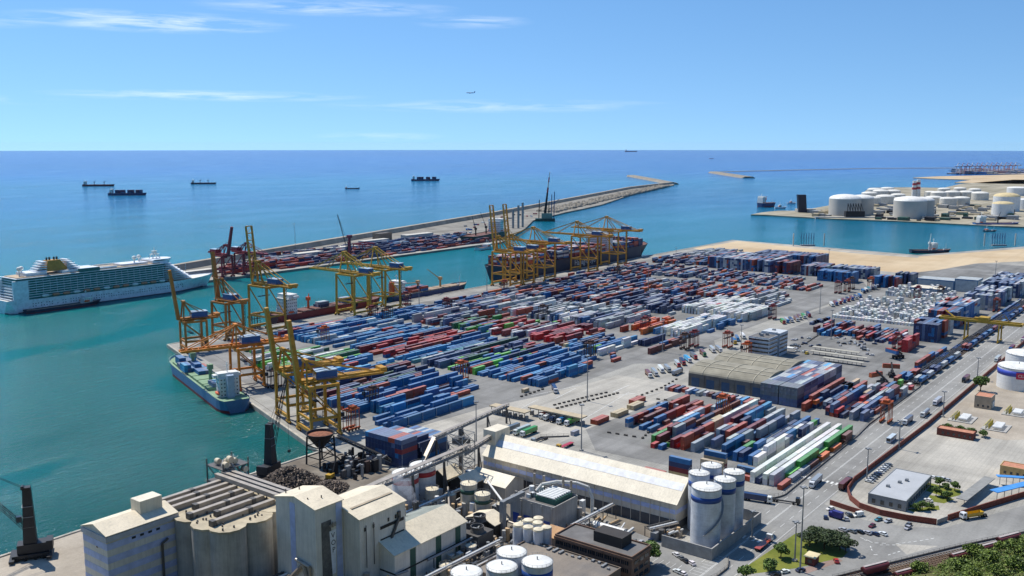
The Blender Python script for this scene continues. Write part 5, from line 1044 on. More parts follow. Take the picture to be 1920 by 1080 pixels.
ws = thing('additive_silo', (0, 0, GZ), '', 'silo'); mb = MB(); mb.lathe([(2.25, 0), (2.25, 13)], n=16, cap=False); part('shell', mb, M('silo_pale', c('#d2d6da'), .5, streak=.14), ws, smooth=True); mb = MB(); mb.lathe([(2.3, 13), (2.1, 13.7), (.1, 14.2)], n=16); part('roof', mb, M('tank_cream_top', c('#d8ccb0'), .6), ws)
for i, (X, Y) in enumerate(((303, 230.5), (303.6, 225.7), (304.2, 220.9), (308, 219.5), (309.5, 230), (309.8, 225.3), (314, 228))):
    o = ws if i == 0 else copy_tree(ws); o.location = (X, Y, GZ); tag(o, 'slim white silo, %s in the cluster beside the brown office' % ('leftmost', 'second from left in front', 'third from left in front', 'front right', 'back left', 'back middle', 'back right')[i], 'silo', 'slim white silos of the plant')
# engine house with roof coolers
t = flat('engine_house', 328, 347, 230, 254, 15, 'grey concrete engine house with blue doors and roof coolers', 'building', CONCG, ROOFT)
for y in (232, 237.5, 243, 249): bx(t, 'door', M('door_blue', c('#2a4a9a'), .5), 327.86, 327.97, y, y+3.4, GZ, 8.5)
for y in (231, 236.4, 242, 247.8): bx(t, 'pilaster', CONCG, 327.6, 327.9, y-.3, y+.3, GZ, 14.9)
for k in range(8): mb = MB(); mb.tube((332+k*1.7, 232, 18.0), (332+k*1.7, 242, 18.0), .5, n=8); wpart('cooler_tube', mb, TANKW, t)
mb = MB(); mb.box(331.4, 345, 231.6, 242.4, 15.1, 17.3); wpart('cooler_frame', mb, M('cooler_green', c('#3e6a5c'), .7), t)
mb = MB(); pp = [(337, 246, 17), (340, 245, 19.5), (345, 240, 20.5), (349, 232, 20.5), (351, 227, 19), (351.5, 225, 14), (351.5, 225, 6)]
for a, b_ in zip(pp, pp[1:]): mb.tube(a, b_, .75, n=10)
wpart('exhaust_duct', mb, M('duct_white', c('#d2d0c8'), .5), t, kind='stuff')
for X, Y in ((341, 250), (343, 246), (345.5, 237), (346, 233)): mb = MB(); mb.tube((X, Y, 15), (X, Y, 22+rnd()*2), .6, n=10); wpart('exhaust_stack', mb, PIPEM, t); mb = MB(); mb.tube((X-2, Y, 15), (X-2, Y, 18), 1.2, n=12); wpart('silencer', mb, TANKW, t)
for i in range(10): X, Y = 329+rnd()*6, 244+rnd()*9; bx(t, 'roof_unit', (STEELG, PIPEM, TANKW)[i % 3], X, X+.8+rnd(), Y, Y+.8+rnd(), 15.1, 15.9+rnd()*1.4)
# smaller sheds around the plant
gable('small_cream_shed', 333, 345, 284, 295, 12, 15.5, 'x', 'small cream shed with dark open end beside the green banded tanks', 'building', SHADEM, CROOF); gable('small_cream_annex', 333, 345, 297, 308, 12.4, 15.8, 'x', 'small cream annex shed next to the red banded tanks', 'building', SHADEM, CROOF)
gable('pale_roof_shed', 347, 362, 272, 296, 9.5, 13, 'y', 'grey walled shed with pale roof against the long shed', 'building', CREAMY, CROOFY); gable('white_canopy', 309, 318, 248, 264, 9, 11.5, 'x', 'white roofed canopy beside the tall grey duct', 'canopy', SHADEM, CROOF)
gable('tan_roof_shed', 316, 326, 214, 226, 8, 11, 'y', 'tan roofed shed between slim silos and car park', 'building', CREAMY, M('tan_roof', c('#b98f63'), .7)); flat('process_block', 292, 300, 262, 280, 9, 'low process block with rooftop pipes behind the green striped hall', 'building', CONCG, ROOFT)
gable('lean_to', 263, 270, 283, 292, 13, 15, 'y', 'small cream lean-to beside the mill hall', 'building', CREAMY, CROOF)
t = thing('cooling_tower', (296, 249, GZ), 'dark cooling tower box with two round fan rings', 'cooling tower'); bx(t, 'casing', M('casing_dark', c('#55524f'), .8), 291.5, 302, 243, 257, GZ, 11)
for X, Y in ((296, 247), (298, 253.5), (306, 254)):
    mb = MB(); mb.lathe([(3.1, 11), (2.7, 12.4), (2.9, 13.6), (2.6, 13.6), (2.4, 12.4), (2.6, 11)], X, Y, 20, False); fr = wpart('fan_ring', mb, PIPED, t); mb = MB()
    for k in range(4): a = k*PI/2+.3; mb.beam((X, Y, 12.6), (X+2.3*math.cos(a), Y+2.3*math.sin(a), 12.6), .6, .08)
    wpart('fan_blade', mb, STEELG, fr)
t = thing('flue_duct', (314, 244, GZ), 'tall square grey duct bridging to the engine house', 'duct'); bx(t, 'riser', STEELG, 312.9, 315.1, 246.2, 248.4, GZ, 19); bx(t, 'bridge_duct', STEELG, 315.1, 329, 246.4, 248.2, 17.2, 19)
# pipe racks and clutter of the plant
for k, (a, b_, z_, n_, lb) in enumerate((((262, 233), (330, 230.5), 6.5, 4, 'pipe rack running from the white tanks to the engine house'), ((238, 240), (300, 238.5), 8, 3, 'pipe rack before the green striped hall'), ((330, 222), (362, 221), 9, 3, 'pipe bundle beside the tan roofed shed'), ((352, 196), (366, 190), 7, 4, 'pipe rack between silos and car park'), ((262, 286), (330, 286), 11, 3, 'pipe rack behind the mill hall'), ((205, 283), (223, 283), 9, 4, 'pipe bridge from the grain silos to the headhouse'))):
    o = thing('pipe_rack', ((a[0]+b_[0])/2, (a[1]+b_[1])/2, GZ), lb, 'pipe rack'); d = Vector((b_[0]-a[0], b_[1]-a[1], 0)); u = d.normalized(); nn = Vector((-u.y, u.x, 0))
    for i in range(n_): off = nn*(i-n_/2)*1.1; p = Vector((*a, z_+.3*(i % 2)))+off; mb = MB(); mb.tube(p, p+d, .42 if i % 2 else .3, n=8); wpart('pipe', mb, (PIPEM, TANKW, STEELG, PIPED)[i % 4], o)
    m_ = max(2, int(d.length/9)); 
    for i in range(m_+1): p = Vector((*a, 0))+d*i/m_; mb = MB(); mb.beam((p.x+nn.x*2.4, p.y+nn.y*2.4, GZ), (p.x+nn.x*2.4, p.y+nn.y*2.4, z_+.2), .3); mb.beam((p.x-nn.x*2.4, p.y-nn.y*2.4, GZ), (p.x-nn.x*2.4, p.y-nn.y*2.4, z_+.2), .3); mb.beam((p.x-nn.x*2.6, p.y-nn.y*2.6, z_-.5), (p.x+nn.x*2.6, p.y+nn.y*2.6, z_-.5), .3); wpart('support_frame', mb, PIPED, o)
def clutter(name, X0, X1, Y0, Y1, n_, label, mats, hmax=3.5):
    o = thing(name, ((X0+X1)/2, (Y0+Y1)/2, GZ), label, 'equipment')
    for i in range(n_):
        X, Y = X0+rnd()*(X1-X0), Y0+rnd()*(Y1-Y0); k = rnd(); mb = MB(); h = .8+rnd()*hmax
        if k < .4: mb.box(X-.5-rnd()*1.5, X+.5+rnd()*1.5, Y-.5-rnd(), Y+.5+rnd(), GZ, GZ+h); nm = 'equipment_box'
        elif k < .7: mb.tube((X, Y, GZ), (X, Y, GZ+h*1.3), .5+rnd()*.9, n=10); nm = 'vessel'
        else: mb.tube((X, Y, GZ+h), (X+3+rnd()*4, Y+(rnd()-.5)*4, GZ+h), .3+rnd()*.4, n=8); nm = 'pipe'
        wpart(nm, mb, random.choice(mats), o)
    return o
MX = (PIPEM, PIPED, STEELG, TANKW, CONCG, M('tan_equipment', c('#bfa27c'), .7))
clutter('process_equipment', 300, 332, 258, 284, 60, 'dense process equipment between the mill and the sheds', MX, 5); clutter('process_equipment', 262, 300, 226, 246, 40, 'process equipment between the white tanks and the green striped hall', MX, 5); clutter('process_equipment', 326, 352, 204, 224, 46, 'stored machine parts beside the car park', (TANKW, STEELG, PIPEM, M('tan_equipment', c('#bfa27c'), .7)), 2.2)
clutter('process_equipment', 352, 362, 186, 196, 22, 'valve skid between silos and long shed', MX, 3); clutter('process_equipment', 205, 222, 262, 290, 24, 'ducts and bins at the foot of the headhouse tower', MX, 6)
clutter('process_equipment', 347.5, 358, 226, 256, 40, 'pipes and vessels squeezed between engine house and long shed', MX, 6)
clutter('process_equipment', 300, 330, 284, 302, 50, 'tangle of pipes and vessels below the long conveyor bridge', MX, 6); clutter('process_equipment', 264, 292, 274, 300, 50, 'machinery yard behind the mill hall', MX, 5); clutter('process_equipment', 302, 326, 232, 248, 46, 'pump and filter units before the engine house', MX, 4); clutter('process_equipment', 228, 248, 236, 262, 36, 'ducts and filters between headhouse and green striped hall', MX, 7)
for k, (X, Y, r_, z_) in enumerate(((318, 293, 3.2, 13), (322, 285, 2.6, 11), (298, 268, 2.4, 10), (331, 262, 2.2, 9), (304, 262, 3.0, 8), (287, 243, 2.4, 9), (268, 240, 2.6, 8), (318, 240, 2.2, 10))): tank(X, Y, r_, z_, 'small %s process tank, %s from the mill in the plant' % ('grey' if k % 2 else 'cream', ORD[k]), None, None, STEELG if k % 2 else M('tank_cream', c('#c2bba9'), .6), M('tank_cream_top', c('#d8ccb0'), .6), .1, group='small process tanks of the plant')
for k, (a, b_) in enumerate((((296, 262, 9), (326, 290, 12)), ((302, 250, 8), (302, 290, 10)), ((264, 246, 10), (300, 246, 10)), ((318, 226, 7), (318, 262, 9)), ((330, 258, 9), (346, 282, 11)), ((262, 282, 14), (300, 300, 9)))):
    o = thing('overhead_pipe', ((a[0]+b_[0])/2, (a[1]+b_[1])/2, GZ), '%s single overhead pipe crossing the plant' % ORD[k], 'pipe', 'overhead pipes of the plant'); mb = MB(); mb.tube(a, b_, .5, n=8); wpart('pipe', mb, (PIPEM, TANKW, STEELG)[k % 3], o)
    for f in (.1, .5, .9): p = Vector(a).lerp(Vector(b_), f); mb = MB(); mb.beam((p.x, p.y, GZ), (p.x, p.y, p.z-.4), .3); wpart('support', mb, PIPED, o)
t = thing('white_vessel', (349, 214, GZ), 'long white horizontal vessel lying beside the long shed', 'vessel'); mb = MB(); mb.tube((347, 205, 4.2), (347, 221, 4.2), 1.6, n=14); part_ = wpart('shell', mb, TANKW, t)
for y in (207.5, 218.5): bx(t, 'saddle', STEELG, 346, 348, y-.5, y+.5, GZ, 3.2)
# brown office, annex
t = flat('brown_office', 308, 322.5, 178.5, 215, 13.6, 'long brown office block with window strips beside the car park', 'building', BRICKB, ROOFT)
bx(t, 'penthouse', M('dark_cladding', c('#3b3836'), .8), 313, 320.5, 186, 199.5, 13.7, 18); bx(t, 'cornice', BRICKB, 307.6, 322.9, 178.1, 215.4, 12.2, 13.4)
for fl in range(3):
    for i in range(9): 
        y = 180+i*3.9; o = bx(t, 'window', WIN, 307.9, 308.05, y, y+3.2, 3.6+fl*3.3, 5.2+fl*3.3); mb = MB()
        for k in range(1, 4): mb.box(307.8, 308.02, y+k*.8-.08, y+k*.8+.08, 3.6+fl*3.3, 5.2+fl*3.3)
        mb.v = [(a-t.location.x, b_-t.location.y, c_-t.location.z) for a, b_, c_ in mb.v]; part('mullion', mb, BRICKB, o, kind='stuff')
    for i in range(3): bx(t, 'window', WIN, 310+i*4, 313+i*4, 178.38, 178.48, 3.6+fl*3.3, 5.2+fl*3.3)
t = flat('flat_annex', 268, 304, 181, 226, 10, 'low flat roofed annex before the brown office', 'building', M('annex_wall', c('#77695c'), .85), paved('annex_roof', c('#8f8579'), c('#6f6c69'), 0, 6, .6))
for i in range(14): bx(t, 'roof_unit', STEELG, 300+rnd()*3, 301+rnd()*3, 184+i*2.9, 185+i*2.9, 10.1, 10.8)
# conveyors around the tower
t = thing('elevator_tower', (347, 300, GZ), 'slender lattice elevator tower with vessels between mill and shed', 'tower'); mb = MB()
for x in (342.5, 352):
    for y in (295, 305): mb.beam((x, y, GZ), (x, y, 31), .35)
for k in range(6):
    z_ = 3+k*4.8
    for (x0, y0), (x1, y1) in (((342.5, 295), (352, 295)), ((352, 295), (352, 305)), ((342.5, 305), (342.5, 295)), ((342.5, 305), (352, 305))): mb.beam((x0, y0, z_), (x1, y1, z_+4.8), .2); mb.beam((x0, y0, z_+4.8), (x1, y1, z_+4.8), .22); mb.beam((x1, y1, z_), (x0, y0, z_+4.8), .2)
wpart('lattice', mb, STEELG, t)
for x, y, r_, z0_, z1_ in ((346, 299, 1.2, 3, 30), (349, 302, .9, 3, 33), (350.5, 297.5, 2.0, 4, 12), (345, 303, 1.8, 4, 10), (347.5, 300.5, .7, 3, 34)): mb = MB(); mb.tube((x, y, z0_), (x, y, z1_), r_, n=12); wpart('elevator_leg', mb, PIPED if r_ < 1.5 else TANKW, t)
mb = MB(); mb.box(344.5, 351, 297, 303.5, 26, 29); wpart('head_platform', mb, PIPED, t)
def gallery(name, a, b_, label, wd=2.6, ht=2.8, posts=(), mat=PIPEM):
    o = thing(name, ((a[0]+b_[0])/2, (a[1]+b_[1])/2, GZ), label, 'conveyor'); a, b_ = Vector(a), Vector(b_); d = b_-a; u = d.normalized(); sd_ = u.cross(Vector((0, 0, 1))).normalized(); up_ = sd_.cross(u); mb = MB(); n = max(3, int(d.length/3))
    for s_ in (-1, 1):
        for v_ in (0, 1): mb.beam(a+sd_*s_*wd/2+up_*v_*ht, b_+sd_*s_*wd/2+up_*v_*ht, .28)
        for k in range(n): p, q2 = a+d*k/n, a+d*(k+1)/n; mb.beam(p+sd_*s_*wd/2+up_*(ht if k % 2 else 0), q2+sd_*s_*wd/2+up_*(0 if k % 2 else ht), .16); mb.beam(q2+sd_*s_*wd/2, q2+sd_*s_*wd/2+up_*ht, .14)
    wpart('lattice', mb, STEELG, o); mb = MB(); mb.beam(a+up_*.3, b_+up_*.3, wd*.8, .5); wpart('belt_deck', mb, mat, o); mb = MB(); mb.beam(a+up_*(ht+.1), b_+up_*(ht+.1), wd+.3, .2); wpart('cover', mb, mat, o)
    for f in posts: p = a+d*f; mb = MB(); mb.beam((p.x, p.y, GZ), (p.x, p.y, p.z), .9); mb.beam((p.x+sd_.x*3, p.y+sd_.y*3, GZ), (p.x, p.y, p.z), .4); wpart('trestle', mb, PIPED, o)
    return o
gallery('conveyor_bridge', (272, 292.5, 23.5), (346, 294, 24.5), 'long inclined lattice conveyor bridge past the red banded tanks', posts=(.45, .75)); gallery('conveyor_bridge', (375, 343, 13), (452, 352, 13), 'level conveyor bridge on trestles leading to the gate', 2.0, 2.0, (.02, .35, .7, .98)); gallery('conveyor_bridge', (358, 337, 3), (375, 343, 13), 'steep conveyor leg beside the navy stack', 1.8, 1.8); gallery('conveyor_bridge', (348, 299, 20), (374, 301, 22.5), 'short conveyor from the elevator tower into the long shed', 2.0, 2.2, (.5,))
# scrap quay
def heap(name, X, Y, rx, ry, h, label):
    rs = random.Random(5); mb = MB(); n = 40; m_ = 40; v = []; f = []
    for i in range(n):
        for j in range(m_):
            x, y = -1.1+2.2*i/(n-1), -1.1+2.2*j/(m_-1); r_ = math.hypot(x, y); z_ = h*max(0, 1-r_**1.5)*(.8+.2*math.sin(x*5+1)*math.cos(y*4))+(rs.random()-.5)*1.3*(r_ < 1); v.append((X+x*rx, Y+y*ry, GZ-.3+max(-.2, z_)))
    for i in range(n-1):
        for j in range(m_-1): a = i*m_+j; f.append((a, a+m_, a+m_+1, a+1))
    o = thing(name, (X, Y, GZ), label, 'scrap heap'); mb.add(v, f); wpart('mound', mb, M('scrap_metal', c('#4a423c'), .75, .3, .6, .8, .6), o); mb = MB()
    for k in range(900):
        a, r_ = rs.random()*2*PI, rs.random()**.6; x, y = r_*math.cos(a), r_*math.sin(a); z_ = GZ+h*max(0, 1-r_**1.5)*.9+.2; p = Vector((X+x*rx, Y+y*ry, z_)); d = Vector((rs.random()-.5, rs.random()-.5, rs.random()*.7-.2))*2.2; mb.beam(p-d/2, p+d/2, .2+rs.random()*.7, .06+rs.random()*.2)
    wpart('scrap_piece', mb, M('scrap_shards', c('#6b5f55'), .6, .4, .7, 1.5), o, kind='stuff')
heap('scrap_heap', 296, 372, 19, 15, 11, 'large dark heap of scrap metal on the quay'); heap('scrap_heap', 305, 352, 12, 9, 5, 'low spread of mixed scrap in front of the large heap')
t = thing('grab_bucket', (283, 388, GZ), 'black orange-peel grab standing on the quay', 'grab'); 
for k in range(5): a = k*2*PI/5; mb = MB(); mb.beam((283, 388, 10), (283+2.8*math.cos(a), 388+2.8*math.sin(a), 6), .5); mb.beam((283+2.8*math.cos(a), 388+2.8*math.sin(a), 6), (283+.8*math.cos(a), 388+.8*math.sin(a), GZ), .7, .4, .2); wpart('tine', mb, DARK, t)
t = thing('scrap_hopper', (330, 385, GZ), 'dark round hopper on legs filled with rusty scrap', 'hopper'); mb = MB(); mb.lathe([(2, 12), (7.4, 19), (7.8, 20), (7.2, 20), (6.9, 19)], 330, 385, 16, False); wpart('bowl', mb, DARK, t); mb = MB(); mb.lathe([(6.9, 18.7), (4, 19.6), (.1, 20)], 330, 385, 16); wpart('scrap_fill', mb, M('rusty_fill', c('#8c5a42'), .9, 0, .5, .8), t)
for x, y in ((-5, -5), (5, -5), (-5, 5), (5, 5)): mb = MB(); mb.beam((330+x*1.1, 385+y*1.1, GZ), (330+x, 385+y, 18), .7); wpart('leg', mb, DARK, t)
mb = MB()
for z_ in (7, 13):
    for a, b_ in (((-5, -5), (5, -5)), ((5, -5), (5, 5)), ((5, 5), (-5, 5)), ((-5, 5), (-5, -5))): mb.beam((330+a[0], 385+a[1], z_), (330+b_[0], 385+b_[1], z_+4), .35); mb.beam((330+a[0], 385+a[1], z_), (330+b_[0], 385+b_[1], z_), .4)
wpart('lattice', mb, DARK, t)
gallery('scrap_conveyor', (338, 381, 16), (350, 352, 5), 'dark scrap conveyor descending from the hopper', 1.6, 1.6, (.5,), DARK); clutter('scrap_machinery', 322, 346, 352, 380, 60, 'dark shredder machinery around the hopper', (DARK, PIPED, DARK, M('rust_dark', c('#4a3a34'), .8), STEELG), 6)
for X, Y, a, lb in ((316, 362, .3, 'yellow and black material handler on the scrap quay'), (334, 358, 2.2, 'dark material handler with raised arm by the navy stack')):
    o = thing('material_handler', (X, Y, GZ), lb, 'excavator', None, a); mb = MB(); mb.box(-2.6, 2.6, -1.7, 1.7, .5, 1.4); part('undercarriage', mb, DARK, o); mb = MB(); mb.box(-2.4, 2, -1.5, 1.5, 1.5, 3.4); part('body', mb, M('machine_yellow', c('#b8912c'), .5) if a < 1 else DARK, o); mb = MB(); mb.box(.6, 2.2, .2, 1.5, 3.4, 5); part('cab', mb, CABM, o)
    mb = MB(); mb.beam((1.6, -.4, 2.8), (6, -.4, 11), .6); mb.beam((6, -.4, 11), (11, -.4, 6.5), .5); part('arm', mb, DARK, o)
    for x in (-1.9, 1.9):
        for y in (-1.8, 1.8): mb = MB(); mb.tube((x, y-.3, .6), (x, y+.3, .6), .6, n=10); part('wheel', mb, RUBBER, o)
# ------------------------------------------------------------------ terminal buildings
TW = M('office_panel', c('#c0c5c8'), .6); GLASSD = glassm('ribbon_glass', (.012, .018, .028))
t = thing('office_tower', (733, 301, GZ), 'five storey grey office tower with dark ribbon windows', 'building')
for X0, X1, Y0, Y1, h in ((714, 731, 292.5, 310, 20.5), (734, 751, 292, 308, 21.5)): bx(t, 'block', TW, X0, X1, Y0, Y1, GZ, h)
bx(t, 'stair_core', TW, 731, 734, 294, 306, GZ, 22.5); bx(t, 'core_slot', GLASSD, 731.4, 733.6, 293.86, 293.98, GZ, 20)
for fl in range(5):
    z0 = 5+fl*3.2
    bx(t, 'ribbon_window', GLASSD, 713.86, 713.97, 293, 309.5, z0, z0+1.3); bx(t, 'ribbon_window', GLASSD, 714.4, 730.6, 292.36, 292.47, z0, z0+1.3); bx(t, 'ribbon_window', GLASSD, 734.5, 750.5, 291.86, 291.97, z0, z0+1.3)
    bx(t, 'sun_ledge', TW, 713.5, 713.85, 292.2, 310.2, z0+1.35, z0+1.6); bx(t, 'sun_ledge', TW, 713.6, 731, 291.9, 292.3, z0+1.35, z0+1.6)
for X, Y, s_ in ((718, 300, 2.2), (722, 303, 1.8), (724, 298, 2), (743, 300, 2.4)): bx(t, 'roof_unit', STEELG, X, X+s_, Y, Y+s_, 20.5 if X < 731 else 21.5, 22.6)
bx(t, 'roof', ROOFT, 714.4, 730.6, 293, 309.5, 20.4, 20.6); bx(t, 'entrance_canopy', WHITEP, 752, 758, 288, 296, 6, 6.6)
# vaulted warehouse
t = thing('vaulted_warehouse', (642, 277, GZ), 'grey warehouse with two long barrel vault roofs', 'warehouse'); VW = M('warehouse_wall', c('#6e6b66'), .9, 0, .3, .2); VR = M('vault_sheet', c('#8f8a7a'), .85, 0, .3, .1, .15)
bx(t, 'wall', VW, 604, 681, 249, 306, GZ, 11.8)
for x0 in (604, 642.5):
    n = 16; v = []; f = []
    for i in range(n+1): a = PI*i/n; X, z_ = x0+19.25-19.25*math.cos(a)*1.0, 11.8+5.6*math.sin(a); v += [(X, 248.4, z_), (X, 306.6, z_)]
    for i in range(n): f.append((2*i, 2*i+2, 2*i+3, 2*i+1))
    f.append(tuple(range(0, 2*n+2, 2))); f.append(tuple(reversed(range(1, 2*n+2, 2)))); mb = MB(); mb.add(v, f); vt = wpart('vault', mb, VR, t)
    for yy in (258, 277, 296): 
        mb = MB(); v = []
        for i in range(n): a, a2 = PI*i/n, PI*(i+1)/n; mb.beam((x0+19.25-19.35*math.cos(a), yy, 11.9+5.7*math.sin(a)), (x0+19.25-19.35*math.cos(a2), yy, 11.9+5.7*math.sin(a2)), .5, .3)
        mb.v = [(a-t.location.x, b_-t.location.y, c_-t.location.z) for a, b_, c_ in mb.v]; part('vault_rib', mb, M('vault_rib_pale', c('#b5ae9a'), .8), vt, kind='stuff')
    for xx in (x0+8, x0+15): mb = MB(); zz = 11.85+5.6*math.sin(math.acos((x0+19.25-xx)/19.25)); mb.box(xx-.5, xx+.5, 250, 305, zz-.1, zz+.25); mb.v = [(a-t.location.x, b_-t.location.y, c_-t.location.z) for a, b_, c_ in mb.v]; part('roof_light', mb, M('vault_rib_pale', c('#b5ae9a'), .8), vt)
for i in range(5): bx(t, 'roller_door', M('roller_door_blue', c('#33506e'), .6), 603.86, 603.97, 252+i*11.5, 258+i*11.5, GZ, 9); bx(t, 'pilaster', VW, 603.6, 603.9, 260+i*11.5-.4, 260+i*11.5+.4, GZ, 11.7)
# car park canopies
for i, (a, b_) in enumerate((((1525, 655), (1610, 668)), ((1520, 663), (1625, 678)), ((1545, 675), (1617, 688)))):
    (X0, Y0), (X1, Y1) = G(*a), G(*b_); o = thing('car_park_canopy', ((X0+X1)/2, (Y0+Y1)/2, GZ), '%s of the three long flat car park canopies' % ('farthest', 'middle', 'nearest')[i], 'canopy', 'car park canopies')
    X = (X0+X1)/2; mb = MB(); mb.box(X-2.6, X+2.6, Y1, Y0, 5.2, 5.5); wpart('roof', mb, M('canopy_sheet', c('#a9a597'), .8), o)
    for k in range(9): y = Y1+(Y0-Y1)*(k+.5)/9; mb = MB(); mb.beam((X, y, GZ), (X, y, 5.2), .25); wpart('post', mb, DARK, o)
# far terminal sheds
LB = M('shed_blue_trim', c('#3f6d94'), .6); LGW = M('shed_grey_wall', c('#9aa5ab'), .7)
for nm, x0, y0, x1, hh, lb in (('terminal_shed', 1717, 541, 1790, 12, 'long grey terminal shed with blue trim behind the white box field'), ('terminal_shed', 1789, 546, 1832, 15, 'taller grey terminal shed with blue trim on the right'), ('terminal_shed', 1704, 550, 1765, 7, 'low pale roofed terminal shed in front of the long one')):
    (X, Y1), (X_, Y0) = G(x0, y0), G(x1, y0+4); X = (X+X_)/2; t = flat(nm, X, X+26, Y0, Y1, GZ+hh, lb, 'warehouse', LGW, CROOFY if hh < 10 else M('grey_sheet_roof', c('#a7adad'), .7), 0)
    bx(t, 'trim', LB, X-.15, X-.05, Y0-.1, Y1+.1, GZ+hh-1.3, GZ+hh+.1); bx(t, 'trim', LB, X-.1, X+26.1, Y0-.15, Y0-.05, GZ+hh-1.3, GZ+hh+.1)
    for yy in (Y0, Y1-.8): bx(t, 'corner_trim', LB, X-.12, X-.04, yy, yy+.8, GZ, GZ+hh-1.3)
# gate lanes
for i, (a, b_) in enumerate((((928, 772), (985, 790)), ((1000, 775), (1091, 800)))):
    (X0, Y0), (X1, Y1) = G(*a), G(*b_); X = (X0+X1)/2; o = thing('gate_canopy', (X, (Y0+Y1)/2, GZ), ('left tan gate canopy over the truck lanes', 'right tan gate canopy over parked trailers')[i], 'canopy'); mb = MB(); mb.box(X-3.4, X+3.4, Y1, Y0, 7.4, 8.1); wpart('roof', mb, M('gate_roof_tan', c('#b7a88c'), .8), o)
    for k in range(7):
        y = Y1+1+(Y0-Y1-2)*k/6; mb = MB(); mb.beam((X-2, y, GZ), (X-2, y, 7.4), .35); wpart('post', mb, PIPED, o); mb = MB(); mb.box(X-1.2, X+1.2, y-.7, y+.7, GZ, GZ+2.6); wpart('booth', mb, STEELG, o)
# white clubhouse tanks and buildings beyond the road
def px_tank(x, y, ztop, wpx, label, **k):
    X, Y = G(x, y, ztop); d = (X*FW[0]+Y*FW[1])*C_+(H-ztop)*S_; return tank(X, Y, wpx/2*d/F, ztop, label, **k), X, Y
(clh, X, Y) = px_tank(1911, 686, 18, 72, 'big white fuel tank with blue band at the right edge', band=M('band_royal_blue', c('#3a4fb0'), .5), bandz=(12.5, 16.4))
dv = Vector((-X, -Y, 0)).normalized(); rr_ = max(abs(v.co.x) for v in clh.children[0].data.vertices); ang = math.atan2(-Y, -X)+.18
mb = MB()
for k in range(8):
    a0, a1 = ang-.28+k*.07, ang-.28+(k+1)*.07; r_ = rr_+.12; mb.add([(r_*math.cos(a0), r_*math.sin(a0), 8.6), (r_*math.cos(a1), r_*math.sin(a1), 8.6), (r_*math.cos(a1), r_*math.sin(a1), 13.2), (r_*math.cos(a0), r_*math.sin(a0), 13.2)], [(0, 1, 2, 3)])
part('sign_panel', mb, M('sign_red', c('#c0294a'), .5), clh)
lettering('CLH', 3.0, clh, WHITEP, ((rr_+.3)*math.cos(ang), (rr_+.3)*math.sin(ang), 10.9), (PI/2, 0, ang+PI/2))
px_tank(1925, 662, 17, 70, 'second white fuel tank behind the blue banded one')
def low_house(x0, y0, wX, wY, h, lb, wall, roof, name='gatehouse'):
    X, Y = G(x0, y0); t = flat(name, X, X+wX, Y-wY, Y, GZ+h, lb, 'building', wall, roof, .3)
    for i in range(max(2, int(wY/3))): bx(t, 'window', WIN, X-.1, X-.02, Y-wY+1+i*3, Y-wY+2.2+i*3, GZ+1.2, GZ+2.6)
    return t
TERRA = M('terracotta_roof', c('#bd8468'), .85, 0, .25, .5)
low_house(1826, 764, 12, 10, 8, 'two storey house with terracotta roof beside the round tree', M('house_tan', c('#a89a86'), .85), TERRA); low_house(1845, 764, 6, 5, 4, 'small white annex beside the terracotta roofed house', WHITEP, WHITEP); low_house(1756, 815, 7, 20, 4, 'long low red brick house with terracotta roof by the road wall', M('brick_dark', c('#6e3f36'), .9), TERRA); low_house(1874, 890, 9, 22, 5, 'ochre house with orange tiled roof at the right edge', M('house_ochre', c('#c0a470'), .85), TERRA)
t = flat('customs_building', 452, 497, 115, 132.5, 7.6, 'single storey customs building with wide grey blue roof', 'building', M('customs_wall', c('#8b8f90'), .8), M('membrane_roof', c('#abaeb0'), .75, 0, .12, .1), .25)
for i in range(9): bx(t, 'window', WIN, 456+i*4.4, 459+i*4.4, 114.86, 114.97, 3.6, 5.8)
for i in range(4): bx(t, 'window', WIN, 451.86, 451.97, 117+i*4, 118.6+i*4, 3.6, 5.6)
for X, Y in ((466, 127), (475, 124), (480, 122)): bx(t, 'roof_unit', STEELG, X, X+1.8, Y, Y+1.4, 7.6, 8.8)
for a, b_, wd, z_, m_, lb in (((1802, 950), (1855, 908), 5, 3.6, M('canopy_grey', c('#8c8c88'), .8), 'grey flat canopy in two steps beside the brick wall'), ((1862, 938), (1930, 921), 4.5, 4.5, M('canopy_blue', c('#4a8fd0'), .6), 'bright blue sloping canopy nearest the brick wall'), ((1868, 908), (1930, 912), 3.2, 4.5, M('canopy_blue', c('#4a8fd0'), .6), 'bright blue canopy behind the nearest one')):
    p, q2 = Vector((*G(*a), z_+GZ)), Vector((*G(*b_), z_+GZ)); o = thing('yard_canopy', ((p.x+q2.x)/2, (p.y+q2.y)/2, GZ), lb, 'canopy'); mb = MB(); mb.beam(p, q2, wd, .35); wpart('roof', mb, m_, o)
    for k in range(5): r_ = p+(q2-p)*(k+.5)/5; mb = MB(); mb.beam((r_.x, r_.y, GZ), (r_.x, r_.y, r_.z-.15), .25); wpart('post', mb, STEELG, o)
t = thing('kiosk', (*G(1522, 1056), GZ), 'small dark red kiosk with flat cream roof on the lawn', 'kiosk'); mb = MB(); mb.box(-2.6, 2.6, -2, 2, 0, 3.4); part('wall', mb, M('kiosk_red', c('#6b3634'), .8), t); mb = MB(); mb.box(-3.1, 3.1, -2.5, 2.5, 3.4, 3.7); part('roof', mb, M('kiosk_roof', c('#d6c79e'), .8), t); mb = MB(); mb.box(-2.66, -2.6, -1, 1, 1, 2.6); part('window', mb, WIN, t)
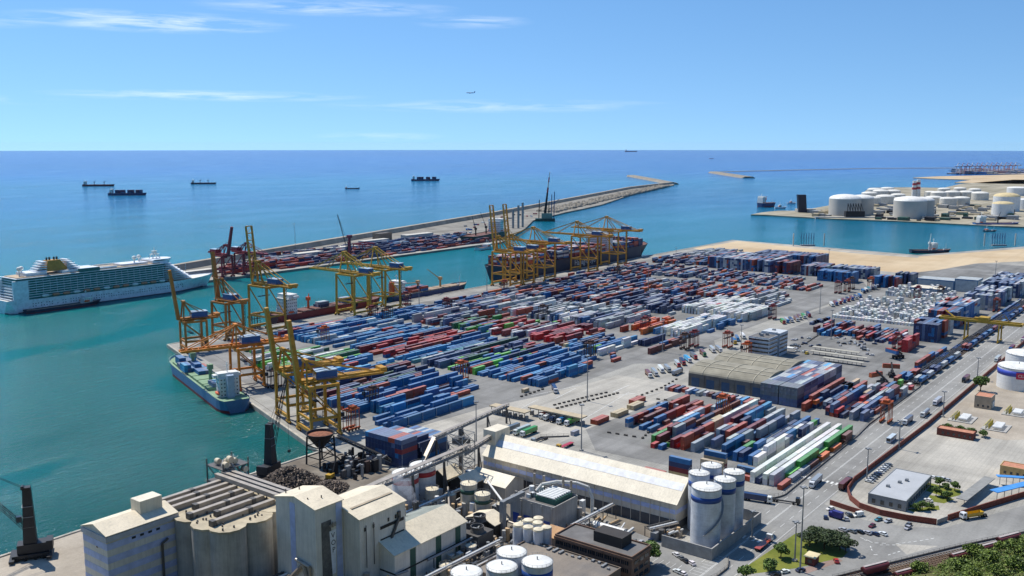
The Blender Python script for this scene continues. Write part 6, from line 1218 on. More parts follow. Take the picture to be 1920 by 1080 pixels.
# fuel skids: white vessels on frames
def skid(x, y, n_, lb):
    X, Y = G(x, y); o = thing('pump_skid', (X, Y, GZ), lb, 'pump station'); mb = MB(); mb.box(-9, 9, -7, 7, 0, .5); part('plinth', mb, CONCG, o)
    for i in range(n_): mb = MB(); mb.tube((-6+i*2.6, -4, 2), (-6+i*2.6, 1, 2), .9, n=10); part('vessel', mb, TANKW, o); mb = MB(); mb.tube((-6+i*2.6, 3, .5), (-6+i*2.6, 3, 3.6), .35, n=8); part('pump', mb, M('pump_yellow', c('#b9a53c'), .6), o)
    mb = MB()
    for i in range(10): mb.beam((-8+i*1.7, 4.5, .5), (-8+i*1.7, 4.5, 3.4), .2)
    mb.beam((-8, 4.5, 3.4), (8, 4.5, 3.4), .25); mb.beam((-8, 5.5, 2.2), (8, 5.5, 2.2), .3); part('pipework', mb, M('pipe_yellowish', c('#b0a55c'), .6), o)
skid(1805, 786, 5, 'pump skid with white vessels nearest the road wall'); skid(1868, 802, 5, 'pump skid with white vessels right of the first'); skid(1905, 775, 4, 'pump skid at the right edge below the fuel tanks')
# walls and fences
def poly_wall(name, pts, h, wd, mat, label, cat, post=None, z0=GZ):
    o = thing(name, (*pts[0], z0), label, cat)
    for a, b_ in zip(pts, pts[1:]):
        d = Vector((b_[0]-a[0], b_[1]-a[1], 0)); n = max(1, round(d.length/(post or 9)))
        for k in range(n):
            p, q2 = Vector((*a, 0))+d*k/n, Vector((*a, 0))+d*(k+1)/n; mb = MB(); mb.beam((p.x, p.y, z0+h/2), (q2.x, q2.y, z0+h/2), wd, h); wpart('wall_panel', mb, mat, o)
    return o
RW = M('red_brick_wall', c('#7a4438'), .9, 0, .3, .6)
poly_wall('brick_wall', [(1250, 143.5), (604, 144), (478, 147.5)]+gp((1589, 922), (1594, 938), (1612, 953), (1650, 966), (1700, 976), (1756, 984)), 2.8, .5, RW, 'long dark red brick wall along the road and round the customs yard', 'wall', 14); poly_wall('brick_wall', gp((1777, 976), (1850, 953), (1935, 927)), 2.8, .5, RW, 'dark red brick wall right of the gate at the right edge', 'wall', 8)
poly_wall('brick_wall', gp((1556, 946), (1586, 956), (1618, 966)), 2.4, .5, RW, 'short dark red brick wall behind the roadside car park', 'wall', 6)
poly_wall('gate', gp((1757, 984), (1776, 977)), 2.4, .15, STEELG, 'grey sliding gate in the brick wall', 'gate', 4)
def fence(pts, h, label):
    o = thing('chain_fence', (*pts[0], GZ), label, 'fence'); mb = MB(); fm = M('fence_base', c('#6d6a66'), .9)
    for a, b_ in zip(pts, pts[1:]): mb.beam((*a, GZ+.4), (*b_, GZ+.4), .35, .8); mb.beam((*a, GZ+h), (*b_, GZ+h), .08); mb.beam((*a, GZ+h*.66), (*b_, GZ+h*.66), .06)
    wpart('base_wall', mb, fm, o); mb = MB()
    for a, b_ in zip(pts, pts[1:]):
        d = Vector((b_[0]-a[0], b_[1]-a[1], 0)); n = max(1, int(d.length/3))
        for k in range(n+1): p = Vector((*a, 0))+d*k/n; mb.beam((p.x, p.y, GZ), (p.x, p.y, GZ+h), .1)
    wpart('fence_posts', mb, STEELG, o)
arc = [(441+9*math.cos(R(a))*1.6, 177+9*math.sin(R(a))) for a in range(200, 272, 12)]
fence([(402, 212), (412, 200), (425, 186)]+arc+[(560, 171.4), (585, 173.4), (640, 173.6), (700, 173.8)], 2.4, 'wire fence on a low wall between depot and road'); fence([(398, 262), (404, 300), (418, 316), (440, 318), (452, 306)], 2.0, 'wire fence curving round the gate lanes'); fence([(352, 158), (345, 155), (335, 155), (322, 158)], 1.8, 'low fence round the brown office car park'); fence([(700, 173.8), (712, 176), (716, 182), (704, 190)], 2.2, 'fence round the end of the rail tracks')
fence(gp((1930, 997), (1800, 1025), (1690, 1052), (1560, 1085)), 1.6, 'fence between the side street and the railway')
# concrete barrier blocks on the apron
bl = MB(); bl.box(-1.1, 1.1, -.5, .5, 0, .9); me = bl.mesh('barrier'); me.materials.append(M('barrier_dark', c('#55504a'), .9)); BAR = []
def barriers(pts, st_):
    for a, b_ in zip(pts, pts[1:]):
        (X0, Y0), (X1, Y1) = G(*a), G(*b_); n = max(1, int(math.hypot(X1-X0, Y1-Y0)/st_))
        for k in range(n): BAR.append((X0+(X1-X0)*k/n, Y0+(Y1-Y0)*k/n, math.atan2(Y1-Y0, X1-X0)))
barriers(((1142, 812), (1205, 822), (1225, 802), (1285, 770), (1295, 758), (1262, 752), (1220, 748)), 5); barriers(((978, 744), (1025, 728)), 4.5); barriers(((1040, 760), (1100, 745), (1145, 735)), 4); barriers(((1045, 766), (1120, 748), (1165, 736)), 4); barriers(((1268, 712), (1240, 728), (1185, 748)), 6)
barriers(((1480, 652), (1510, 645), (1560, 612)), 4)
for X, Y, a in BAR:
    o = bpy.data.objects.new('barrier_block', me); link(o); o.location = (X, Y, GZ); o.rotation_euler.z = a+(rnd()-.5)*.3; tag(o, 'dark concrete barrier block in a lane line on the open apron', 'barrier', 'barrier blocks marking lanes on the apron')
# light masts
def mast(x, y, yt, lb, lattice=False):
    X, Y = G(x, y); h = hz(x, y, yt)-GZ; o = thing('light_mast', (X, Y, GZ), lb, 'light mast', 'tall light masts'); mb = MB(); mb.tube((0, 0, 0), (0, 0, h), .42, .2, 8); part('pole', mb, STEELG, o); mb = MB(); mb.box(-1.6, 1.6, -.4, .4, h, h+.5); mb.box(-.4, .4, -1.6, 1.6, h+.02, h+.52); part('lamp_head', mb, STEELG, o); mb = MB(); mb.box(-.9, .9, -.9, .9, 0, .8); part('footing', mb, CONCG, o)
for a in ((1101, 752, 668, 'tall light mast on the apron beside the barrier lanes'), (893, 835, 754, 'tall light mast beside the conveyor bridge'), (1090, 845, 760, 'tall light mast at the gate canopy'), (1537, 588, 540, 'tall light mast in the aisle by the parked trucks'), (1558, 636, 582, 'tall light mast beside the white box field'), (1500, 1072, 915, 'lamp post on the lawn by the pines'), (1490, 1052, 980, 'short lamp post on the lawn'), (1625, 900, 842, 'light mast beside the road wall near the customs yard'), (1685, 842, 790, 'light mast beside the road by the depot'), (1768, 782, 735, 'light mast beside the road opposite the pump skids'), (1832, 712, 672, 'light mast beside the road at the rail terminal'), (1242, 660, 600, 'tall light mast by the short double row'), (1389, 660, 610, 'tall light mast left of the office tower'), (1553, 505, 468, 'slender light mast at the sand field edge'), (1267, 500, 465, 'light mast among the far rows'), (1866, 520, 490, 'slender light mast beyond the tall stacks'), (786, 575, 530, 'light mast on the north quay'), (913, 548, 500, 'light mast at the amber cranes'), (1215, 555, 505, 'light mast among the silver rows'), (554, 470, 420, 'thin mast on the outer mole'), (1410, 1010, 960, 'lamp post in the car park of the brown office')): mast(*a)
# ------------------------------------------------------------------ railway
RAILM = M('rail_brown', c('#6a4f3e'), .7, .3); SLEEP = M('sleeper', c('#70604f'), .9)
def track(a, b_, label, z0=GZ):
    a, b_ = Vector((*a, z0+.1)), Vector((*b_, z0+.1)); d = b_-a; u = d.normalized(); nn = Vector((-u.y, u.x, 0)); o = thing('rail_track', (a.x, a.y, z0), label, 'track')
    for s_ in (-.75, .75): mb = MB(); mb.beam(a+nn*s_+Vector((0, 0, .2)), b_+nn*s_+Vector((0, 0, .2)), .16, .2); wpart('rail', mb, RAILM, o)
    mb = MB(); n = int(d.length/1.6)
    for k in range(n): p = a+u*k*1.6; mb.beam(p-nn*1.3, p+nn*1.3, .3, .16)
    wpart('sleepers', mb, SLEEP, o, kind='stuff')
for k in range(4): track(G(1548+k*33, 1090+k*2), G(1935, 1002+k*5.2), '%s railway track at the foot of the hill' % ('farthest', 'second', 'third', 'nearest')[k], GZ+.06)
WAG = M('wagon_maroon', c('#7a3f44'), .6)
def tank_wagon(X, Y, rz, label):
    o = thing('hopper_wagon', (X, Y, GZ+.35), label, 'rail wagon', 'maroon wagons at the foot of the hill', rz); mb = MB(); mb.box(-7, 7, -1.3, 1.3, .8, 1.2); part('underframe', mb, DARK, o)
    v = []; f = []; n = 8
    for x in (-6.6, 6.6):
        for i in range(n+1): a = PI*i/n; v.append((x, -1.45*math.cos(a), 3.0+1.3*math.sin(a)))
        v += [(x*.8, 1.0, 1.2), (x*.8, -1.0, 1.2)]
    m_ = n+3
    for i in range(m_): f.append((i, (i+1) % m_, m_+(i+1) % m_, m_+i))
    f += [tuple(range(m_)), tuple(reversed(range(m_, 2*m_)))]; mb = MB(); mb.add(v, f); part('body', mb, WAG, o); mb = MB(); mb.box(-6.2, 6.2, -.5, .5, 4.28, 4.5); part('roof_walk', mb, M('wagon_roof', c('#b0a6a2'), .7), o)
    for x in (-5.2, 5.2): 
        mb = MB(); mb.box(x-1.4, x+1.4, -1.1, 1.1, .35, .8); bo_ = part('bogie', mb, DARK, o)
        for dx in (-.9, .9):
            for y in (-.75, .75): mb = MB(); mb.tube((x+dx, y-.07, .46), (x+dx, y+.07, .46), .46, n=10); part('wheel', mb, DARK, bo_)
ra = math.atan2(G(1935, 1017)[1]-G(1647, 1096)[1], G(1935, 1017)[0]-G(1647, 1096)[0])
for i, (x, y) in enumerate(((1640, 1078), (1804, 1054), (1850, 1040), (1890, 1022), (1700, 1088))): tank_wagon(*G(x, y), ra, 'maroon covered hopper wagon, %s' % ('half cut by the bottom edge', 'left of the pair before the hill', 'right of the pair before the hill', 'half hidden by the hill bushes', 'close to the hill at the bottom edge')[i])
# rail terminal: tracks with flat wagons
FLATB = M('flat_wagon_blue', c('#3a5f95'), .6); FLATG = M('flat_wagon_grey', c('#55585e'), .7); sheet('terminal_track_bed', [(700, 174.5), (1400, 174.5), (1400, 187), (700, 187)], .04, M('grey_ballast', c('#7b7873'), .95, 0, .35, .4))
for k in range(4): track((702, 176+k*3.2), (1400, 176+k*3.2), 'terminal track, %s from the road' % ('first', 'second', 'third', 'fourth')[k], GZ+.05)
fw_ = thing('flat_wagon', (0, 0, GZ), '', 'rail wagon'); mb = MB(); mb.box(-9.5, 9.5, -1.2, -.8, 1.0, 1.5); mb.box(-9.5, 9.5, .8, 1.2, 1.0, 1.5)
for x in (-9.3, -5, 0, 5, 9.3): mb.box(x-.25, x+.25, -.8, .8, 1.02, 1.45)
part('deck_frame', mb, FLATB, fw_); mb = MB()
for x in (-7, 7): mb.box(x-1.5, x+1.5, -.95, .95, .3, .95)
part('bogies', mb, DARK, fw_, kind='stuff'); first = True
for k in range(4):
    X = 715
    while X < 1200:
        if rnd() < .92:
            o = fw_ if first else copy_tree(fw_); first = False; fl_ = [ch for ch in o.children if ch.name.startswith('deck_frame')][0]; fl_.material_slots[0].link = 'OBJECT'; fl_.material_slots[0].material = FLATB if rnd() < .35 else FLATG; o.location = (X, 176+k*3.2, GZ+.3); tag(o, 'low flat wagon on the rail terminal tracks', 'rail wagon', 'flat wagons on the terminal tracks')
            if (k == 0 and rnd() < .8) or (k == 1 and X < 860 and rnd() < .7) or (k > 1 and rnd() < .12): 
                for h in ((-6.1, 0, 6.1) if rnd() < .0 else (-3.1,)): pass
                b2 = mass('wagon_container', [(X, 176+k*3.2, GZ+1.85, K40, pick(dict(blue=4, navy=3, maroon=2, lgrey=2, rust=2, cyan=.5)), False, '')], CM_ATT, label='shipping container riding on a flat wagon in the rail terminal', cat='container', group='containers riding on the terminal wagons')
        X += 20.2
# reach stacker by the depot
for x, y, a, lb in ((1672, 706, .4, 'dark reach stacker lifting an orange box beside the depot'), (1655, 722, 1.2, 'dark reach stacker parked in front of the other'), (1683, 672, 2.6, 'dark reach stacker carrying a blue box by the maroon stack')):
    X, Y = G(x, y); o = thing('reach_stacker', (X, Y, GZ), lb, 'reach stacker', None, a); mb = MB(); mb.box(-5, 4, -2, 2, 1.2, 2.8); part('chassis', mb, DARK, o); mb = MB(); mb.box(-1, 1.6, -1, 1, 2.8, 5); part('cab', mb, CABM, o); mb = MB(); mb.beam((-4.2, 0, 3.4), (6, 0, 9.4), 1.1, 1.1); part('telescopic_boom', mb, DARK, o); mb = MB(); mb.box(5.2, 7.4, -6, 6, 7.6, 8.2); part('spreader_bar', mb, SC_MAT['rust'], o)
    mb = MB(); mb.box(5, 7.5, -6.1, 6.1, 5, 7.6); part('lifted_container', mb, M('lifted_orange', c('#c06a44'), .6) if a < 2 else HOUSEB, o)
    for x_ in (-3.8, 2.8):
        for y_ in (-1.9, 1.9): mb = MB(); mb.tube((x_, y_-.5, .95), (x_, y_+.5, .95), .95, n=12); part('wheel', mb, RUBBER, o)
# ------------------------------------------------------------------ vehicles
def paint_mat(name, rough=.35):
    m = bpy.data.materials.new(name); m.use_nodes = True; t = m.node_tree; b = t.nodes['Principled BSDF']; i = t.nodes.new('ShaderNodeObjectInfo'); g = t.nodes.new('ShaderNodeNewGeometry'); n = t.nodes.new('ShaderNodeTexNoise'); n.inputs['Scale'].default_value = 1.2; t.links.new(g.outputs['Position'], n.inputs['Vector'])
    r = t.nodes.new('ShaderNodeMapRange'); r.inputs[3].default_value = .85; r.inputs[4].default_value = 1.08; t.links.new(n.outputs[0], r.inputs[0]); x = t.nodes.new('ShaderNodeMix'); x.data_type = 'RGBA'; x.blend_type = 'MULTIPLY'; x.inputs['Factor'].default_value = 1
    t.links.new(i.outputs['Color'], x.inputs['A']); t.links.new(r.outputs[0], x.inputs['B']); t.links.new(x.outputs['Result'], b.inputs['Base Color']); b.inputs['Roughness'].default_value = rough; b.inputs['Coat Weight'].default_value = .3; return m
VP = paint_mat('vehicle_paint'); CARGL = glassm('car_glass', (.015, .02, .026))
VC = dict(white=c('#e4e4e0'), silver=c('#a9adb0'), grey=c('#6c7074'), black=c('#1d1f22'), navy=c('#1f2c50'), red=c('#b02a2a'), maroon=c('#6a2430'), blue=c('#2f63a8'), lblue=c('#4f9bd0'), green=c('#3d7d4a'), yellow=c('#d0a828'), lime=c('#a8b832'), orange=c('#cf6a30'), tan=c('#c0a986'), teal=c('#3f7f8a'))
def car_proto(kind):
    o = thing('parked_car', (0, 0, GZ), '', 'car'); L2, W2 = (2.15, .88) if kind == 'car' else (2.7, .98); H_ = 1.45 if kind == 'car' else 2.2
    sec = [(-L2, .45, .78), (-L2, .85, .86), (-L2*.93, 1.0 if kind == 'car' else 1.2, .9), (-L2*.2, .98, .9), (L2*.42, .95, .9), (L2*.95, .82, .86), (L2, .5, .78)]; mb = MB(); v = []; f = []
    for x, z_, k in sec: v += [(x, -W2*k/.9, .32), (x, -W2*k/.9, z_), (x, W2*k/.9, z_), (x, W2*k/.9, .32)]
    for i in range(len(sec)-1):
        for j in range(3): a = i*4+j; f.append((a, a+4, a+5, a+1))
    f += [(0, 1, 2, 3), tuple(reversed([len(v)-4+j for j in range(4)]))]; mb.add(v, f); part('body', mb, VP, o)
    x0, x1, x2, x3 = (-L2*.86, -L2*.62, L2*.12, L2*.48) if kind == 'car' else (-L2*.97, -L2*.93, L2*.35, L2*.6); zb, zt = .95, H_
    mb = MB(); mb.add([(x0,-W2*.95,zb),(x3,-W2*.95,zb),(x3,W2*.95,zb),(x0,W2*.95,zb),(x1,-W2*.78,zt-.06),(x2,-W2*.78,zt-.06),(x2,W2*.78,zt-.06),(x1,W2*.78,zt-.06)], [(0,1,5,4),(1,2,6,5),(2,3,7,6),(3,0,4,7)]); part('windows', mb, CARGL if kind == 'car' else VP, o)
    mb = MB(); mb.box(x1-.02, x2+.02, -W2*.8, W2*.8, zt-.06, zt); part('roof', mb, VP, o)
    if kind == 'van': mb = MB(); mb.add([(x3+.02,-W2*.86,zb+.1),(x3+.02,W2*.86,zb+.1),(x2+.03,W2*.7,zt-.12),(x2+.03,-W2*.7,zt-.12)], [(0, 1, 2, 3)]); part('windscreen', mb, CARGL, o)
    for x in (-L2*.62, L2*.62):
        for y in (-W2*.98, W2*.98): mb = MB(); mb.tube((x, y-.11, .32), (x, y+.11, .32), .32, n=10); part('wheel', mb, RUBBER, o)
    return o
CARP = {'car': car_proto('car'), 'van': car_proto('van')}; CARN = defaultdict(int); first_used = set()
def recolour(o, col):
    o.color = (*col, 1)
    for ch in o.children: ch.color = (*col, 1)
def car(x, y, ang, col, where, kind='car', group=None, xy=None):
    o = CARP[kind] if kind not in first_used else copy_tree(CARP[kind]); first_used.add(kind); o.location = (*(xy or G(x, y)), GZ+.05); o.rotation_euler.z = ang; recolour(o, jitter(VC[col], .08)); CARN[(col, kind, where)] += 1; k = CARN[(col, kind, where)]
    tag(o, (ORD[k-1]+' ' if k > 1 else '')+'%s %s %s' % (col, kind, where), 'car' if kind == 'car' else 'van', group or 'parked and moving cars')
hp = lambda a, b_: math.atan2(G(*b_)[1]-G(*a)[1], G(*b_)[0]-G(*a)[0])
cc = ('white', 'silver', 'grey', 'black', 'navy', 'white', 'silver')
for i, (x, y, cl_) in enumerate(((1580, 995, 'silver'), (1597, 998, 'grey'), (1611, 999, 'black'), (1625, 1001, 'silver'), (1640, 1003, 'navy'), (1655, 1003, 'white'))): car(x, y, R(70), cl_, 'nosed up to the kerb of the roadside car park')
for x, y, a, cl_, kd in ((1548, 972, 20, 'navy', 'car'), (1557, 956, 150, 'white', 'car'), (1587, 975, 25, 'silver', 'car'), (1594, 968, 40, 'black', 'car'), (1590, 966, 40, 'grey', 'car'), (1609, 968, 150, 'white', 'van'), (1635, 988, 170, 'maroon', 'car'), (1647, 976, 160, 'teal', 'car'), (1665, 979, 160, 'silver', 'car'), (1703, 986, 170, 'grey', 'car'), (1702, 992, 170, 'silver', 'car')): car(x, y, R(a), cl_, 'beside the brick wall car park', kd)
car(1568, 1054, R(30), 'red', 'on the paved path by the kiosk'); car(1501, 1071, R(-25), 'navy', 'leaving past the kiosk'); car(1472, 1074, R(-30), 'white', 'at the bottom edge by the lawn'); car(1455, 1080, R(-30), 'black', 'at the bottom edge by the lawn')
for i, (X, Y, cl_) in enumerate(((345, 195.5, 'silver'), (344, 198.4, 'grey'), (343, 201, 'white'), (341.5, 203.8, 'lime'), (340, 206.5, 'white'), (348.5, 193, 'navy'), (335, 203, 'white'), (331, 198, 'black'))): car(0, 0, R(10+rnd()*8), cl_, 'in the back row of the brown office car park', xy=(X, Y))
for i, (X, Y, cl_) in enumerate(((343, 177.5, 'white'), (341.5, 174.6, 'grey'), (340, 171.8, 'black'), (339.5, 168.5, 'white'), (329, 169.5, 'white'), (328.5, 167, 'white'))): car(0, 0, R(60 if i < 4 else 75), cl_, 'in the front row of the brown office car park', xy=(X, Y))
for i in range(10): car(0, 0, R(80), cc[i % 7], 'inside the road wall beside the customs building', xy=(482+i*3.6, 141.2))
for x, y, cl_ in ((1684, 948, 'white'), (1748, 897, 'white'), (1757, 898, 'silver'), (1766, 899, 'white'), (1775, 902, 'silver'), (1740, 940, 'white')): car(x, y, R(75), cl_, 'parked by the customs building')
car(1691, 826, 0, 'grey', 'following the bus on the road'); car(1906, 662, 0, 'silver', 'far along the road')
rs = random.Random(3)
for i in range(78):
    x, y = 1478+rs.random()*165, 634+rs.random()*34
    if y > 652 and x < 1610 and rs.random() < .8: continue
    car(x, y, R(90 if rs.random() < .5 else 0)+rs.random()*.2, rs.choice(('white', 'silver', 'white', 'grey', 'black', 'silver', 'navy', 'white')), 'in the crowded yard car park beside the canopies')
car(1513, 664, 0, 'yellow', 'beside the office car park canopies', 'van')
# lorries
def truck_proto(box):
    o = thing('lorry', (0, 0, GZ), '', 'lorry'); mb = MB(); mb.add([(4.2,-1.22,1.0),(6.4,-1.22,1.0),(6.4,1.22,1.0),(4.2,1.22,1.0),(4.2,-1.22,3.5),(5.9,-1.22,3.5),(5.9,1.22,3.5),(4.2,1.22,3.5),(6.4,-1.22,2.2),(6.4,1.22,2.2)], [(0,1,8,5,4),(1,2,9,8),(8,9,6,5),(2,3,7,6,9),(3,0,4,7),(4,5,6,7),(3,2,1,0)]); cb = part('cab', mb, VP, o)
    mb = MB(); mb.add([(6.42,-1.05,2.25),(6.42,1.05,2.25),(5.98,1.0,3.25),(5.98,-1.0,3.25)], [(0, 1, 2, 3)]); part('windscreen', mb, CARGL, cb); mb = MB(); mb.box(4.8, 5.8, -1.25, 1.25, 2.2, 3.0); part('side_window', mb, CARGL, cb)
    mb = MB(); mb.box(-8.2, 5.2, -.5, .5, .75, 1.15); part('chassis', mb, DARK, o)
    if box == 'box': mb = MB(); v_, f_ = PR[K40]; mb.add([(a-2.2, b_, c_+1.2) for a, b_, c_ in v_.tolist()], f_); part('trailer_box', mb, VP, o)
    elif box == 'tank': mb = MB(); mb.tube((-8, 0, 2.4), (3.6, 0, 2.4), 1.2, n=14); part('trailer_tank', mb, VP, o)
    elif box == 'flat': mb = MB(); mb.box(-8.3, 3.9, -1.25, 1.25, 1.2, 1.5); part('trailer_bed', mb, VP, o)
    elif box == 'tip': mb = MB(); mb.add([(-5,-1.1,1.2),(3.4,-1.1,1.2),(3.4,1.1,1.2),(-5,1.1,1.2),(-5.6,-1.3,2.9),(3.8,-1.3,2.9),(3.8,1.3,2.9),(-5.6,1.3,2.9)], [(0,1,5,4),(1,2,6,5),(2,3,7,6),(3,0,4,7),(0,3,2,1)]); part('tipper_body', mb, VP, o)
    for x in (5.3, 3.2, -4.6, -5.9, -7.2):
        for y in (-1.0, 1.0): mb = MB(); mb.tube((x, y-.2, .52), (x, y+.2, .52), .52, n=10); part('wheel', mb, RUBBER, o)
    return o
TRP = {k: truck_proto(k) for k in ('box', 'tank', 'flat', 'none', 'tip')}; tr_used = set(); TN = defaultdict(int)
def truck(tail, head, tcol, ccol, where, kind='box', xy=None, ang=None):
    o = TRP[kind] if kind not in tr_used else copy_tree(TRP[kind]); tr_used.add(kind); (a, b_), (e, f) = G(*tail), G(*head); o.location = ((a+e)/2, (b_+f)/2, GZ+.05); o.rotation_euler.z = math.atan2(f-b_, e-a) if ang is None else ang; k_ = jitter(PAL.get(tcol) or VC[tcol], .06)
    for ch in o.children: ch.color = (*(jitter(VC[ccol], .06) if ch.name.startswith('cab') else k_), 1)
    nm = {'box': 'lorry with %s container and %s cab' % (tcol, ccol), 'tank': 'silver tanker lorry', 'flat': 'lorry with empty %s flatbed and %s cab' % (tcol, ccol), 'none': 'bare tractor and chassis with %s cab' % ccol, 'tip': '%s tipper lorry with %s cab' % (tcol, ccol)}[kind]; TN[(nm, where)] += 1; k = TN[(nm, where)]
    tag(o, (ORD[k-1]+' ' if k > 1 else '')+nm+' '+where, 'lorry', 'lorries of the port')
rd = 'on the main road'; lot = 'queued by the vaulted warehouse'
truck((1820, 708), (1800, 722), 'brown', 'black', rd, ang=PI); truck((1765, 750), (1748, 766), 'lgrey', 'white', rd, ang=PI); truck((1742, 772), (1725, 788), 'silver', 'white', rd, 'tank', ang=PI); truck((1710, 786), (1692, 802), 'dgrey', 'white', rd, ang=PI); truck((1880, 670), (1860, 684), 'lgrey', 'white', rd, ang=PI); truck((1905, 652), (1888, 662), 'maroon', 'blue', rd, ang=PI); truck((1925, 636), (1912, 645), 'maroon', 'white', rd, ang=PI); truck((1545, 893), (1510, 928), 'grey', 'white', 'at the junction by the white silos', ang=PI+.05); truck((1597, 900), (1575, 925), 'brown', 'black', 'at the junction by the white silos', ang=0)
truck((1405, 940), (1440, 942), 'navy', 'white', 'crossing the junction beside the silos', ang=-1.35); truck((1420, 1034), (1447, 1012), 'rust', 'white', 'waiting at the lawn', 'flat', ang=0); truck((1470, 943), (1480, 944), 'grey', 'black', 'crossing the junction beside the silos', 'none', ang=-1.35); truck((1845, 968), (1800, 975), 'yellow', 'white', 'beside the brick wall', 'tip')
for (a, b_, tc, cl_) in (((1211, 700), (1222, 712), 'brown', 'white'), ((1222, 697), (1233, 709), 'grey', 'white'), ((1232, 688), (1247, 706), 'white', 'white'), ((1246, 690), (1258, 702), 'grey', 'silver'), ((1264, 680), (1277, 694), 'lgrey', 'red'), ((1274, 676), (1286, 690), 'navy', 'red'), ((1282, 672), (1298, 684), 'cyan', 'white'), ((1262, 705), (1280, 697), 'grey', 'navy'), ((1296, 668), (1306, 676), 'dgrey', 'red'), ((1311, 660), (1326, 674), 'brown', 'green'), ((1331, 655), (1340, 664), 'lgrey', 'white'), ((1343, 655), (1353, 663), 'grey', 'white'), ((1378, 632), (1386, 645), 'slate', 'lblue'), ((1388, 628), (1398, 640), 'white', 'white'), ((1372, 640), (1380, 648), 'blue', 'yellow')): truck(a, b_, tc, cl_, lot)
rows = 'near the white box field'
for i, (x, y) in enumerate(((1466, 607), (1473, 605), (1481, 604), (1491, 602), (1497, 599), (1505, 597), (1514, 594))): truck((x-3, y-5), (x+7, y+4), random.choice(('navy', 'rust', 'green', 'lgrey', 'brown')), random.choice(('white', 'lblue', 'red')), rows)
for i in range(8): x, y = 1558+i*7.5, 574-i*2.3; truck((x-3, y-4), (x+6, y+4), random.choice(('navy', 'blue', 'lgrey', 'maroon', 'white')), random.choice(('white', 'red', 'blue')), rows)
for i in range(8): x, y = 1618+i*5.2, 549-i*2.0; truck((x-3, y-3), (x+5, y+3), random.choice(('lgrey', 'white', 'blue', 'teal')), random.choice(('white', 'navy')), rows)
ga = 'at the gate lanes'
for x, y, tc, cl_ in ((955, 812, 'dgrey', 'white'), (975, 815, 'lgrey', 'white'), (988, 818, 'green', 'white'), (1022, 785, 'rust', 'white'), (1030, 788, 'lgrey', 'white'), (1042, 791, 'dgrey', 'navy'), (1055, 795, 'blue', 'white'), (1070, 798, 'green', 'white')): truck((x+9, y-9), (x-6, y+4), tc, cl_, ga, ang=PI)
truck((1275, 768), (1222, 764), 'lgrey', 'navy', 'on the open apron', ang=PI/2+.15); truck((1260, 778), (1222, 772), 'grey', 'orange', 'on the open apron', 'none', ang=PI/2+.15); truck((1215, 800), (1190, 795), 'grey', 'silver', 'on the open apron', 'none', ang=PI/2+.2); truck((1050, 733), (1030, 736), 'navy', 'white', 'on the open apron', ang=-2.4); truck((822, 822), (830, 842), 'orange', 'lblue', 'beside the steep conveyor leg')
truck((1020, 825), (1000, 832), 'grey', 'silver', ga, 'none', ang=PI); truck((1065, 838), (1050, 842), 'red', 'yellow', ga, 'flat', ang=PI)
t = thing('bus', (*G(1671, 827), GZ), 'white and pale blue bus on the main road', 'bus', None, PI); mb = MB(); mb.box(-5.8, 5.8, -1.25, 1.25, .5, 3.2); part('body', mb, M('bus_white', c('#c3d0d8'), .4), t); mb = MB(); mb.box(-5.4, 5.4, -1.27, 1.27, 1.7, 2.7); part('window_row', mb, CARGL, t); mb = MB(); mb.box(5.78, 5.84, -1.1, 1.1, 1.3, 2.9); part('windscreen', mb, CARGL, t)
for x in (-3.6, 3.8):
    for y in (-1.1, 1.1): mb = MB(); mb.tube((x, y-.2, .5), (x, y+.2, .5), .5, n=10); part('wheel', mb, RUBBER, t)
t = thing('delivery_truck', (*G(1568, 972), GZ), 'dark blue box truck among the cars by the brick wall', 'lorry', None, R(80)); mb = MB(); mb.box(-3, 1.6, -1.2, 1.2, .9, 3.6); part('box_body', mb, M('box_navy', c('#34357a'), .5), t); mb = MB(); mb.box(1.7, 3.4, -1.1, 1.1, .6, 2.6); part('cab', mb, M('box_navy', c('#34357a'), .5), t)
for x in (-2, 2.5):
    for y in (-1, 1): mb = MB(); mb.tube((x, y-.15, .45), (x, y+.15, .45), .45, n=10); part('wheel', mb, RUBBER, t)
# ------------------------------------------------------------------ trees, scrub
def leafmat(name, c0, c1):
    m = bpy.data.materials.new(name); m.use_nodes = True; t = m.node_tree; b = t.nodes['Principled BSDF']; g = t.nodes.new('ShaderNodeNewGeometry'); n = t.nodes.new('ShaderNodeTexNoise'); n.inputs['Scale'].default_value = .7; n.inputs['Detail'].default_value = 3; t.links.new(g.outputs['Position'], n.inputs['Vector'])
    cr_ = t.nodes.new('ShaderNodeValToRGB'); cr_.color_ramp.elements[0].position = .35; cr_.color_ramp.elements[0].color = (*c0, 1); cr_.color_ramp.elements[1].position = .68; cr_.color_ramp.elements[1].color = (*c1, 1); t.links.new(n.outputs[0], cr_.inputs[0]); t.links.new(cr_.outputs[0], b.inputs['Base Color']); b.inputs['Roughness'].default_value = .7; b.inputs['Transmission Weight'].default_value = 0; return m
LEAF = leafmat('leaf_green', c('#3c4f22'), c('#6d8a3a')); PINE = leafmat('pine_needle', c('#2b3a20'), c('#47592c')); SCRUB = leafmat('scrub_green', c('#3a4c1c'), c('#7c9034')); BARK = M('bark', c('#5a4838'), .95)
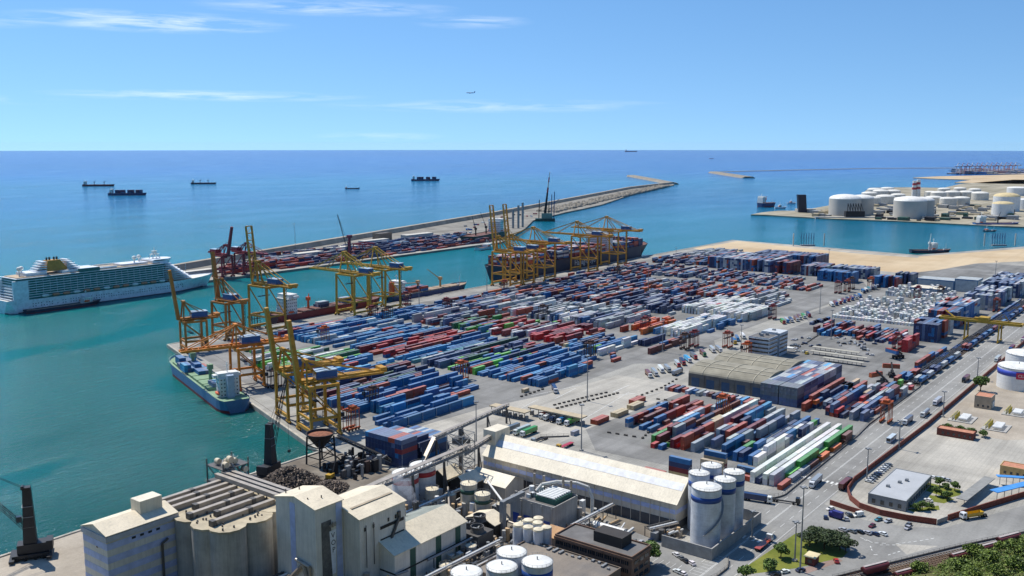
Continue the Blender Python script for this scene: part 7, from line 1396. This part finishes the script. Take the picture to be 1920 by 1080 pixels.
def leaf_cloud(mb, lobes, n, s, rs):
    for k in range(n):
        x, y, z_, r_ = rs.choice(lobes); a, e = rs.random()*2*PI, math.asin(rs.random()*1.7-.7 if rs.random() < .9 else -.5); q2 = r_*(.62+.42*rs.random()**.5)
        p = Vector((x+q2*math.cos(a)*math.cos(e), y+q2*math.sin(a)*math.cos(e), z_+q2*math.sin(e)*.85)); nn = Vector((rs.random()-.5, rs.random()-.5, rs.random()-.1)).normalized(); u = nn.orthogonal().normalized(); v = nn.cross(u); th = rs.random()*6; u, v = u*math.cos(th)+v*math.sin(th), v*math.cos(th)-u*math.sin(th); ss = s*(.6+.8*rs.random())
        mb.add([p+u*ss, p+v*ss*.7, p-u*ss, p-v*ss*.7], [(0, 1, 2, 3)])
def tree_proto(h, cr_, flat_, mat, seed, n=2600, s=.42, name='tree'):
    rs = random.Random(seed); o = thing(name, (0, 0, GZ), '', 'tree'); mb = MB(); mb.tube((0, 0, 0), (.2, .1, h*.45), .035*h, .022*h, 8); lobes = []
    for k in range(9):
        a = k*2.4+rs.random(); r_ = cr_*(.25+.55*rs.random()); p = Vector((r_*math.cos(a), r_*math.sin(a), h*(.5+.33*rs.random())*(1 if flat_ else 1))); mb.tube((.1, .05, h*(.25+.15*rs.random())), p, .014*h, .005*h, 6); lobes.append((p.x, p.y, p.z, cr_*(.34+.2*rs.random())))
    lobes.append((0, 0, h*.8, cr_*.5)); part('trunk', mb, BARK, o); mb = MB(); leaf_cloud(mb, lobes, n, s, rs)
    if flat_: mb.v = [(x, y, h*.62+(z_-h*.62)*.62) for x, y, z_ in mb.v]
    part('crown', mb, mat, o, kind=None); return o
TP = {'broad': tree_proto(9, 4.2, False, LEAF, 1), 'pine': tree_proto(7.5, 4.6, True, PINE, 2), 'bush': tree_proto(3.4, 2.6, False, LEAF, 3, 900, .34), 'scrub': tree_proto(4.6, 3.6, False, SCRUB, 4, 1300, .4)}; tu = set()
def tree(x, y, kind, sc, lb, group=None, loc=None, cat='tree', nm=None):
    o = TP[kind] if kind not in tu else copy_tree(TP[kind]); tu.add(kind); o.location = loc or (*G(x, y), GZ); o.scale = (sc, sc, sc*(.9+.2*rnd())); o.rotation_euler.z = rnd()*6.28; tag(o, lb, cat, group); o.name = nm or ('tree' if kind in ('broad', 'pine') else 'bush')
tree(1216, 1062, 'broad', 1.25, 'leafy green tree beside the brown office'); tree(1200, 1052, 'broad', .7, 'smaller tree half hidden by the brown office roof'); tree(1464, 1046, 'broad', .75, 'small round tree on the lawn by the road'); tree(1441, 1070, 'bush', 1.3, 'dark round bush on the lawn', cat='bush'); tree(1400, 1082, 'bush', 1.2, 'bush at the bottom edge of the lawn', cat='bush')
for i, (x, y, s_) in enumerate(((1518, 1026, 1.0), (1530, 1020, 1.1), (1545, 1030, 1.15), (1560, 1026, 1.05), (1575, 1032, 1.1), (1585, 1036, .9))): tree(x, y, 'pine', s_, 'dark umbrella pine, %s from the left in the clump on the lawn' % ORD[i], 'pines clumped on the lawn')
tree(1838, 735, 'broad', 1.35, 'dark round tree beside the terracotta roofed house')
for i, (x, y) in enumerate(((1776, 806), (1799, 812), (1821, 815), (1845, 820))): tree(x, y, 'bush', 1.1, 'clipped round bush, %s from the left before the pump skids' % ORD[i], 'clipped bushes before the pump skids', cat='bush')
sheet('garden_bed', gp((1740, 905), (1800, 918), (1802, 928), (1778, 934), (1735, 920)), .05, GRASS); sheet('garden_bed', gp((1700, 955), (1760, 948), (1762, 956), (1712, 960)), .05, GRASS); sheet('garden_bed', gp((1742, 928), (1790, 936), (1770, 944), (1744, 940)), .05, GRASS)
for i, (x, y) in enumerate(((1762, 912), (1772, 916), (1790, 920), (1770, 932), (1775, 938), (1716, 957), (1729, 957), (1742, 955), (1755, 930))): tree(x, y, 'bush' if i % 2 else 'broad', .55 if i % 2 == 0 else .8, 'young garden tree, %s in the beds by the customs building' % ORD[i], 'young trees by the customs building')
def hill_h(d, r):
    df = np.interp(r, [-400, 118, 138, 215, 330, 500], [325, 330, 354, 394, 460, 530]); return GZ-.4+max(0, df-d)*.35
def cam_xy(d, r): return d*FW[0]+r*RT[0], d*FW[1]+r*RT[1]
for v in hillo.data.vertices: 
    X, Y = v.co.x, v.co.y; d, r = X*FW[0]+Y*FW[1], X*RT[0]+Y*RT[1]; h = hill_h(d, r); v.co.z = h+(1.0*math.sin(X*.21)+.8*math.cos(Y*.27) if h > GZ+2 else 0)+(0 if h > GZ-.3 else -9)
rs = random.Random(11); mb = MB(); spots = []
while len(spots) < 1500:
    d, r = 285+rs.random()*135, 125+rs.random()*150; h = hill_h(d, r)
    if h > GZ+.6: spots.append((*cam_xy(d, r), h+.5, .9+rs.random()*1.3))
leaf_cloud(mb, spots, 52000, .36, rs); build('hill_scrub', mb, SCRUB, label='dense green scrub covering the hillside in the lower right corner', cat='scrub', kind='stuff')
for i in range(34):
    d, r = 300+rs.random()*90, 140+rs.random()*90
    if hill_h(d, r) < GZ+1: continue
    X, Y = cam_xy(d, r); tree(0, 0, 'scrub', .7+rs.random()*.6, 'leafy bush on the hillside at the lower right corner', 'bushes on the hillside', loc=(X, Y, hill_h(d, r)), cat='bush')
# ------------------------------------------------------------------ energy peninsula and far shore
LNGW = M('lng_concrete', c('#bdb9b0'), .85, 0, .2, .02); LNGR = M('lng_roof', c('#e2e0d8'), .6); CRTOP = M('cream_dome', c('#cdbb8e'), .7)
def far_tank(x, y, zt, wpx, lb, **k): px_tank(x, y, zt, wpx, lb, z0=3.0, rim=False, **k)
for i, (x, y, zt, wpx, lb) in enumerate(((1616, 371, 43, 44, 'rear concrete gas tank of the left pair'), (1585, 372, 43, 58, 'front concrete gas tank of the left pair'), (1729, 375, 43, 44, 'rear concrete gas tank of the right pair'), (1707, 376, 43, 59, 'front concrete gas tank of the right pair'))): far_tank(x, y, zt, wpx, lb, wall=LNGW, roof=LNGR, dome=.28, cat='gas tank', name='gas_tank')
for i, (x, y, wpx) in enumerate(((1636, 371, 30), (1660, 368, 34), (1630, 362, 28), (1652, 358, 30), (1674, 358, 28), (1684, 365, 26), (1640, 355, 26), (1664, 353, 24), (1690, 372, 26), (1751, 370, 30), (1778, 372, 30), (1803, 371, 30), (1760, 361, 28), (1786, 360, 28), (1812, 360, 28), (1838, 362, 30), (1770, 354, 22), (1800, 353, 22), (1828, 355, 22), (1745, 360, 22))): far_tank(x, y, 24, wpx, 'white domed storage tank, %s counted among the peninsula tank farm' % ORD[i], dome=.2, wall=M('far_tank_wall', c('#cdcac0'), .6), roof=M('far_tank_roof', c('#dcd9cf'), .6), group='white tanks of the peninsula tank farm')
far_tank(1888, 368, 40, 46, 'large cream domed tank at the right edge of the peninsula', roof=CRTOP, dome=.3); far_tank(1881, 382, 32, 38, 'smaller cream domed tank in front of the large one', roof=CRTOP, dome=.25); far_tank(1908, 352, 28, 36, 'white tank behind the cream domed tanks'); far_tank(1926, 374, 28, 34, 'white tank cut by the right edge')
for i, (x, yb, yt) in enumerate(((1713, 372, 339), (1720.5, 372, 337))):
    X, Y = G(x, yb, 3); h = hz(x, yb, yt, 3)-3; o = thing('striped_chimney', (X, Y, 3), '%s red and white striped chimney among the tanks' % ('left', 'right')[i], 'chimney')
    for k in range(8): mb = MB(); mb.tube((0, 0, h*k/8), (0, 0, h*(k+1)/8), 8-.3*k, 7.7-.3*k, 14); part('stripe_segment', mb, (REDB, WHITEP)[k % 2] if k > 2 else WHITEP, o)
X, Y = G(1504, 398, 3); o = thing('port_control_tower', (X, Y, 3), 'dark slanted slab tower at the tip of the peninsula', 'tower'); mb = MB(); mb.add([(-10,-7,0),(10,-7,0),(10,7,0),(-10,7,0),(-14,-7,44),(6,-7,44),(6,7,44),(-14,7,44)], [(0,1,5,4),(1,2,6,5),(2,3,7,6),(3,0,4,7),(4,5,6,7)]); mb.xf((0, 0, 0), rzv); part('slab', mb, M('tower_navy', c('#1d2436'), .5), o); mb = MB(); mb.box(-20, 25, -12, 12, 0, 8); mb.xf((14, 0, 0), rzv); part('base_house', mb, CONCG, o)
X, Y = G(1600, 408, 3); o = thing('loading_jetty', (X, Y, 2), 'dark loading jetty with tall arms before the left gas tanks', 'jetty', None, rzv); mb = MB(); mb.box(-90, 95, -8, 8, -3, 3); part('deck', mb, CONCG, o)
for i in range(6): mb = MB(); x = -14+i*6; mb.beam((x, 0, 3), (x, 0, 34), 1.4); mb.beam((x, 0, 34), (x+3, -8, 18), 1.0); part('loading_arm', mb, DARK, o)
mb = MB(); mb.box(-20, 24, -6, 6, 3.1, 16); part('frame', mb, DARK, o)
def arms(x, y, n_, lb):
    X, Y = G(x, y); o = thing('fuel_loading_berth', (X, Y, GZ), lb, 'loading arm', None, rzv)
    for i in range(n_): mb = MB(); xx = (i-n_/2)*4.2; mb.beam((xx, 0, 0), (xx, 0, 22), .8); mb.beam((xx, 0, 22), (xx, 3, 12), .5); part('arm', mb, M('arm_blue', c('#3a5f86'), .5), o)
    for xx in (-26, 26): mb = MB(); mb.beam((xx, 0, 0), (xx, 0, 21), 1.6); part('tower_post', mb, M('post_pale', c('#b9b7ae'), .8), o)
    mb = MB(); mb.box(-14, 10, -5, 2, 0, 2.2); part('manifold', mb, STEELG, o)
arms(1516, 461, 6, 'six blue loading arms between pale posts on the sandy quay'); arms(1874, 461, 6, 'dark loading arms on the right of the sandy quay')
rs = random.Random(21)
def far_blocks(name, n_, xr, yr, lb, mats, hmax, wmax):
    o = thing(name, (*G(sum(xr)/2, sum(yr)/2, 3), 3), lb, 'plant')
    for i in range(n_): X, Y = G(xr[0]+rs.random()*(xr[1]-xr[0]), yr[0]+rs.random()*(yr[1]-yr[0]), 3); w_, d_, h_ = 3+rs.random()*wmax, 3+rs.random()*wmax, 2+rs.random()*hmax; mb = MB(); mb.box(X-w_, X+w_, Y-d_, Y+d_, 3, 3+h_); wpart('plant_block', mb, rs.choice(mats), o)
far_blocks('tank_farm_plant', 120, (1640, 1900), (385, 414), 'low pipes and plant rooms scattered in front of the gas tanks', (CONCG, STEELG, M('plant_tan', c('#b8a98a'), .8), DARK, GREENST), 7, 10); far_blocks('tank_farm_plant', 30, (1520, 1640), (396, 406), 'low sheds near the peninsula tip', (CONCG, STEELG, M('plant_tan', c('#b8a98a'), .8)), 6, 8)
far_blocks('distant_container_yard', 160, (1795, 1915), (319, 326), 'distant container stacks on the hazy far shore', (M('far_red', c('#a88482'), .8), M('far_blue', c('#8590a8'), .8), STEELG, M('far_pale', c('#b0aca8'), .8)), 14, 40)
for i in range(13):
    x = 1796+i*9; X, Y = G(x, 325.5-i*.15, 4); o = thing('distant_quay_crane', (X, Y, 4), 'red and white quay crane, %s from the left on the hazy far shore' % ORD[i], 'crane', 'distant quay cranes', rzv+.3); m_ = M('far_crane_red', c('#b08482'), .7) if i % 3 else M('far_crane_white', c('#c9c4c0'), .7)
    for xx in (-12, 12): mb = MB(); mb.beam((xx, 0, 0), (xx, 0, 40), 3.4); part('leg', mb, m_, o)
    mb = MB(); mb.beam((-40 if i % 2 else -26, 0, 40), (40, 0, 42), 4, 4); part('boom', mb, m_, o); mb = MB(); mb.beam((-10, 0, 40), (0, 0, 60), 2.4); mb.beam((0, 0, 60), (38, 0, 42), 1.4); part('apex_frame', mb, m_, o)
# things on the outer mole
t = flat('mole_building', *[v for v in (1190, 1222, 1215, 1232)], ZMO+12, 'small brown tower house on the outer mole', 'building', M('mole_house', c('#8a7a68'), .85), ROOFT, .6, z0=ZMO)
for i, (X, Y, lx, ly) in enumerate(((1120, 1180, 60, 14), (1240, 1195, 70, 16), (930, 1122, 50, 16), (1010, 1140, 60, 14), (690, 1075, 60, 12))): flat('mole_shed', X, X+lx, Y, Y+ly, ZMO+7, 'pale roofed shed, %s along the outer mole' % ORD[i], 'warehouse', LGW, M('pale_mole_roof', c('#c9c4b6'), .7), 0, 'pale sheds on the outer mole', z0=ZMO)
mobile = mobile_crane(962, 1046, R(120), 'dark mobile harbour crane with tall jib on the outer mole', 26, R(76), 58); mobile.location.z = ZMO
t = thing('red_mole_gantry', (958, 1040, ZMO), 'red tower crane on the outer mole', 'crane'); mb = MB(); mb.beam((0, 0, 0), (0, 0, 34), 4.0, 4.0, 2.6); part('tower', mb, BURG, t); mb = MB(); mb.box(-3, 3, -3, 3, 34, 38); part('head', mb, BURG, t)
t = thing('red_yard_gantry', (1030, 1086, ZMO), 'low red yard gantry straddling boxes on the outer mole', 'crane')
for x in (-12, 12):
    for y in (-10, 10): mb = MB(); mb.beam((x, y, 0), (x, y, 16), 1); part('leg', mb, BURG, t)
mb = MB(); mb.box(-14, 14, -11, -9.5, 16, 17.6); mb.box(-14, 14, 9.5, 11, 16, 17.6); mb.box(-13, -11.5, -9.5, 9.5, 16.1, 17.5); mb.box(11.5, 13, -9.5, 9.5, 16.1, 17.5); part('girder', mb, BURG, t)
X, Y = G(1022, 412, ZMO); t = thing('floating_derrick', (X, Y, 0), 'dark floating derrick with tall red and white jib at the mole', 'crane', None, rzv); mb = MB(); mb.box(-22, 22, -10, 10, -1, 6); part('pontoon', mb, M('hull_dark_green', c('#24463f'), .5), t); mb = MB(); mb.box(-8, 16, -7, 7, 6, 18); part('house', mb, M('derrick_house', c('#8b8f80'), .8), t)
for k in range(8): a = Vector((0, 0, 18))+Vector((10, 0, 92))*k/8; b_ = Vector((0, 0, 18))+Vector((10, 0, 92))*(k+1)/8; mb = MB(); mb.beam(a, b_, 5.5-k*.5, 5.5-k*.5); part('jib_segment', mb, DARK if k < 4 else (REDB, WHITEP)[k % 2], t)
for x, hh in ((-14, 48), (14, 60), (20, 66), (8, 44)): mb = MB(); mb.beam((x, 4, 4), (x+1, 4, hh), 1.8); mb.beam((x, 4, hh*.6), (x+12, 4, hh*.75), 1); part('mast', mb, DARK if x < 10 else M('mast_blue', c('#4a5f80'), .7), t)
for i, (x, yb, yt) in enumerate(((962, 428, 393), (972, 428, 385), (980, 426, 380))): X, Y = G(x, yb, ZMO); h = hz(x, yb, yt, ZMO)-ZMO; o = thing('leg_barge_mast', (X, Y, ZMO), 'grey lattice leg mast, %s of three on the mole' % ('left', 'middle', 'right')[i], 'mast'); mb = MB(); mb.beam((0, 0, 0), (0, 0, h), 3.2); part('leg', mb, STEELG, o)
for i in range(44):
    X, Y = G(800+rs.random()*290, 0+rs.random()*1, ZMO) if False else (1150+rs.random()*800, 0); Y = 1045+(X-1150)*.28+40+rs.random()*70
    if X > 1500: Y += 60
    mb = MB(); w_ = 2+rs.random()*4; mb.box(-w_, w_, -1.3, 1.3, 0, 2.6); o = build('mole_trailer', mb, random.choice((STEELG, WHITEP, HOUSEB, DARK, BURG)), label='small box trailer parked on the open outer mole', cat='trailer', group='box trailers on the outer mole'); o.location = (X, Y, ZMO+.05); o.rotation_euler.z = rs.random()*3
rb = MB()
for k in range(900):
    u = rs.random(); X = 1950+u*1500; Y0, Y1 = 1392+(X-2029)*.33, 1505+(X-2029)*.312; Y = Y0+rs.random()*(Y1-Y0)*.55; s_ = 2+rs.random()*5; rb.lathe([(s_*1.3, 2.6), (s_, 3.4+s_*.5), (s_*.3, 3.6+s_*.9)], X, Y, 5)
build('rubble_heaps', rb, RUBBLE, label='heaps of pale rubble and stone blocks along the outer mole', cat='rubble', kind='stuff')
# airliner on approach
u, v_ = (882-CX)/F, (CY-174)/F; D_ = 4800; Yd, Zd = C_+v_*S_, -S_+v_*C_; t = thing('airliner', (D_*(u*RT[0]+Yd*FW[0]), D_*(u*RT[1]+Yd*FW[1]), H+D_*Zd), 'white airliner flying low above the horizon', 'aeroplane', None, rzv+PI+.35); AW = M('airliner_white', c('#d6d9dc'), .4); mb = MB(); mb.lathe([(.1, -24), (1.4, -20), (2.3, -12), (2.4, 14), (1.8, 20), (.2, 24)], n=14); mb.v = [(z_, y, x) for x, y, z_ in mb.v]; part('fuselage', mb, AW, t, smooth=True)
for s_ in (-1, 1): 
    mb = MB(); mb.add([(6, 0, -.6), (-1, 0, -.6), (-9, s_*24, 1.2), (-6, s_*24, 1.2), (6, 0, 0), (-1, 0, 0), (-9, s_*24, 1.5), (-6, s_*24, 1.5)], [(0,1,2,3),(7,6,5,4),(0,4,5,1),(1,5,6,2),(2,6,7,3),(3,7,4,0)]); part('wing', mb, AW, t); mb = MB(); mb.tube((-1, s_*8, -2), (4, s_*8, -2), 1.3, n=10); part('engine', mb, STEELG, t)
    mb = MB(); mb.add([(-19, 0, 1), (-23, 0, 1), (-25, s_*9, 1.6), (-23, s_*9, 1.6), (-19, 0, 1.3), (-23, 0, 1.3), (-25, s_*9, 1.8), (-23, s_*9, 1.8)], [(0,1,2,3),(7,6,5,4),(0,4,5,1),(1,5,6,2),(2,6,7,3),(3,7,4,0)]); part('tailplane', mb, AW, t)
mb = MB(); mb.add([(-17, -.2, 2), (-23, -.2, 2), (-26, -.2, 9), (-23.5, -.2, 9), (-17, .2, 2), (-23, .2, 2), (-26, .2, 9), (-23.5, .2, 9)], [(0,1,2,3),(7,6,5,4),(0,4,5,1),(1,5,6,2),(2,6,7,3),(3,7,4,0)]); part('tail_fin', mb, M('tail_navy', c('#2a3f66'), .5), t)
# ------------------------------------------------------------------ air
m = bpy.data.materials.new('air'); m.use_nodes = True; t_ = m.node_tree; t_.nodes.clear(); o_ = t_.nodes.new('ShaderNodeOutputMaterial'); vp = t_.nodes.new('ShaderNodeVolumePrincipled'); vp.inputs['Density'].default_value = 4e-6; vp.inputs['Color'].default_value = (.74, .86, .97, 1); t_.links.new(vp.outputs[0], o_.inputs['Volume'])
mb = MB(); mb.box(-25500, 25500, -25500, 25500, -6, 186); build('haze', mb, m, kind='stuff', label='faint sea haze over the whole port', cat='haze')
